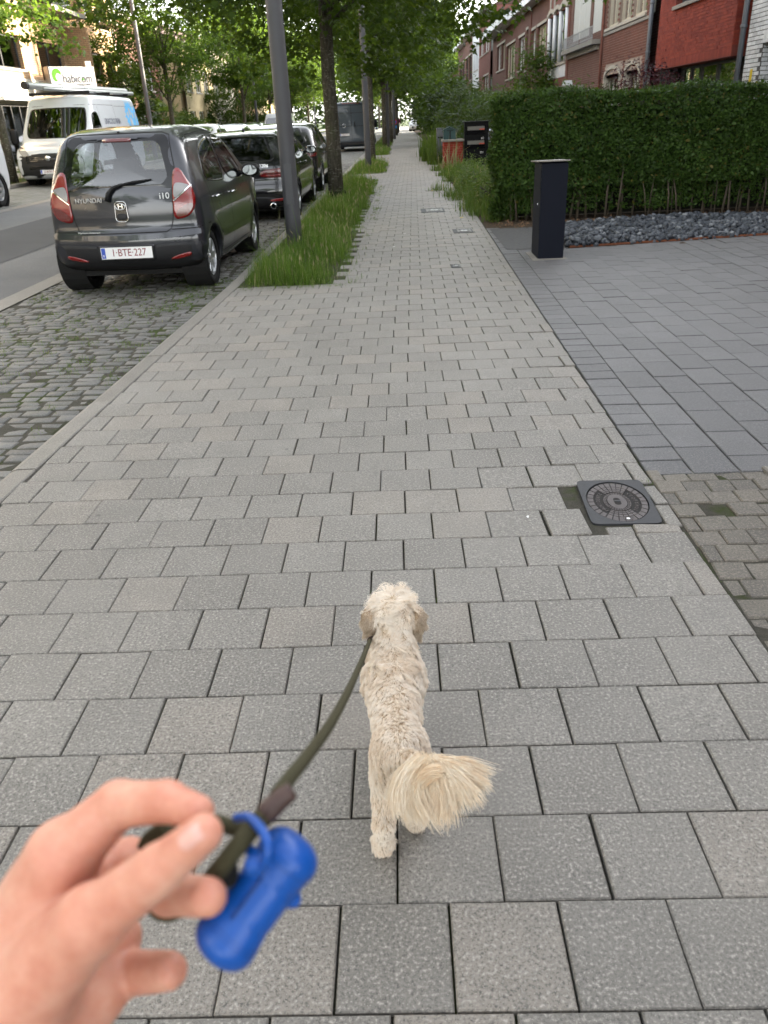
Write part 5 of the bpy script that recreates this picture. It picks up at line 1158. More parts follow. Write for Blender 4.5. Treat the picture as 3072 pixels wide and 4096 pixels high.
K_sand = plain('sandy_render', (0.52, 0.42, 0.25), .9, var=.15, bump=.2, bscale=30)
M_stone = plain('pale_stone', (0.36, 0.33, 0.28), .8, var=.2, bump=.2, bscale=40); M_slate = m_brick('black_slate', (0.010, 0.010, 0.011), (0.022, 0.022, 0.024), (0.006, 0.006, 0.006), .6, .14, .008)
M_frame = plain('anthracite_frame', (0.028, 0.029, 0.031), .4); M_wframe = plain('white_frame', (0.66, 0.66, 0.64), .4); M_cframe = plain('cream_frame', (0.45, 0.40, 0.31), .5); M_zinc = plain('zinc_pipe', (0.115, 0.125, 0.142), .5, .3, var=.2)
M_wpaint = plain('white_woodwork', (0.62, 0.64, 0.66), .5, var=.1, nscale=3); M_conc = plain('weathered_concrete', (0.22, 0.205, 0.18), .9, var=.3, nscale=4, bump=.2, bscale=50)
M_roof = plain('roof_tiles', (0.075, 0.040, 0.032), .85, var=.25, bump=.4, bscale=12); M_void = plain('dark_room', (0.010, 0.010, 0.010), .9)
M_curt = plain('net_curtain', (0.38, 0.37, 0.34), .9, var=.25, nscale=14); M_blind = plain('roller_blind', (0.34, 0.29, 0.21), .8, var=.08); M_shut = plain('roller_shutter', (0.56, 0.56, 0.53), .6, var=.1)
M_pane = m_glass('window_glass', (0.55, 0.58, 0.58), 1.4); M_curtg = plain('green_curtain', (0.07, 0.12, 0.075), .9, var=.3, nscale=16)
def wall(root, X, y0, y1, z0, z1, holes, mat, depth=.16, name='wall', sgn=1, reveal=None):
    """front wall in plane x=X (facing -sgn*x) with openings (ya,yb,za,zb) and their reveals"""
    ys = sorted({y0, y1, *[h[0] for h in holes], *[h[1] for h in holes]}); zs = sorted({z0, z1, *[h[2] for h in holes], *[h[3] for h in holes]}); m = MB(); xb = X+sgn*depth
    for a, b in zip(ys[:-1], ys[1:]):
        for c, d in zip(zs[:-1], zs[1:]):
            if any(h[0]-1e-6 <= (a+b)/2 <= h[1] and h[2] <= (c+d)/2 <= h[3] for h in holes): continue
            if a < y0-1e-6 or b > y1+1e-6 or c < z0-1e-6 or d > z1+1e-6: continue
            m.add([(X,a,c),(X,b,c),(X,b,d),(X,a,d)], [(0,3,2,1) if sgn > 0 else (0,1,2,3)])
    for (a, b, c, d) in holes:
        for q in ([(X,a,c),(xb,a,c),(xb,a,d),(X,a,d)], [(X,b,c),(X,b,d),(xb,b,d),(xb,b,c)], [(X,a,c),(X,b,c),(xb,b,c),(xb,a,c)], [(X,a,d),(xb,a,d),(xb,b,d),(X,b,d)]): m.add(q, [(0,1,2,3)], 0)
    return m.build(name, mat, root)
def win(root, X, y0, y1, z0, z1, cols=(), rows=(), frame=M_wframe, fw=.06, sgn=1, depth=.12, back=None, sill=None, name='window', fd=.05):
    """frame bars, pane and what hangs behind it"""
    xa, xb = sorted((X+sgn*depth, X+sgn*(depth-fd))); m = MB()
    for a, b, c, d in [(y0,y1,z0,z0+fw),(y0,y1,z1-fw,z1),(y0,y0+fw,z0+fw,z1-fw),(y1-fw,y1,z0+fw,z1-fw)] + [(y0+(y1-y0)*t-fw/2, y0+(y1-y0)*t+fw/2, z0+fw, z1-fw) for t in cols]: m.box(xa, xb, a, b, c, d)
    for t in rows: zz = z0+(z1-z0)*t; m.box(xa+.004, xb-.004, y0+fw, y1-fw, zz-fw*.35, zz+fw*.35)
    w_ = m.build(name, frame, root); xg = X+sgn*(depth-.012)
    ed = [0, *cols, 1]
    for a, b in zip(ed[:-1], ed[1:]):
        ya, yb = y0+(y1-y0)*a+fw*.3, y0+(y1-y0)*b-fw*.3; MB().add([(xg,ya,z0+fw*.5),(xg,yb,z0+fw*.5),(xg,yb,z1-fw*.5),(xg,ya,z1-fw*.5)], [(0,1,2,3)]).build('pane', M_pane, w_)
    xk = X+sgn*(depth+.10); MB().add([(xk,y0,z0),(xk,y1,z0),(xk,y1,z1),(xk,y0,z1)], [(0,1,2,3)]).build('curtain_or_dark', back or M_void, w_)  # where no curtain is given, a near-black sheet paints the unlit room
    if sill is not None:
        xs = sorted((X-sgn*.07, X+sgn*(depth-fd))); MB().box(xs[0], xs[1], y0-.06, y1+.06, z0-.075, z0+.004, bev=.008).build('sill', sill, w_)
    return w_
def bricks(root, X, y0, y1, z0, z1, holes, bmat, mmat, bl=.205, bh=.062, mj=.012, proud=.010, seed=0, n1=300, sgn=1):
    """individual bricks in running bond standing a little proud of their mortar bed"""
    q = np.random.default_rng(seed); L = []; r = 0; z = z0
    while z+bh <= z1+.001:
        y = y0-(bl/2 if r % 2 else 0)
        while y < y1:
            a, b = max(y, y0), min(y+bl, y1)
            if b-a > .03 and not any(h[0]-.02 < (a+b)/2 < h[1]+.02 and h[2]-.03 < z+bh/2 < h[3]+.03 for h in holes): L.append((a, b, z))
            y += bl+mj
        z += bh+mj; r += 1
    L = np.array(L); bg = largest(np.c_[np.full(len(L), X), (L[:, 0]+L[:, 1])/2, L[:, 2]], n1); base = MB().box(-.02, 0, -.5, .5, 0, 1, 0).mesh('brick', bmat) if sgn < 0 else MB().box(0, .02, -.5, .5, 0, 1).mesh('brick', bmat); F = MB()
    for k, (a, b, z) in enumerate(L):
        x = X-sgn*(proud+q.normal(0, .0018))
        if k in bg: o = link('brick', base, root); o.location = (x, (a+b)/2, z); o.scale = (1, b-a, bh)
        else: F.box(min(x, x+sgn*.02), max(x, x+sgn*.02), a, b, z, z+bh)
    if F.k: F.build('brickwork', bmat, root, kind='stuff')
def block(root, X, y0, y1, H, ridge=2.4, sgn=1, mat=K_brown, dep=8.5, roofm=M_roof, eave=.0):
    """the rest of the house: party walls, back and pitched roof"""
    xa, xb = X+sgn*.40, X+sgn*dep; xm = (xa+xb)/2
    m = MB(); m.box(min(xa,xb), max(xa,xb), y0+.01, y1-.01, -.1, H-.02); m.build('side_wall', mat, root)
    x0_ = X-sgn*eave; v = [(x0_,y0,H),(x0_,y1,H),(xm,y1,H+ridge),(xm,y0,H+ridge),(xb,y0,H),(xb,y1,H)]
    MB().add(v, [(0,1,2,3),(3,2,5,4),(0,3,4),(1,5,2)]).build('roof', roofm, root)
def pipe(root, x, y, z0, z1, r=.055, mat=M_zinc):
    p = MB().tube([(x,y,z0),(x,y,z1)], r, 12).build('downpipe', mat, root, smooth=True)
    for z in np.arange(z0+.6, z1, 1.15): MB().lathe([(r+.006,-.03),(r+.014,-.02),(r+.014,.02),(r+.006,.03)], 12, 'z', (x, y, z)).build('bracket', mat, p)
XF = 7.0
# white glazed brick house
h = thing('row_house', 'white glazed brick house at the right edge with an arched porch', 'house')
hl = [(14.2, 17.45, -.1, 2.42)]
wall(h, XF, 10.5, 18.25, -.1, 6.5, hl, B_dkm, 1.2); bricks(h, XF, 13.2, 18.22, 1.30, 4.4, hl, B_white, B_dkm, .21, .062, .014, seed=1)
q = MB()
for k in range(30):
    y = 14.0+k*.115; zz = 2.42+.30*math.sin(PI*min(1, max(0, (17.5-y)/3.4)))*0+.02; q = MB().box(XF-.022, XF+.02, y, y+.10, zz, zz+.21); q.build('arch_brick', B_white, h)
qf = MB()
for r_ in range(16):
    for c_ in range(5): a = XF+.02+c_*.222-(.11 if r_ % 2 else 0); qf.box(max(a, XF+.01), a+.208, 17.43, 17.455, 1.30+r_*.076, 1.30+r_*.076+.062)
qf.build('porch_brickwork', B_white, h, kind='stuff')
MB().box(XF+1.2, XF+1.3, 14.1, 17.5, -.1, 2.5).build('porch_door', M_frame, h); block(h, XF+.9, 10.5, 18.25, 6.5, 2.4)
MB().box(XF-.03, XF-.012, 17.74, 17.82, 1.80, 2.02, bev=.004).build('yellow_sign', plain('yellow_enamel', (.55, .40, .02), .4), h)
pipe(h, XF-.07, 18.36, -.1, 6.4)
# red house with projecting upper storey
h = thing('row_house', 'house with projecting bright red brick upper storey over dark slate', 'house')
hl = [(19.5, 23.4, .3, 2.36)]
wall(h, XF+.30, 18.45, 25.0, -.1, 6.6, hl, M_slate)
wd = win(h, XF+.30, 19.5, 23.4, .3, 2.36, (.33, .62, .80), (), M_frame, .10, back=M_curtg)
xr = 6.90; u = [(20.1, 22.9, 3.62, 5.2)]
bx = wall(h, xr, 18.78, 24.15, 2.50, 6.7, u, B_redm, .25, 'red_storey'); bricks(bx, xr, 18.78, 24.15, 2.50, 4.5, u, B_red, B_redm, .20, .058, .009, .007, seed=2)
win(h, xr, 20.1, 22.9, 3.62, 5.2, (.5,), (), M_frame, .09, depth=.2, sill=M_conc)
m = MB()
for k in range(70): y = 18.785+k*.0766; MB().box(xr-.009, xr+.03, y, y+.066, 2.325, 2.495).build('soldier_brick', B_red, bx)
MB().box(xr+.0, xr+.42, 18.77, 18.79, 2.31, 6.7).build('near_cheek', B_redm, bx); MB().box(xr-.004, xr+.42, 18.78, 24.15, 2.305, 2.335).build('soffit', B_redm, bx)
bricks_side = MB()
for r_ in range(26): bricks_side.box(xr+.0, xr+.10, 18.762, 18.772, 2.51+r_*.067, 2.51+r_*.067+.058); bricks_side.box(xr+.11, xr+.31, 18.762, 18.772, 2.51+r_*.067, 2.51+r_*.067+.058)
bricks_side.build('cheek_brickwork', B_red, bx, kind='stuff')
block(h, XF+.4, 18.3, 25.05, 6.7, 2.2); pipe(h, XF-.06, 25.14, -.1, 6.4, .06)
# brown brick house with arched windows
h = thing('row_house', 'brown brick house with two arched stone windows and cream frames above', 'house')
up = [(25.84, 27.32, 3.80, 5.5), (27.46, 28.98, 3.80, 5.5), (29.08, 30.58, 3.80, 5.5)]; lo = [(25.95, 27.60, .9, 2.45), (28.15, 30.25, .9, 2.45)]
wall(h, XF, 25.28, 30.8, -.1, 6.6, up+lo, B_ltm); bricks(h, XF, 25.28, 30.8, 1.35, 5.3, up+[(a-.12, b+.12, c, 2.72) for a, b, c, d in lo], B_brown, B_ltm, .20, .058, .013, .012, seed=3)
for a, b, c, d in up: win(h, XF, a, b, c, d, (.52,), (), M_cframe, .10, back=M_curt, sill=M_stone, depth=.14)
for a, b, c, d in lo:
    w_ = win(h, XF, a, b, c, d+.05, (.5,), (.7,), M_wframe, .07, back=M_curt, depth=.3); m = MB(); yc = (a+b)/2; hw = (b-a)/2
    ar = [(yc+(hw+.08)*math.cos(t), 2.36+.34*math.sin(t)**.8 if math.sin(t) > 0 else 2.36) for t in np.linspace(0, PI, 15)]; ai = [(yc+(hw-.06)*math.cos(t), 2.30+.30*(max(0, math.sin(t))**.8)) for t in np.linspace(0, PI, 15)]
    v = [(XF-.05, y, z) for y, z in ar]+[(XF-.05, y, z) for y, z in ai]+[(XF+.25, y, z) for y, z in ai]; n_ = 15
    m.add(v, [(k, k+1, n_+k+1, n_+k) for k in range(14)]+[(n_+k, n_+k+1, 2*n_+k+1, 2*n_+k) for k in range(14)])
    for s_ in (a-.08, b-.06): m.box(XF-.05, XF+.2, s_, s_+.14, .85, 2.37)
    MB().add([(XF+.02, y, z) for y, z in [(a-.05,2.44)]+[(yc+(hw+.07)*math.cos(t), 2.36+.33*max(0, math.sin(t))**.8) for t in np.linspace(PI, 0, 12)]+[(b+.05,2.44)]], [tuple(range(14))]).build('arch_back', M_curt, w_)
    m.build('stone_arch', M_stone, w_)
MB().box(XF-.05, XF-.005, 25.4, 30.75, 3.62, 3.70).build('string_course', M_conc, h); block(h, XF, 25.2, 30.8, 6.6)
# house with roller shutters and a balcony rail
h = thing('row_house', 'brown brick house with lowered roller shutters above a balcony rail', 'house')
sh_ = [(31.40, 32.90, 3.86, 5.5), (33.26, 36.45, 3.86, 5.5)]
wall(h, XF, 30.81, 37.15, -.1, 6.6, sh_, K_brown)
for a, b, c, d in sh_:
    s_ = thing_part = MB().box(XF+.06, XF+.08, a, b, c, d).build('shutter', M_shut, h)
    for z in np.arange(c+.02, d-.03, .075): MB().box(XF+.035, XF+.062, a+.02, b-.02, z, z+.058, bev=0).build('slat', M_shut, s_)
    if b-a > 2:
        for t in (.34, .66): MB().box(XF+.02, XF+.07, a+(b-a)*t-.025, a+(b-a)*t+.025, c, d).build('guide', M_shut, s_)
MB().box(XF-.30, XF-.004, 31.35, 37.05, 3.46, 3.60).build('balcony_slab', M_conc, h); MB().box(XF-.10, XF-.006, 31.5, 36.9, 3.30, 3.455).build('slab_corbel', M_conc, h)
M_iron = plain('galvanised_rail', (0.36, 0.37, 0.38), .45, .5)
for ya, yb in ((31.40, 33.60), (33.75, 37.05)):
    rl = MB().box(XF-.28, XF-.255, ya, yb, 3.99, 4.015).build('balcony_rail', M_iron, h); MB().box(XF-.275, XF-.26, ya, yb, 3.66, 3.68).build('bottom_bar', M_iron, rl)
    for y in np.arange(ya+.03, yb, .115): MB().box(XF-.274, XF-.262, y, y+.012, 3.60, 3.99).build('baluster', M_iron, rl)
MB().box(XF-.75, XF-.004, 33.5, 37.3, 2.16, 2.30).build('porch_canopy', M_conc, h); MB().box(XF-.70, XF-.45, 33.52, 34.2, 2.30, 2.46).build('canopy_upstand', M_wpaint, h)
MB().box(XF-.03, XF-.004, 36.95, 37.05, 0, 6.5).build('joint_strip', B_brown, h); pipe(h, XF-.05, 30.9, -.1, 6.5, .04, B_brown); block(h, XF, 30.81, 37.15, 6.6)
# house with white columns
h = thing('row_house', 'brick house with tall white-columned windows and three white panels', 'house')
wall(h, XF, 37.16, 42.2, -.1, 6.7, [(37.55, 41.9, 2.73, 5.2)], K_red)
w_ = win(h, XF, 37.55, 41.9, 3.31, 5.2, (.25, .5, .75), (.62,), M_frame, .07, depth=.14)
for y in (37.62, 39.05, 40.45, 41.83): MB().tube([(XF-.01,y,3.31),(XF-.01,y,5.2)], .09, 12).build('column', M_wpaint, w_, smooth=True)
MB().box(XF-.05, XF+.12, 37.5, 41.95, 3.22, 3.31).build('sill', M_stone, w_)
for k in range(3): MB().box(XF+.01, XF+.05, 37.58+k*1.45, 37.58+k*1.45+1.38, 2.75, 3.20).build('white_panel', M_wpaint, w_)
m = MB()
for k in range(24):
    y = 37.35+k*.2; z = 5.22+.14*abs(math.sin(k*.41)); m.box(XF-.10, XF+.02, y, y+.205, z, z+.16)
m.build('wavy_lintel', M_stone, h)
for y in (38.4, 40.6, 41.6): MB().box(XF-.06, XF-.003, y, y+.12, 5.42, 6.2).build('stone_fin', M_stone, h)
MB().tube([(XF-.3, 39.2, 2.1), (XF-.3, 40, 2.28), (XF-.3, 41.2, 2.1)], .05, 8).build('door_hood', M_wpaint, h); block(h, XF, 37.16, 42.2, 6.7)
def plain_house(label, y0, y1, H, wins, mat, cornice=None, ridge=2.0, X=XF, cor_col=M_wpaint, over=.55, extra=None):
    h = thing('row_house', label, 'house', group='brick row houses on the right'); hs = [w_[:4] for w_ in wins]
    wall(h, X, y0, y1, -.1, H, hs, mat)
    for a, b, c, d, cols, fr in wins:
        win(h, X, a, b, c, d, cols, (), fr, .09, back=M_curt, sill=M_stone, depth=.18); MB().box(X-.03, X-.003, a-.08, b+.08, d, d+.12).build('lintel', M_stone, h)
    if cornice: MB().box(X-over, X+.3, y0+.02, y1-.02, H, H+cornice, bev=.02).build('cornice', cor_col, h)
    block(h, X, y0, y1, H+(cornice or 0)-.02, ridge, mat=mat, eave=0); return h
h = plain_house('plum brick house between the columned windows and the climber', 42.2, 47.5, 6.25, [(42.85, 45.5, 3.50, 5.2, (.34, .67), M_cframe), (46.05, 47.35, 4.02, 5.2, (.5,), M_wframe), (43, 45.4, .8, 2.3, (.5,), M_wframe)], K_plum, .32)
pipe(h, XF-.04, 47.4, -.1, 6.2, .03, B_brown)
h = plain_house('plum brick house behind the leafy climber', 47.5, 53.1, 6.25, [(49.9, 52.2, 3.6, 5.25, (.5,), M_wframe), (48.6, 49.3, 3.5, 5.4, (), M_stone), (50, 52, .8, 2.3, (.5,), M_wframe)], K_plum, .32)
h = plain_house('plum brick house with thick white eaves before the gable', 53.1, 66.2, 6.3, [(53.7, 57.9, 3.4, 5.25, (.4, .7), M_cframe), (58.8, 60.6, 4.1, 5.6, (.5,), M_cframe), (61, 63.3, 4.1, 5.6, (.5,), M_wframe), (55, 58, .8, 2.3, (.5,), M_wframe)], K_plum, .42, over=.8)
h = plain_house('tall brick house with its gable towards us and grey eaves', 67.9, 77.4, 8.35, [(68.9, 72.6, 5.8, 7.3, (.5,), M_wframe), (73.5, 76.5, 5.8, 7.3, (.5,), M_wframe), (69, 73, 2.6, 4.2, (.5,), M_wframe)], K_red, .30, over=.7, cor_col=M_conc)
h = plain_house('tall house with a white rendered front far along the row', 77.4, 84, 8.35, [(78, 79, 5.0, 6.9, (), M_frame), (79.6, 80.6, 5.0, 6.9, (), M_frame), (81.2, 82.2, 5.0, 6.9, (), M_frame)], M_wpaint, .30, over=.7)
h = plain_house('far brown brick house with dark windows', 84, 93, 8.2, [(85, 88, 4.5, 6.6, (.5,), M_frame), (89, 92, 4.5, 6.6, (.5,), M_frame)], K_brown, .30, over=.6)
h = plain_house('farthest brick house of the right row', 93, 104, 8.0, [(94, 97, 4.5, 6.5, (.5,), M_frame), (98, 101, 4.5, 6.5, (.5,), M_frame)], K_plum, .30, over=.6)
h = plain_house('pale far house closing the right side of the street', 112, 124, 5.5, [(113, 116, 3.2, 4.6, (.5,), M_frame)], M_wpaint, .2, X=5.5)
# houses the picture only hints at by the shade they cast lie nearer, out of view
h = plain_house('brick house beside the driveway, out of view', -6, 10.4, 6.5, [(0, 3, 3.6, 5.2, (.5,), M_wframe)], K_brown, .3)

# ---- across the street
XO = -14.5
h = thing('apartment_building', 'yellow brick apartment building with balconies and estate agent sign', 'building')
def lwin(root, a, b, c, d, cols=(), back=None, fr=M_frame, sill=M_stone, dep=.2): return win(root, XO, a, b, c, d, cols, (), fr, .07, -1, dep, back, sill)
fl = []
for z in (3.72, 6.30, 8.90):
    fl += [(40.5, 41.9, z+.0, z+1.15), (42.5, 43.8, z, z+1.15), (44.3, 45.75, z-.35, z+1.3), (36.2, 38.9, z-.45, z+1.12), (31.6, 34.6, z, z+1.15)]
gr = [(31.4, 34.4, .4, 2.52), (36.5, 40.5, .5, 2.5), (42.5, 45.3, .5, 2.5)]
wall(h, XO, 29, 46.15, 3.42, 12, fl, K_yellow, .3, 'upper_wall', -1); wall(h, XO+.02, 29, 46.15, 0, 3.42, gr, K_cream, .3, 'ground_wall', -1)
for k, (a, b, c, d) in enumerate(fl): lwin(h, a, b, c, d, (.5,) if b-a > 1.6 else (), M_blind if k % 3 == 1 else (M_curt if k % 3 == 0 else None))
for a, b, c, d in gr: lwin(h, a, b, c, d, (.25, .5, .75), M_curtg, M_frame)
for z in (3.22, 5.80, 8.40):
    b_ = MB().box(XO-.0, XO+1.15, 35.6, 39.2, z, z+.16).build('balcony', M_conc, h); MB().box(XO+1.10, XO+1.14, 35.7, 39.1, z+.62, z+.66).build('rail', M_frame, b_); MB().box(XO+1.11, XO+1.13, 35.75, 37.6, z+.16, z+.60).build('panel', M_gloss, b_)
    MB().box(XO+.005, XO+1.1, 39.1, 39.35, z+.16, z+2.3).build('side_wall', K_yellow, b_)
    MB().box(XO+.003, XO+.75, 44.2, 46.0, z+.3, z+.42).build('small_balcony', M_conc, h)
MB().box(XO+.02, XO+.45, 31.2, 34.6, 2.62, 2.74).build('awning', M_wpaint, h); block(h, XO+.1, 29, 46.15, 12, 2, -1, K_yellow)
MB().tube([(XO+.04, 46.1, 0), (XO+.04, 46.1, 12)], .05, 8).build('downpipe', M_frame, h)
# estate agent's board fixed on the balcony
sg = thing('sign_board', 'white estate agent board reading habicom on the balcony', 'sign', (-12.96, 35.3, 3.05)); sg.rotation_euler.z = R(38); sg.scale = (1.15, 1, 1.05)
MB().box(-.78, .78, -.02, .02, 0, .72).build('board', plain('board_white', (.55,.56,.57), .5), sg); MB().box(-.80, -.76, -.03, .55, -.05, .74).build('bracket', M_frame, sg); Mx = basis((0, -.026, 0), (1,0,0), (0,0,1)) @ Matrix.Scale(.76, 4) @ Matrix.Translation((-.30, 0, 0)); Mx = basis((0, -.026, 0), (1,0,0), (0,0,1)) @ Matrix.Diagonal((.54, .76, 1, 1))
M_ink = plain('black_ink', (.02,.02,.03), .5); M_lime = plain('lime_green_print', (.06,.22,.004), .5); M_pink = plain('magenta_print', (.35,.01,.16), .5)
text('habicom', .56, Mx @ Matrix.Translation((.30, .42, 0)), M_ink, sg, ext=.002); text('vastgoed & advies', .13, Mx @ Matrix.Translation((.62, .17, 0)), M_ink, sg, ext=.002)
arc = [( -.98+.30*math.cos(t), .58+.30*math.sin(t)) for t in np.linspace(R(20), R(250), 18)]; inn = [(-.90+.17*math.cos(t), .50+.17*math.sin(t)) for t in np.linspace(R(250), R(20), 18)]
v = [Mx @ Vector((a, b, .003)) for a, b in arc+inn]; MB().add(v, [(k, k+1, 34-k, 35-k) for k in range(17)]).build('green_arc', M_lime, sg)
MB().add([Mx @ Vector((.63+.055*math.cos(t), .385+.055*math.sin(t), .006)) for t in np.linspace(0, 2*PI, 17)[:-1]], [tuple(range(16))]).build('green_dot', M_lime, sg)
MB().add([Mx @ Vector((.75+.32*math.cos(t), .0+.10*math.sin(t), .003)) for t in np.linspace(0, PI, 17)], [tuple(range(17))]).build('pink_arc', M_pink, sg)
MB().box(.52, .70, -.05, .05, .72, .90).build('box_on_top', M_wframe, sg)
def opp_house(label, y0, y1, H, mat, X=XO, wz=((1.0, 2.5), (3.7, 5.2))):
    h = thing('house_across', label, 'house', group='houses across the street'); hs = []
    n_ = max(2, int((y1-y0)/2.6)); 
    for z0, z1 in wz:
        for k in range(n_): a = y0+.6+(y1-y0-1.2)*k/n_; hs.append((a, a+(y1-y0-1.2)/n_*.62, z0, z1))
    wall(h, X, y0, y1, 0, H, hs, mat, .2, 'wall', -1)
    for k, (a, b, c, d) in enumerate(hs): win(h, X, a, b, c, d, (.5,), (), M_wframe, .07, -1, .15, M_curt if k % 2 else None, M_stone)
    MB().box(X-.3, X+.35, y0+.02, y1-.02, H, H+.25).build('cornice', M_stone, h); block(h, X, y0, y1, H+.2, 2.2, -1, mat); return h
opp_house('brown brick apartment house behind the dark evergreen across the street', 47.5, 59.5, 7.2, K_brown, -16.0)
opp_house('sandy rendered house behind the palm across the street', 60, 69.3, 6.4, K_sand); opp_house('cream house after the sandy one across the street', 69.4, 78, 6.6, K_cream); opp_house('yellow brick house far across the street', 78, 90, 6.8, K_yellow); opp_house('farthest sandy house across the street', 90, 106, 6.8, K_sand)
opp_house('unseen grey house across the street behind the viewer, added for reflections', -24, 13.9, 8.5, M_conc, -14.6, ((.6, 2.4), (3.7, 5.2), (6.3, 7.8)))  # unseen house added for car reflections, grey so the paint stays cool
opp_house('cream brick house at the left, before the estate agent building', 14, 28.9, 9.5, K_cream, -14.6, ((.6, 2.4), (3.7, 5.2), (6.3, 7.8)))
# ------------------------------------------------------------------ letter boxes, pebbles, covers, signs
M_mail = plain('dark_blue_powder_coat', (0.0050, 0.0066, 0.0130), .55, var=.15, spec=.12, bump=.08, bscale=500)
M_mlid = plain('weathered_lid', (0.20, 0.185, 0.165), .5, .3, var=.25, nscale=12)
t = thing('letter_box_column', 'dark blue free-standing letter box column at the driveway corner', 'letter box', (1.605, 9.10, 0))
MB().box(-.135, .138, -.236, .236, 0, .955, bev=.004).build('column', M_mail, t)
v = [(-.178,-.262,.972),(.152,-.262,.972),(.152,.262,.952),(-.178,.262,.952)]; MB().add([(a,b,c) for a,b,c in v]+[(a,b,c+.012) for a,b,c in v], [(3,2,1,0),(4,5,6,7),(0,1,5,4),(1,2,6,5),(2,3,7,6),(3,0,4,7)]).build('lid', M_mlid, t)
MB().box(-.139, -.1355, -.215, .215, .74, .90).build('flap', M_mail, t); MB().box(-.1385, -.1355, -.225, .225, .30, .72).build('door', M_mail, t)
MB().lathe([(.001,-.006),(.010,-.006),(.011,0)], 12, 'x', (-.139, -.10, .55)).build('lock', M_chrome, t); MB().box(-.150, -.138, -.23, -.20, .905, .935).build('hinge', M_trim, t)
MB().box(-.20, .17, -.30, .26, -.02, .004).build('foot_slab', M_conc, t)
# double letter box on a black stand
t = thing('letter_box_stand', 'tall black stand with two letter boxes beside the hedge end', 'letter box', (2.33, 26.3, 0))
MB().box(-.36, .36, .0, .30, 0, 1.25).build('housing', plain('black_powder_coat', (.004,.004,.0045), .5, spec=.15), t)
for z in (1.05, .66):
    f_ = MB().box(-.30, .27, -.012, -.001, z-.14, z+.10).build('front', M_gloss, t); MB().box(-.27, .24, -.020, -.012, z-.02, z+.085, bev=0).build('flap', plain('brushed_flap', (.16,.155,.14), .4, .5), f_)
    MB().box(.09, .24, -.024, -.020, z-.015, z+.012).build('sticker', plain('orange_sticker', (.55,.06,.02), .5), f_)
text('69', .085, basis((.18, -.014, .80), (1,0,0), (0,0,1)), M_white, t, 'house_number'); text('001', .075, basis((.17, -.003, .41), (1,0,0), (0,0,1)), M_white, t, 'house_number')
MB().box(-.40, .40, -.04, .34, 1.25, 1.275).build('top', M_trim, t)
# red brick pillar with green letter box on top
t = thing('brick_pillar', 'low red brick gate pillar with grey capstone', 'pillar', (1.64, 26.75, 0))
B_pil = m_loose_brick('pillar_brick', (0.22, 0.030, 0.020), (0.30, 0.045, 0.028)); MB().box(-.285, .285, -.34, .34, 0, .74).build('core', plain('pillar_mortar', (.28,.12,.09), .95), t)
bm_ = MB().box(-.5, .5, 0, .02, 0, 1).mesh('brick', B_pil); bm2 = MB().box(-.02, 0, -.5, .5, 0, 1).mesh('brick', B_pil)
for r_ in range(11):
    y_ = -.30+.0-(.1 if r_ % 2 else 0); x = -.29-(.1 if r_ % 2 else 0)
    while x < .28:
        a, b = max(x, -.29), min(x+.195, .29)
        if b-a > .03: o = link('brick', bm_, t); o.location = ((a+b)/2, -.352, .006+r_*.067); o.scale = (b-a, 1, .056)
        x += .206
    y_ = -.34-(.1 if r_ % 2 else 0)
    while y_ < .33:
        a, b = max(y_, -.34), min(y_+.195, .34)
        if b-a > .03: o = link('brick', bm2, t); o.location = (-.278, (a+b)/2, .006+r_*.067); o.scale = (1, b-a, .056)
        y_ += .206
MB().box(-.34, .34, -.40, .40, .74, .80, bev=.012).build('capstone', M_conc, t)
t = thing('green_letter_box', 'dark green house-shaped letter box on the brick pillar', 'letter box', (1.55, 26.75, .80)); M_grn = plain('green_enamel', (.008, .045, .045), .35)
m = MB(); v = [(-.20,-.16,0),(.20,-.16,0),(.20,-.16,.26),(0,-.16,.335),(-.20,-.16,.26)]; m.add(v+[(a, .16, c) for a, b, c in v], [(0,1,2,3,4),(9,8,7,6,5),(0,5,6,1),(1,6,7,2),(4,9,5,0)]); m.build('body', M_grn, t)
rf = MB(); 
for s_ in (-1, 1): rf.add([(s_*.24,-.19,.245),(0,-.19,.345),(0,.19,.345),(s_*.24,.19,.245),(s_*.24,-.19,.262),(0,-.19,.362),(0,.19,.362),(s_*.24,.19,.262)], [(0,1,2,3),(4,5,6,7),(0,1,5,4),(3,2,6,7),(0,3,7,4)])
rf.build('roof', M_grn, t); MB().box(-.10, .10, -.168, -.16, .235, .25).box(-.018, .018, -.172, -.16, .0, .235).build('post_horn', M_trim, t)
t = thing('grey_letter_box', 'tall flat grey letter box behind the green one', 'letter box', (1.36, 29.0, 0)); MB().box(-.12, .12, -.2, .2, 0, 1.08, bev=.01).build('cabinet', plain('grey_cabinet', (.10,.105,.115), .5), t); MB().box(-.13, .13, -.22, .22, 1.08, 1.10).build('lid', M_zinc, t); MB().box(-.09, .09, -.206, -.2, .80, .84).build('slot', M_seam, t)
t = thing('garden_wall', 'low brick garden wall with pale coping beyond the weeds', 'wall', (1.9, 40, 0)); MB().box(-.5, .9, 0, .3, 0, .62).build('wall', K_brown, t); MB().box(-.55, .95, -.05, .35, .62, .68, bev=.01).build('coping', M_stone, t)
t = thing('concrete_post', 'grey concrete gate post with flat cap beyond the weeds', 'gate post', (2.25, 36.5, 0)); MB().box(-.22, .22, -.2, .2, 0, 1.0).build('shaft', M_conc, t); MB().box(-.26, .26, -.24, .24, 1.0, 1.06, bev=.01).build('cap', M_zinc, t)
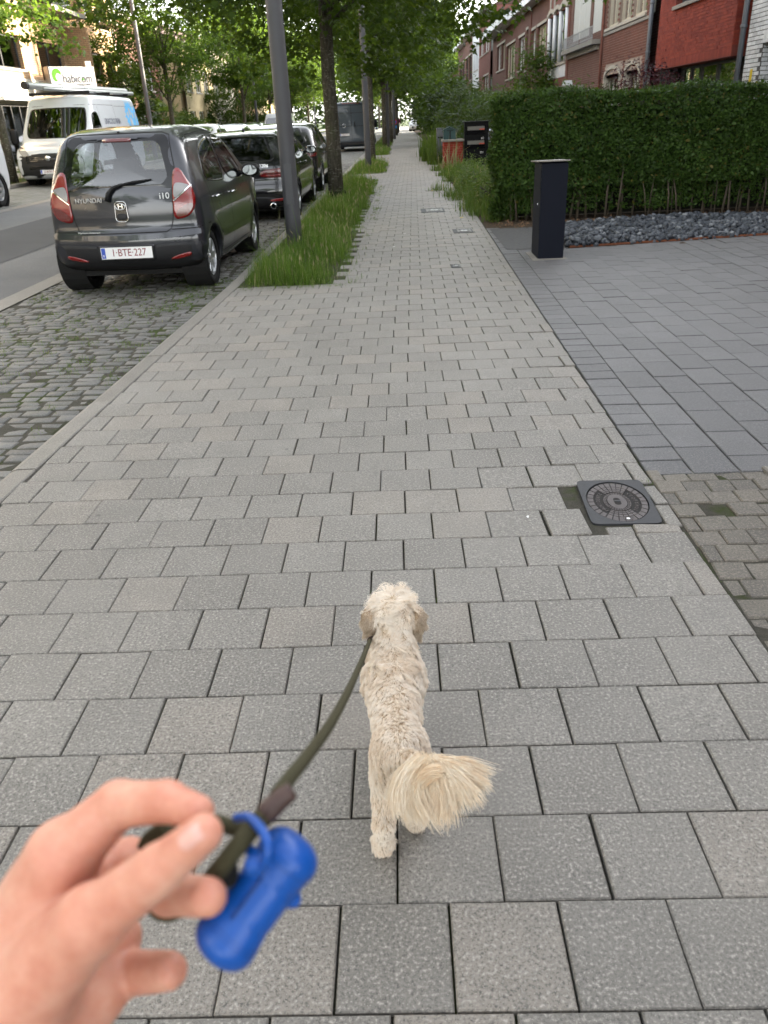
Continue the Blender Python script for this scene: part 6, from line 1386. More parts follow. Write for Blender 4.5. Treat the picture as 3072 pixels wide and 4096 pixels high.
# grey pebbles
def m_pebble():
    n = N('blue_grey_pebble'); r = rnd_value(n); p = n.n('NewGeometry').outputs['Position']
    c = n.ramp(r, [(0, (.014,.017,.023)), (.5, (.040,.047,.058)), (.85, (.085,.094,.108)), (1, (.19,.20,.21))]); c = n.mix(n.ramp(n.noise(p, 45, 4, .7), [(.55, 0.0), (.7, .5)]), c, (.16,.17,.18))
    return n.done(n.bsdf(c, .55, 0, n.bump(n.noise(p, 120, 3), .3, .003), .4))
M_peb = m_pebble(); q = np.random.default_rng(31)
bed = sheet('pebble_bed', 1.95, 7.0, 9.58, 11.62, -.004, M_soil, **S)
pshape = []
for k in range(6):
    v, f = ell_blob((0,0,0), (.5,.36,.26), 9, 5, .8); v = np.array(v)*(1+.12*np.sin(np.array(v)*7+k)); pshape.append((v, f, MB().add(v, f).mesh('pebble', M_peb, True)))
pts = []
for l in range(3):
    for x in np.arange(1.98, 6.2, .062):
        for y in np.arange(9.60+(x-1.95)*.165, 11.6+(x-1.95)*.05, .062):
            if l == 2 and q.uniform() < .45: continue
            pts.append((x+q.normal(0,.016), y+q.normal(0,.016), .012+l*.024+q.normal(0,.007)+.025*math.sin(x*2.1)*math.sin(y*1.7), q.uniform(.060, .105)))
pts = np.array(pts); bg = largest(pts[:, :3]+[0,0,.0], 1500); bg = set(sorted(bg, key=lambda i: -pts[i, 2]-pts[i, 3]*.3)[:300])
grp = [[] for _ in range(6)]
for k, (x, y, z, s_) in enumerate(pts):
    e = (q.normal(0,.45), q.normal(0,.45), q.uniform(0, 2*PI))
    if k in bg: o = link('pebble', pshape[k % 6][2], bed); o.location = (x, y, z); o.rotation_euler = e; o.scale = (s_,)*3
    else: grp[k % 6].append((Matrix.Rotation(e[2], 3, 'Z') @ Matrix.Rotation(e[0], 3, 'X') @ Matrix.Rotation(e[1], 3, 'Y'))*s_); grp[k % 6].append((x, y, z))
for g_, (v, f, me) in zip(grp, pshape): instmesh('pebble_mass', v, f, (np.array([np.array(a) for a in g_[0::2]]), np.array(g_[1::2])), M_peb, bed, smooth=True, kind='stuff')
M_rust = plain('rusty_edging', (.16,.055,.025), .9, var=.3)
ed = [(1.95+(4.9)*k/12, 9.565+(4.9*k/12)*.165, 0) for k in range(13)]; m = MB()
for a, b in zip(ed[:-1], ed[1:]): m.add([a, b, (b[0], b[1], .022), (a[0], a[1], .022), (a[0], a[1]+.012, .022), (b[0], b[1]+.012, .022)], [(0,1,2,3),(3,2,5,4)])
m.build('edging_strip', M_rust, bed)
q2 = np.random.default_rng(8); Vl = leaves(np.c_[q2.uniform(1.3, 6, 900), q2.normal(12.0, .22, 900), np.full(900, .004)], .045, RHOMB, q2, 0, None, .5); quadmesh('leaf_litter', Vl, plain('dry_leaves', (.15,.085,.045), .9, var=.5, nscale=30), kind='stuff', label='dry leaves on the soil under the hedge', cat='leaf litter')
# worn concrete corner by the letter box
sheet('concrete_corner', 1.22, 1.93, 9.60, 11.55, .002, plain('flaked_concrete', (.085,.085,.085), .9, var=.6, nscale=22, bump=.5, bscale=30), **S)
# cast-iron cover
M_iron2 = plain('cast_iron', (.030,.031,.035), .6, .1, var=.2, nscale=20, bump=.25, bscale=160); M_lid = plain('worn_iron_lid', (.095,.083,.082), .65, .1, var=.3, nscale=25, bump=.3, bscale=200); M_lidd = plain('lid_groove', (.020,.018,.017), .9)
t = thing('manhole_cover', 'square cast iron cover with patterned round lid sunk beside the pavement edge', 'manhole cover', (.845, 2.872, -.006), R(-1.5)); t.rotation_euler.x = R(2.2)
sx_, sy_ = .137, .187; cr = .026
sp_ = lambda v: math.copysign(abs(v)**.16, v); AA = np.linspace(0, 2*PI, 97)[:-1]; ol = [(sx_*sp_(math.cos(q_)), sy_*sp_(math.sin(q_))) for q_ in AA]; nn = len(ol); ring = [(.122*math.cos(a), .170*math.sin(a)) for a in np.linspace(0, 2*PI, 49)[:-1]]
m = MB(); oa = list(AA); ri = [(.122*math.cos(a), .170*math.sin(a)) for a in oa]
m.add([(a,b,.010) for a,b in ol]+[(a,b,.010) for a,b in ri]+[(a,b,-.03) for a,b in ol]+[(a,b,-.004) for a,b in ri], [(k,(k+1)%nn,nn+(k+1)%nn,nn+k) for k in range(nn)]+[(2*nn+k,2*nn+(k+1)%nn,(k+1)%nn,k) for k in range(nn)]+[(nn+k,nn+(k+1)%nn,3*nn+(k+1)%nn,3*nn+k) for k in range(nn)]); m.build('frame', M_iron2, t)
EL = 1.39
MB().add([(.1195*math.cos(a), .1195*EL*math.sin(a), .002) for a in np.linspace(0, 2*PI, 49)[:-1]], [tuple(range(48))]).build('lid', M_lidd, t)
def lid_block(r0, r1, a0, a1, z=.0065, n=4, asp=EL):
    aa = np.linspace(a0, a1, n); v = [(r0*math.cos(a), r0*asp*math.sin(a), z) for a in aa]+[(r1*math.cos(a), r1*asp*math.sin(a), z) for a in aa]+[(r0*math.cos(a), r0*asp*math.sin(a), .001) for a in aa]+[(r1*math.cos(a), r1*asp*math.sin(a), .001) for a in aa]
    f = [(k, n+k, n+k+1, k+1) for k in range(n-1)]+[(n+k, 3*n+k, 3*n+k+1, n+k+1) for k in range(n-1)]+[(2*n+k, k, k+1, 2*n+k+1) for k in range(n-1)]+[(0, 2*n, 3*n, n), (n-1, 2*n-1, 4*n-1, 3*n-1)]
    return v, f
for k in range(28):
    a0 = 2*PI*k/28+.018; a1 = 2*PI*(k+1)/28-.018; MB().add(*lid_block(.094, .117, a0, a1)).build('lid_block', M_lid, t)
for k in range(28):
    a = 2*PI*(k+.5)/28
    if abs(math.sin(a)) > .80:
        for r0, r1 in ((.080,.0915),(.069,.0775),(.060,.0665)): MB().add(*lid_block(r0, r1, 2*PI*k/28+.02, 2*PI*(k+1)/28-.02)).build('lid_block', M_lid, t)
for k in range(30):
    a0 = 2*PI*k/30
    for r0, r1 in ((.049,.054),(.043,.047)): MB().add(*lid_block(r0, r1, a0+.03, a0+2*PI/30-.03, .006, 3)).build('lid_tooth', M_lid, t)
e_ = []
for s_ in (1, -1):
    for a in np.linspace(-1.1, 1.1, 12): e_.append((s_*(.0405*math.cos(a)*1.25-.012), s_*.060*math.sin(a)/math.sin(1.1)))
MB().add([(a, b, .0068) for a, b in e_], [tuple(range(24))]).build('lid_eye', M_lid, t)
MB().add([(a, b, .0075) for a, b in rrect(-.013, .013, -.030, .030, .0125)], [tuple(range(28))]).build('lifting_slot', M_lidd, t); MB().box(-.012, .012, -.006, .006, .0076, .0105).build('slot_bar', M_iron2, t)
for s_, w_ in ((-1, 'PROVIDENTZ'), (1, 'STOPXMUS')):
    for k, ch in enumerate(w_):
        a = (PI if s_ < 0 else 0)+(-1 if s_ < 0 else 1)*(.72-1.44*k/(len(w_)-1))*(-1 if s_ < 0 else 1); r_ = .075
        p = Vector((r_*math.cos(a), r_*EL*math.sin(a), .003)); rd = Vector((math.cos(a), math.sin(a), 0)); text(ch, .022, basis(p, Vector((rd.y, -rd.x, 0)), rd), M_lid, t, 'lid_letter', .0015)
MB().lathe([(.001,.0065),(.013,.0065),(.013,.004),(.017,.004),(.017,.0065),(.020,.0065),(.020,.002)], 20, 'z', (.012, -.142, 0)).build('round_boss', M_lid, t); MB().lathe([(.001,.0078),(.0075,.0078)], 12, 'z', (.012,-.142,0)).build('white_dot', M_white, t)
# dirt pocket and offcuts around it
sheet('cover_surround', .60, 1.04, 2.60, 3.10, -.0115, M_jsand, **S)
for x, y, a, b, z, rz in [(1.015, 2.93, .05, .17, .0, .04), (1.012, 2.74, .055, .17, .001, 0), (.80, 2.637, .10, .06, -.008, .02), (.94, 2.637, .17, .065, 0, -.02), (.608, 2.708, .150, .21, .002, .03)]:
    o = MB().box(-a/2, a/2, -b/2, b/2, -.05, 0, bev=.003, bottom=False).build('cut_tile', M_tile, pave); o.location = (x, y, z); o.rotation_euler = (rs.normal(0,.02), rs.normal(0,.02), rz)
# small service covers in the tiles
M_scov = plain('cover_plastic', (.20,.20,.19), .6, var=.4, nscale=60)
for x, y, a, b, lb in [(.53, 14.30, .40, .62, 'grey service cover with pale pattern set in the pavement'), (.84, 11.45, .27, .40, 'small patterned service cover near the hedge corner'), (.56, 8.62, .095, .20, 'smallest metal service cover set between the tiles')]:
    t = thing('service_cover', lb, 'service cover', (x, y, 0)); MB().box(-a/2, a/2, -b/2, b/2, -.03, .006, bev=.002).build('cover_frame', M_iron2, t); MB().box(-a*.28, a*.42, -b*.36, b*.36, .006, .009).build('cover_plate', M_scov, t)
    MB().lathe([(a*.10,.012),(a*.16,.012),(a*.16,.008)], 14, 'z', (a*.07, 0, 0)).build('keyhole', M_plate, t)
    for s_ in (-1, 1): MB().box(-a*.2, a*.34, s_*b*.24-.01, s_*b*.24+.01, .009, .012).build('rib', M_iron2, t)
M_lit = plain('yellow_wrapper', (.62,.47,.08), .6)
for x, y, a, m_, lb in [(.94, 13.05, .9, M_lit, 'yellow stick dropped near the weeds'), (.67, 18.3, .1, M_lit, 'pale straw lying farther up the pavement')]:
    o = MB().box(-.035, .035, -.007, .007, 0, .006, bev=.002).build('litter', m_, label=lb, cat='litter'); o.location = (x, y, .002); o.rotation_euler.z = a
for x, y, a, lb in [(.034, 11.4, .4, 'white paper scrap on the tiles before the letter box column'), (-.11, 10.2, 1.2, 'white paper scrap on the tiles beside the verge'), (.463, 2.75, 1.45, 'white paper scrap in the joint by the cast iron cover')]:
    ks_ = .45 if y < 5 else 1.0
    v = [(-.02*ks_,-.006*ks_,0),(.018*ks_,-.01*ks_,.003),(.022*ks_,.008*ks_,0),(-.012*ks_,.011*ks_,.003)]; o = MB().add(v, [(0,1,2,3)]).build('paper_scrap', M_white, label=lb, cat='litter', group='paper scraps on the pavement'); o.location = (x, y, .004); o.rotation_euler.z = a
# far no-stopping sign and walker
t = thing('road_sign', 'round red and blue no-stopping sign on a striped pole far down the verge', 'road sign', (-.40, 70, 0)); M_sred = plain('sign_red', (.50,.015,.02), .4); M_sblue = plain('sign_blue', (.02,.10,.50), .4)
pl = MB().tube([(0,0,-.1),(0,0,1.55)], .03, 8).build('pole', M_white, t)
MB().tube([(0,0,.0),(0,0,.35)], .033, 8).build('pole_band', M_sred, t)
MB().lathe([(.001,0),(.22,0),(.22,.015)], 28, 'y', (0,-.05,1.22)).build('disc', M_sred, t); MB().lathe([(.001,0),(.175,0)], 28, 'y', (0,-.054,1.22)).build('blue_field', M_sblue, t)
for a in (45, -45): MB().box(-.17, .17, -.060, -.057, -.024, .024, M=Matrix.Translation((0,0,1.22)) @ Matrix.Rotation(R(a), 4, 'Y')).build('red_bar', M_sred, t)
MB().box(-.20, .20, -.055, -.045, .76, .94).build('blue_plate', plain('plate_sky_blue', (.03,.25,.62), .4), t); MB().box(-.06, .08, -.056, -.045, .40, .70).build('white_plate', M_white, t)
def far_person():
    t = thing('person', 'person in maroon top and dark trousers walking away far down the pavement', 'person', (-.15, 100, 0), PI)
    def fn(P):
        d = sd_ell(P, (0,0,1.22), (.19,.12,.30)); d = smin(d, sd_ell(P, (0,0,.95), (.165,.12,.16)), .06); d = smin(d, sd_cone(P, (0,0,1.45), (0,0,1.56), .06, .055), .04); d = smin(d, sd_ell(P, (0,.01,1.66), (.085,.10,.12)), .03)
        for s_ in (-1, 1):
            d = smin(d, sd_cone(P, (s_*.10,0,.92), (s_*.11,s_*.12,.50), .085, .06), .05); d = smin(d, sd_cone(P, (s_*.11,s_*.12,.50), (s_*.11,s_*.16,.08), .058, .04), .03); d = smin(d, sd_cone(P, (s_*.11,s_*.16,.05), (s_*.11,s_*.16+.14,.04), .045, .035), .03)
            d = smin(d, sd_cone(P, (s_*.20,0,1.42), (s_*.26,-s_*.08,1.12), .052, .042), .04); d = smin(d, sd_cone(P, (s_*.26,-s_*.08,1.12), (s_*.27,-s_*.12+.06,.86), .040, .032), .02)
        return d
    V, Q = surface_nets(fn, (-.4,-.4,-.02), (.4,.4,1.82), .025); n = N('clothes_and_skin'); sp = n.n('SeparateXYZ'); n.t.links.new(n.coord('Object'), sp.inputs[0])
    c = n.ramp(n.math('DIVIDE', sp.outputs[2], 1.85), [(.0, (.02,.02,.02)), (.05, (.02,.03,.07)), (.495, (.02,.03,.07)), (.50, (.14,.012,.05)), (.80, (.14,.012,.05)), (.81, (.45,.28,.2)), (.90, (.06,.04,.03))]); n.m.node_tree.nodes
    for nd in n.t.nodes:
        if nd.type == 'VALTORGB': nd.color_ramp.interpolation = 'CONSTANT'
    nets_obj('body', V, Q, n.done(n.bsdf(c, .8)), t)
far_person()
# ------------------------------------------------------------------ dog
def m_fur(name, stops, sc=9.0, rough=.75, trans=.15):
    n = N(name); p = n.n('NewGeometry').outputs['Position']
    f = n.math('ADD', n.math('MULTIPLY', n.noise(p, sc, 4, .6), .50), n.math('ADD', n.math('MULTIPLY', n.noise(p, 75, 3, .6), .32), n.math('MULTIPLY', n.n('HairInfo').outputs['Random'], .18)))
    c = n.ramp(f, stops); tip = n.n('HairInfo').outputs['Intercept']
    c = n.mix(n.math('MULTIPLY', tip, .30), c, (.92, .84, .72))
    b = n.bsdf(c, rough, 0, None, .25); t = n.n('BsdfTranslucent'); n.set(t.inputs[0], c); mx = n.n('MixShader', i={0: trans}); n.t.links.new(b.outputs[0], mx.inputs[1]); n.t.links.new(t.outputs[0], mx.inputs[2])
    return n.done(mx)
F_body = m_fur('cream_fur', [(.34, (.60, .44, .30)), (.45, (.80, .67, .53)), (.58, (.90, .83, .74))])
F_ear = m_fur('tan_ear_fur', [(.34, (.16, .10, .055)), (.5, (.38, .27, .17)), (.66, (.74, .63, .49))], 22)
F_tail = m_fur('long_tail_fur', [(.34, (.72, .53, .35)), (.5, (.80, .67, .50)), (.64, (.88, .81, .70))], 14, .6, .25)
F_skin = plain('dog_undercoat', (.40, .30, .20), .9, var=.2, nscale=20)
def hair(name, roots, paths, rad, mat, parent):
    """paths (n, m, 3) -> hair curves with tapering radius"""
    n, m = paths.shape[:2]; hc = bpy.data.hair_curves.new(name); hc.add_curves([m]*n)
    hc.attributes['position'].data.foreach_set('vector', np.ascontiguousarray(paths, np.float32).ravel())
    ra = hc.attributes.get('radius') or hc.attributes.new('radius', 'FLOAT', 'POINT')
    ra.data.foreach_set('value', (np.asarray(rad)[:, None]*np.linspace(1, .25, m)[None, :]).astype(np.float32).ravel())
    hc.materials.append(mat); return link(name, hc, parent)
def sample(V, Q, n, q):
    P = V[Q]; a = np.linalg.norm(np.cross(P[:, 2]-P[:, 0], P[:, 3]-P[:, 1]), axis=1); k = q.choice(len(Q), n, p=a/a.sum()); u, v = q.uniform(0, 1, (2, n, 1)); p = P[k]
    return (p[:, 0]*(1-u)+p[:, 1]*u)*(1-v)+(p[:, 3]*(1-u)+p[:, 2]*u)*v
def make_dog():
    t = thing('dog', 'small cream curly-coated dog with plumed tail walking away on a leash', 'dog', (0, 0, 0)); q = np.random.default_rng(2)
    cx = -.048
    def fn(P):
        d = sd_ell(P, (cx-.002, 1.490, .245), (.060, .080, .080))                                   # chest
        d = smin(d, sd_cone(P, (cx-.006, 1.45, .245), (cx+.004, 1.29, .255), .062, .049), .04)       # barrel
        d = smin(d, sd_ell(P, (cx+.012, 1.215, .258), (.054, .060, .062)), .035)                      # rump
        d = smin(d, sd_cone(P, (cx, 1.515, .290), (cx, 1.560, .335), .047, .040), .03)               # neck
        d = smin(d, sd_ell(P, (cx, 1.588, .358), (.049, .050, .041)), .025)                           # skull
        d = smin(d, sd_cone(P, (cx, 1.620, .346), (cx, 1.665, .338), .026, .019), .02)               # muzzle
        for s in (-1, 1):
            h = .0 if s < 0 else .05                                                                  # the right hind leg swings forward
            d = smin(d, sd_ell(P, (cx+.012+s*.030, 1.225+h*.3, .205), (.030, .050, .070)), .028)       # thigh
            d = smin(d, sd_cone(P, (cx+.012+s*.036, 1.245+h*.7, .165), (cx+.006+s*.034, 1.175+h, .095), .030, .020), .02)
            d = smin(d, sd_cone(P, (cx+.006+s*.034, 1.175+h, .095), (cx+.004+s*.034, 1.180+h*1.3, .035), .0195, .0185), .012)
            d = smin(d, sd_ell(P, (cx+.004+s*.036, 1.196+h*1.3, .017), (.023, .032, .018)), .012)      # hind paw
            g = .03 if s < 0 else -.02
            d = smin(d, sd_cone(P, (cx+s*.036, 1.505, .215), (cx+s*.038, 1.500+g*.6, .105), .028, .021), .03)
            d = smin(d, sd_cone(P, (cx+s*.038, 1.500+g*.6, .105), (cx+s*.038, 1.502+g, .03), .021, .018), .012)
            d = smin(d, sd_ell(P, (cx+s*.038, 1.516+g, .016), (.022, .029, .017)), .012)              # fore paw
        return smin(d, sd_cone(P, (cx+.018, 1.165, .285), (cx+.035, 1.135, .320), .020, .014), .02)   # tail root
    V, Q = surface_nets(fn, (-.18, 1.08, -.01), (.10, 1.74, .46), .0055)
    body = nets_obj('body', V, Q, F_skin, t)
    # hanging ears
    for s in (-1, 1):
        ev, ef = ell_blob((0,0,0), (.014, .026, .036), 12, 8, .9); e = MB().add(ev, ef).build('ear', F_skin, t, smooth=True); e.location = (cx+s*.055, 1.572, .342); e.rotation_euler = (.15, s*.22, 0)
        m = 5200; d = q.normal(0, 1, (m, 3)); d /= np.linalg.norm(d, axis=1, keepdims=True); p = d*np.array([.015,.027,.037]); M = e.matrix_basis.to_3x3(); p = p@np.array(M).T+np.array(e.location); nn = d@np.array(M).T
        tt = np.linspace(0, 1, 6)[None, :, None]; L = q.uniform(.010, .022, m)[:, None, None]; w1 = np.stack([np.sin(p[:, 2]*210+p[:, 1]*130), np.cos(p[:, 1]*230+p[:, 2]*90), np.sin(p[:, 0]*260)], -1)
        path = p[:, None, :]+L*(tt*np.array([s*.25, -.25, -.85])+nn[:, None, :]*.55*tt*(1-.5*tt)+w1[:, None, :]*.28*np.sin(tt*5)*tt); hair('ear_fur', None, path, np.full(m, .00055), F_ear, e)
        hair_o = e.children[0]; hair_o.matrix_parent_inverse = e.matrix_basis.inverted()
    for s in (-1, 1): MB().add(*ell_blob((cx+s*.018, 1.632, .364), (.007,.006,.007))).build('eye', M_gloss, t, smooth=True)
    MB().add(*ell_blob((cx, 1.684, .340), (.010,.007,.008))).build('nose', M_gloss, t, smooth=True)
    # coat
    n = 62000; p = sample(V, Q, n, q); e_ = .002; G = np.stack([fn(p+np.eye(3)[k]*e_)-fn(p-np.eye(3)[k]*e_) for k in range(3)], -1); G /= np.linalg.norm(G, axis=1, keepdims=True)+1e-9
    fl = np.zeros((n, 3)); fl[:, 1] = -1; fl[:, 2] = -.55; fl[:, 0] = np.sign(p[:, 0]-cx)*.25
    low = np.clip((.17-p[:, 2])/.06, 0, 1)[:, None]; fl = fl*(1-low)+np.array([0, -.2, -1.0])*low
    hd = np.clip((p[:, 1]-1.545)/.03, 0, 1)*np.clip((p[:, 2]-.325)/.03, 0, 1); rad_ = p-np.array([cx, 1.59, .38]); rad_ /= np.linalg.norm(rad_, axis=1, keepdims=True)+1e-9; fl = fl*(1-hd[:, None])+rad_*hd[:, None]
    fl = fl-(fl*G).sum(1, keepdims=True)*G; fl /= np.linalg.norm(fl, axis=1, keepdims=True)+1e-9; sd_ = np.cross(G, fl)
    c1 = np.sin(p[:, 0]*95+3*np.sin(p[:, 1]*38))+np.sin(p[:, 1]*82+2.5*np.sin(p[:, 0]*60+p[:, 2]*50)); c2 = np.sin(p[:, 1]*130+p[:, 2]*110+2*np.sin(p[:, 0]*80))
    upper = np.clip((p[:, 1]-1.30)/.15, .25, 1)*np.clip((p[:, 2]-.16)/.06, .2, 1)
    L = (.0115+.008*upper+.007*hd)*q.uniform(.7, 1.25, n); tt = np.linspace(0, 1, 5)[None, :, None]
    lift = (.50+.30*hd+.28*c2*upper)[:, None, None]
    path = p[:, None, :]+L[:, None, None]*(fl[:, None, :]*tt*.95+G[:, None, :]*lift*tt*(1.25-.6*tt)+sd_[:, None, :]*(1.1*c1*upper)[:, None, None]*np.sin(tt*2.6)*.7+q.normal(0, .10, (n, 1, 3))*tt)
    ng = 3600; gi = q.choice(n, ng, replace=False); near_ = np.empty(n, int); gp = p[gi]                 # tufts: tips lean to their guide's tip
    for s in range(0, n, 4000): near_[s:s+4000] = np.argmin((gp*gp).sum(1)[None, :]-2*p[s:s+4000]@gp.T, 1)
    path = path+(path[gi][near_]-path)*(tt**1.3*.58)
    hair('coat', None, path, q.uniform(.00032, .00058, n), F_body, t)
    # topknot brighter fringe at the crown of the head
    # plume of the tail: locks fanning out of the curled tip
    tt = np.linspace(0, 1, 10)[None, :, None]
    tb = np.array([(cx+.036, 1.140, .300), (cx+.052, 1.116, .336), (cx+.076, 1.102, .346), (cx+.092, 1.102, .334)])
    for k, nl, a0, a1, l0, l1, nm, bnd in ((4600, 30, .18, 1.6, .090, .108, 'tail_plume', -.10), (2200, 13, 1.45, 2.15, .098, .112, 'tail_lock', .22)):
        lock = q.integers(0, nl, k); la = np.linspace(a0, a1, nl)+q.normal(0, .03, nl); a = la[lock]+q.normal(0, .030, k); ll = q.uniform(l0, l1, nl)*q.choice([.72, .88, 1.0, 1.06], nl); dep = q.normal(0, .14, nl)[lock]
        s0 = np.clip((1.0 if bnd < 0 else .6)-.40*(a-a0)/(a1-a0)+q.normal(0, .12, k), 0, 1); seg = s0*(len(tb)-1); i = np.minimum(seg.astype(int), len(tb)-2); f = (seg-i)[:, None]; root = tb[i]*(1-f)+tb[i+1]*f+q.normal(0, .005, (k, 3))
        dr = np.c_[np.cos(a), -np.sin(a)*.50-.08+dep, -np.sin(a)*.80+.06]; dr /= np.linalg.norm(dr, axis=1, keepdims=True); sw = np.c_[np.sin(a), np.zeros(k), np.cos(a)]
        ln = (ll[lock]*q.uniform(.70, 1.06, k))[:, None, None]; ph = q.uniform(0, 6, nl)[lock][:, None, None]
        path = root[:, None, :]+ln*(dr[:, None, :]*tt+np.array([0, 0, -.14])*tt*tt-sw[:, None, :]*bnd*np.sin(tt*PI)+sw[:, None, :]*.035*np.sin(tt*5+ph)+q.normal(0, .022, (k, 1, 3))*tt**1.5)
        path[:, :, 2] = np.maximum(path[:, :, 2], .02); hair(nm, None, path, q.uniform(.0004, .0008, k), F_tail, t)
    k = 1200; th = np.linspace(0, 1.5*PI, 10)[None, :]; rr = (.012+.016*q.uniform(0, 1, k))[:, None]; cc = np.array([cx+.078, 1.085, .322])
    path = np.stack([cc[0]+rr*np.cos(th+1.1)-.004*th, cc[1]-.004-.01*q.uniform(0, 1, (k, 1))+0*th, cc[2]+rr*1.2*np.sin(th+1.1)-.010*th], -1)+q.normal(0, .003, (k, 1, 3)); hair('tail_curl', None, path, np.full(k, .0006), F_tail, t)
    return t
dog = make_dog()
# ------------------------------------------------------------------ hand, leash, bag dispenser
CM = cam_matrix(); CMr = np.array(CM.to_3x3()); CMt = np.array(CM.translation)
def near(zx, zy, d):
    """a point about half a metre before the eye, from its direction and distance"""
    x, y = .8439*zx, 2900+.8439*zy; v = np.array([(x-1536)/3112.66, -(y-2048)/3112.66, -1.0])*d; return CMr@v+CMt
def prad(px, d): return px*.8439*d/3112.66
def m_skin():
    n = N('skin'); p = n.coord('Object'); f = n.noise(p, 34, 6, .68); c = n.ramp(f, [(.30, (.55, .22, .150)), (.5, (.64, .30, .212)), (.70, (.70, .385, .285))])
    v = n.vor(p, 900); h = n.math('ADD', n.math('MULTIPLY', v, .5), n.math('MULTIPLY', n.noise(p, 160, 4, .6), .8))
    return n.done(n.bsdf(c, .48, 0, n.bump(h, .18, .0012), .4, Subsurface_Weight=.35, Subsurface_Radius=(.010, .004, .002), Subsurface_Scale=.5))
M_skin = m_skin(); M_nail = plain('nail', (.70, .40, .34), .24, var=.06, Subsurface_Weight=.2, Subsurface_Radius=(.006,.003,.002), Subsurface_Scale=.4)
def make_hand():
    t = thing('hand', 'bare hand pinching the leash loop at lower left, close and out of focus', 'hand', (0, 0, 0))
    J = dict(wr=(-330, 1640, .47), wr2=(-60, 1700, .47), im=(300, 620, .435), mm=(370, 760, .455), rm=(380, 930, .472), pm=(380, 1090, .485),
             ip=(560, 378, .430), idp=(790, 362, .412), it=(935, 412, .398), tc=(120, 1260, .425), tm=(430, 930, .400), ti=(750, 690, .382), tt=(965, 512, .372),
             mp=(610, 640, .468), md=(800, 800, .432), mt=(985, 815, .400), rp=(560, 1010, .49), pp=(560, 1180, .485), pt=(800, 1165, .455), heel=(230, 1420, .455), heel2=(420, 1250, .468))
    W = {k: near(*v) for k, v in J.items()}; D = {k: v[2] for k, v in J.items()}
    def cone(P, a, b, ra, rb): return sd_cone(P, W[a], W[b], prad(ra, D[a]), prad(rb, D[b]))
    def fn(P):
        k = .010
        d = cone(P, 'wr', 'im', 230, 172); d = smin(d, cone(P, 'wr', 'mm', 230, 180), k); d = smin(d, cone(P, 'wr2', 'rm', 230, 165), k); d = smin(d, cone(P, 'wr2', 'pm', 220, 160), k)
        d = smin(d, cone(P, 'heel', 'heel2', 255, 190), k); d = smin(d, cone(P, 'heel', 'tc', 230, 190), k)
        d = smin(d, cone(P, 'tc', 'tm', 225, 158), .012)
        f = smin(cone(P, 'tm', 'ti', 146, 119), cone(P, 'ti', 'tt', 116, 90), .004); d = smin(d, f, .009)
        g = smin(cone(P, 'im', 'ip', 156, 112), cone(P, 'ip', 'idp', 110, 96), .0035); g = smin(g, cone(P, 'idp', 'it', 96, 80), .0035); 
        m = smin(cone(P, 'mm', 'mp', 135, 100), cone(P, 'mp', 'md', 100, 92), .004); m = smin(m, cone(P, 'md', 'mt', 97, 90), .004)
        r = smin(cone(P, 'pm', 'pp', 130, 100), cone(P, 'pp', 'pt', 100, 88), .004); r = smin(r, cone(P, 'rm', 'rp', 130, 110), .006)
        d = smin(d, g, .006); d = smin(d, m, .005); d = smin(d, r, .006)
        for a_, b_, c_ in (('im', 'ip', 'idp'), ('ip', 'idp', 'it'), ('tm', 'ti', 'tt'), ('mm', 'mp', 'md'), ('pp', 'pt', 'pt')):   # skin folds across the joints
            ax_ = W[c_]-W[a_]; ax_ = ax_/(np.linalg.norm(ax_)+1e-9); s_ = (P-W[b_])@ax_; fall = np.exp(-(np.linalg.norm(P-W[b_], axis=-1)/.021)**4)
            wob = .0006*np.sin((P@CMr[:, 0])*700+(P@CMr[:, 1])*500)
            for o_, dp in ((-.0042, .00045), (-.0014, .0008), (.0016, .00075), (.0044, .00045)): d = d+dp*fall*np.exp(-((s_-o_+wob)/.00085)**2)
        return d
    A = np.stack(list(W.values())); lo = A.min(0)-.05; hi = A.max(0)+.04
    V, Q = surface_nets(fn, lo, hi, .0018, 1); nets_obj('skin', V, Q, M_skin, t)
    # thumb nail laid on the thumb's end
    ax = (W['tt']-W['ti']); ax /= np.linalg.norm(ax); toc = CMt-W['tt']; toc /= np.linalg.norm(toc); nr = toc+.55*(CMr@np.array([.45, .9, 0])); nr -= (nr@ax)*ax; nr /= np.linalg.norm(nr); sd = np.cross(ax, nr)
    c0 = W['tt']-ax*prad(6, .372); v = []; f = []; n1, n2 = 12, 9
    for i in range(n1):
        for j in range(n2):
            u = -1+2*i/(n1-1); w_ = -1+2*j/(n2-1); hw = prad(58, .372)*(1-.22*max(0, u)**2-.20*max(0, -u)**3); pt = c0+ax*u*prad(64, .372)*(1-.12*w_*w_)+sd*w_*hw
            v.append(np.r_[pt+nr*.03, abs(w_)])
    v = np.array(v); q_ = v[:, :3].copy()
    for _ in range(40): q_ -= nr*(np.clip(fn(q_), -.004, .004)*.9)[:, None]
    st = v[:, :3]; far_ = ((st-q_)@nr) > .036; q_[far_] = st[far_]-nr*.034
    v = q_+nr*(.0005-.0009*v[:, 3:4]**3)
    for i in range(n1-1):
        for j in range(n2-1): f.append((i*n2+j, i*n2+j+1, (i+1)*n2+j+1, (i+1)*n2+j))
    MB().add(v, f).build('thumb_nail', M_nail, t, smooth=True)
make_hand()
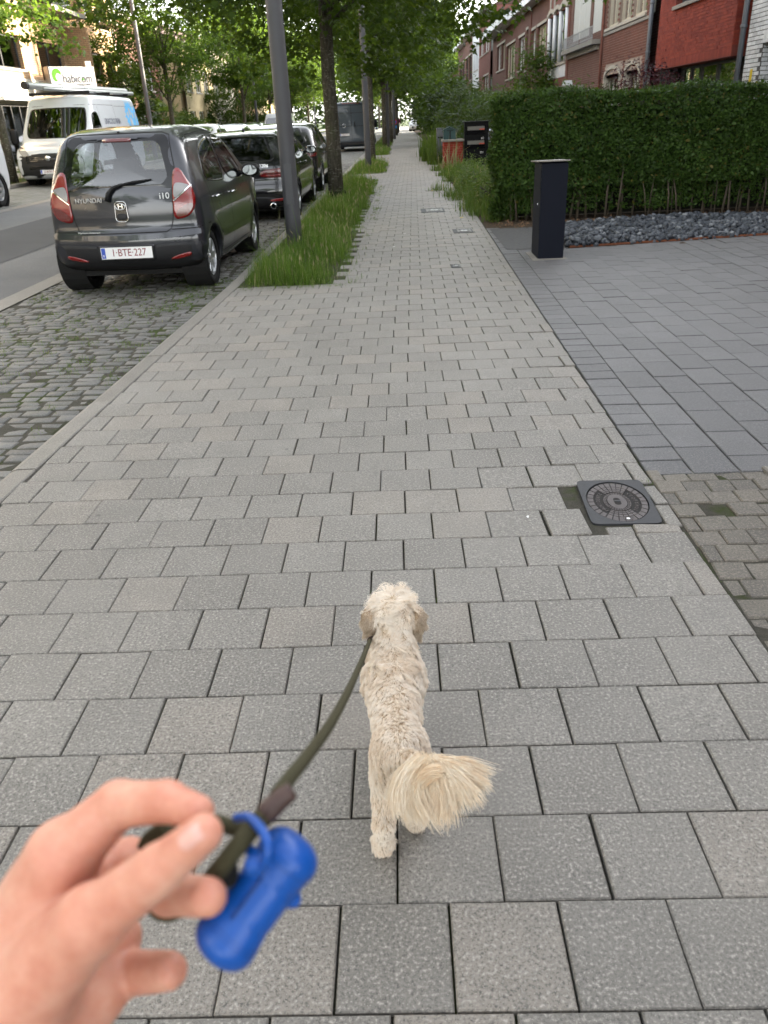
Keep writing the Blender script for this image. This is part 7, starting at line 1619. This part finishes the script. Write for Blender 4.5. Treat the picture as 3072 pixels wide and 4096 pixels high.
def m_rope():
    n = N('olive_rope'); p = n.coord('Object'); a = n.n('TexWave', i={'Scale': 420.0, 'Distortion': 2.0, 'Detail': 2.0}, bands_direction='DIAGONAL'); n.t.links.new(p, a.inputs[0]); f = n.noise(p, 800, 3, .7)
    c = n.mix(a.outputs[1], (.040, .036, .018), (.085, .078, .042)); c = n.mix(n.math('MULTIPLY', f, .5), c, (.05, .045, .025)); return n.done(n.bsdf(c, .85, 0, n.bump(a.outputs[1], .5, .001), .2))
M_rope = m_rope(); M_leather = plain('brown_leather', (.060, .030, .024), .5, var=.3, nscale=60, bump=.3, bscale=300)
def smooth_line(pts, n=60):
    p = np.array(pts); k = len(p); P = np.vstack([2*p[0]-p[1], p, 2*p[-1]-p[-2]]); out = []
    for u in np.linspace(0, k-1-1e-6, n):
        i = int(u); s = u-i; a, b, c, d = P[i:i+4]; out.append(.5*((2*b)+(-a+c)*s+(2*a-5*b+4*c-d)*s*s+(-a+3*b-3*c+d)*s**3))
    return out
lz = thing('leash', 'olive rope leash running from the hand to the dog', 'leash', (0, 0, 0))
ring = np.array([-.106, 1.535, .312])
def fullpt(x, y, d): return near(x/.8439, (y-2900)/.8439, d)
dA, dB = float(np.dot(ring-CMt, -CMr[:, 2])), .425
ip = [(1481,2556),(1448,2640),(1395,2760),(1325,2890),(1240,3010),(1165,3105),(1110,3180)]; line = []
tot = sum(math.dist(a, b) for a, b in zip(ip[:-1], ip[1:])); run = 0
for k, (x, y) in enumerate(ip):
    if k: run += math.dist(ip[k-1], ip[k])
    s = run/tot; line.append(fullpt(x, y, 1/((1-s)/dA+s/dB)))
line[0] = ring
MB().tube(smooth_line(line, 70), .0046, 12).build('rope', M_rope, lz, smooth=True)
MB().tube(smooth_line([near(1385,310,.425), near(1330,352,.424), near(1275,405,.422), near(1225,450,.422)], 20), [prad(r_, .424) for r_ in np.interp(np.linspace(0, 1, 20), [0, .25, .7, 1], [42, 50, 54, 36])], 14).build('leather_sleeve', M_leather, lz, smooth=True)
MB().tube(smooth_line([near(1330,350,.428), near(1240,440,.420), near(1130,570,.410), near(1010,720,.415), near(930,800,.440), near(850,870,.455), near(780,890,.46), near(720,840,.47), near(680,700,.47), near(700,560,.46), near(800,480,.45)], 60), .0052, 12).build('hand_loop', M_rope, lz, smooth=True)
MB().tube(smooth_line([near(1290,420,.432), near(1190,485,.436), near(1100,485,.436), near(1020,460,.436), near(900,470,.44)], 30), .0044, 12).build('loop_return', M_rope, lz, smooth=True)
m = MB(); rc = ring+np.array([.004, .004, -.006])
m.tube([rc+np.array([.010*math.cos(a), .002*math.cos(a), .013*math.sin(a)]) for a in np.linspace(-.6, PI+.9, 18)], .0022, 8); m.build('snap_hook', M_leather, lz, smooth=True)
# bone-shaped bag dispenser
bd = thing('bag_dispenser', 'shiny blue bone-shaped dog bag dispenser hanging on the leash', 'bag dispenser', (0, 0, 0))
M_bseam = plain('blue_seam', (.002, .03, .16), .6); M_bl = plain('blue_plastic', (.004, .075, .36), .38, var=.06, nscale=20)
a, b = near(1375,605,.432), near(1062,1030,.420); ax = b-a; Ln = np.linalg.norm(ax); ax /= Ln; up_ = CMr@np.array([0, 0, 1.0]); up_ -= (up_@ax)*ax; up_ /= np.linalg.norm(up_); sd = np.cross(ax, up_)
Rb = prad(126, .425)
def bone(P):
    u = (P-a)@ax; x = (P-a)@sd; y = (P-a)@up_; rr = np.hypot(x, y); e = np.minimum(u, Ln-u)
    R_ = Rb*(1.12+.13*np.exp(-(e/.010)**2)-.03*np.exp(-((e-.017)/.002)**2)); d = smax(rr-R_, -e-.010, .014)
    return smin(d, np.linalg.norm(np.stack([x+Rb*1.22, y, u-Ln*.32], -1)*np.array([1, 1, .8]), axis=-1)-Rb*.24, .003)
cc = np.stack([a, b]); V, Q = surface_nets(bone, cc.min(0)-.045, cc.max(0)+.045, .0016); nets_obj('shell', V, Q, M_bl, bd)
MB().tube(smooth_line([near(1215,690,.405), near(1262,640,.398), near(1268,560,.398), near(1235,490,.405), near(1180,440,.418), near(1120,440,.428)], 30), .0026, 10).build('strap_loop', M_bl, bd, smooth=True)
MB().tube(smooth_line([near(1165,570,.418), near(1200,610,.412), near(1245,650,.405)], 12), .0030, 10).build('strap_end', M_bl, bd, smooth=True)
MB().add(*ell_blob(near(1205,665,.404), (.005,.005,.005), 10, 8)).build('strap_knot', M_bl, bd, smooth=True)
MB().add(*ell_blob(near(1075,700,.418), (.006,.006,.007), 10, 8)).build('bag_slot', M_seam, bd, smooth=True)

for e_, r_ in ((.10, 1.185), (.90, 1.185), (.86, 1.16)):
    cq = a+ax*Ln*e_; MB().tube([cq+Rb*r_*(math.cos(w_)*sd+math.sin(w_)*up_) for w_ in np.linspace(0, 2*PI, 41)], .00055, 6).build('cap_seam', M_bseam, bd, smooth=True)
MB().tube([a+ax*Ln*t_+Rb*1.115*(math.cos(1.15)*sd+math.sin(1.15)*up_) for t_ in np.linspace(.28, .72, 10)], .0010, 6).build('bag_slit', M_bseam, bd)
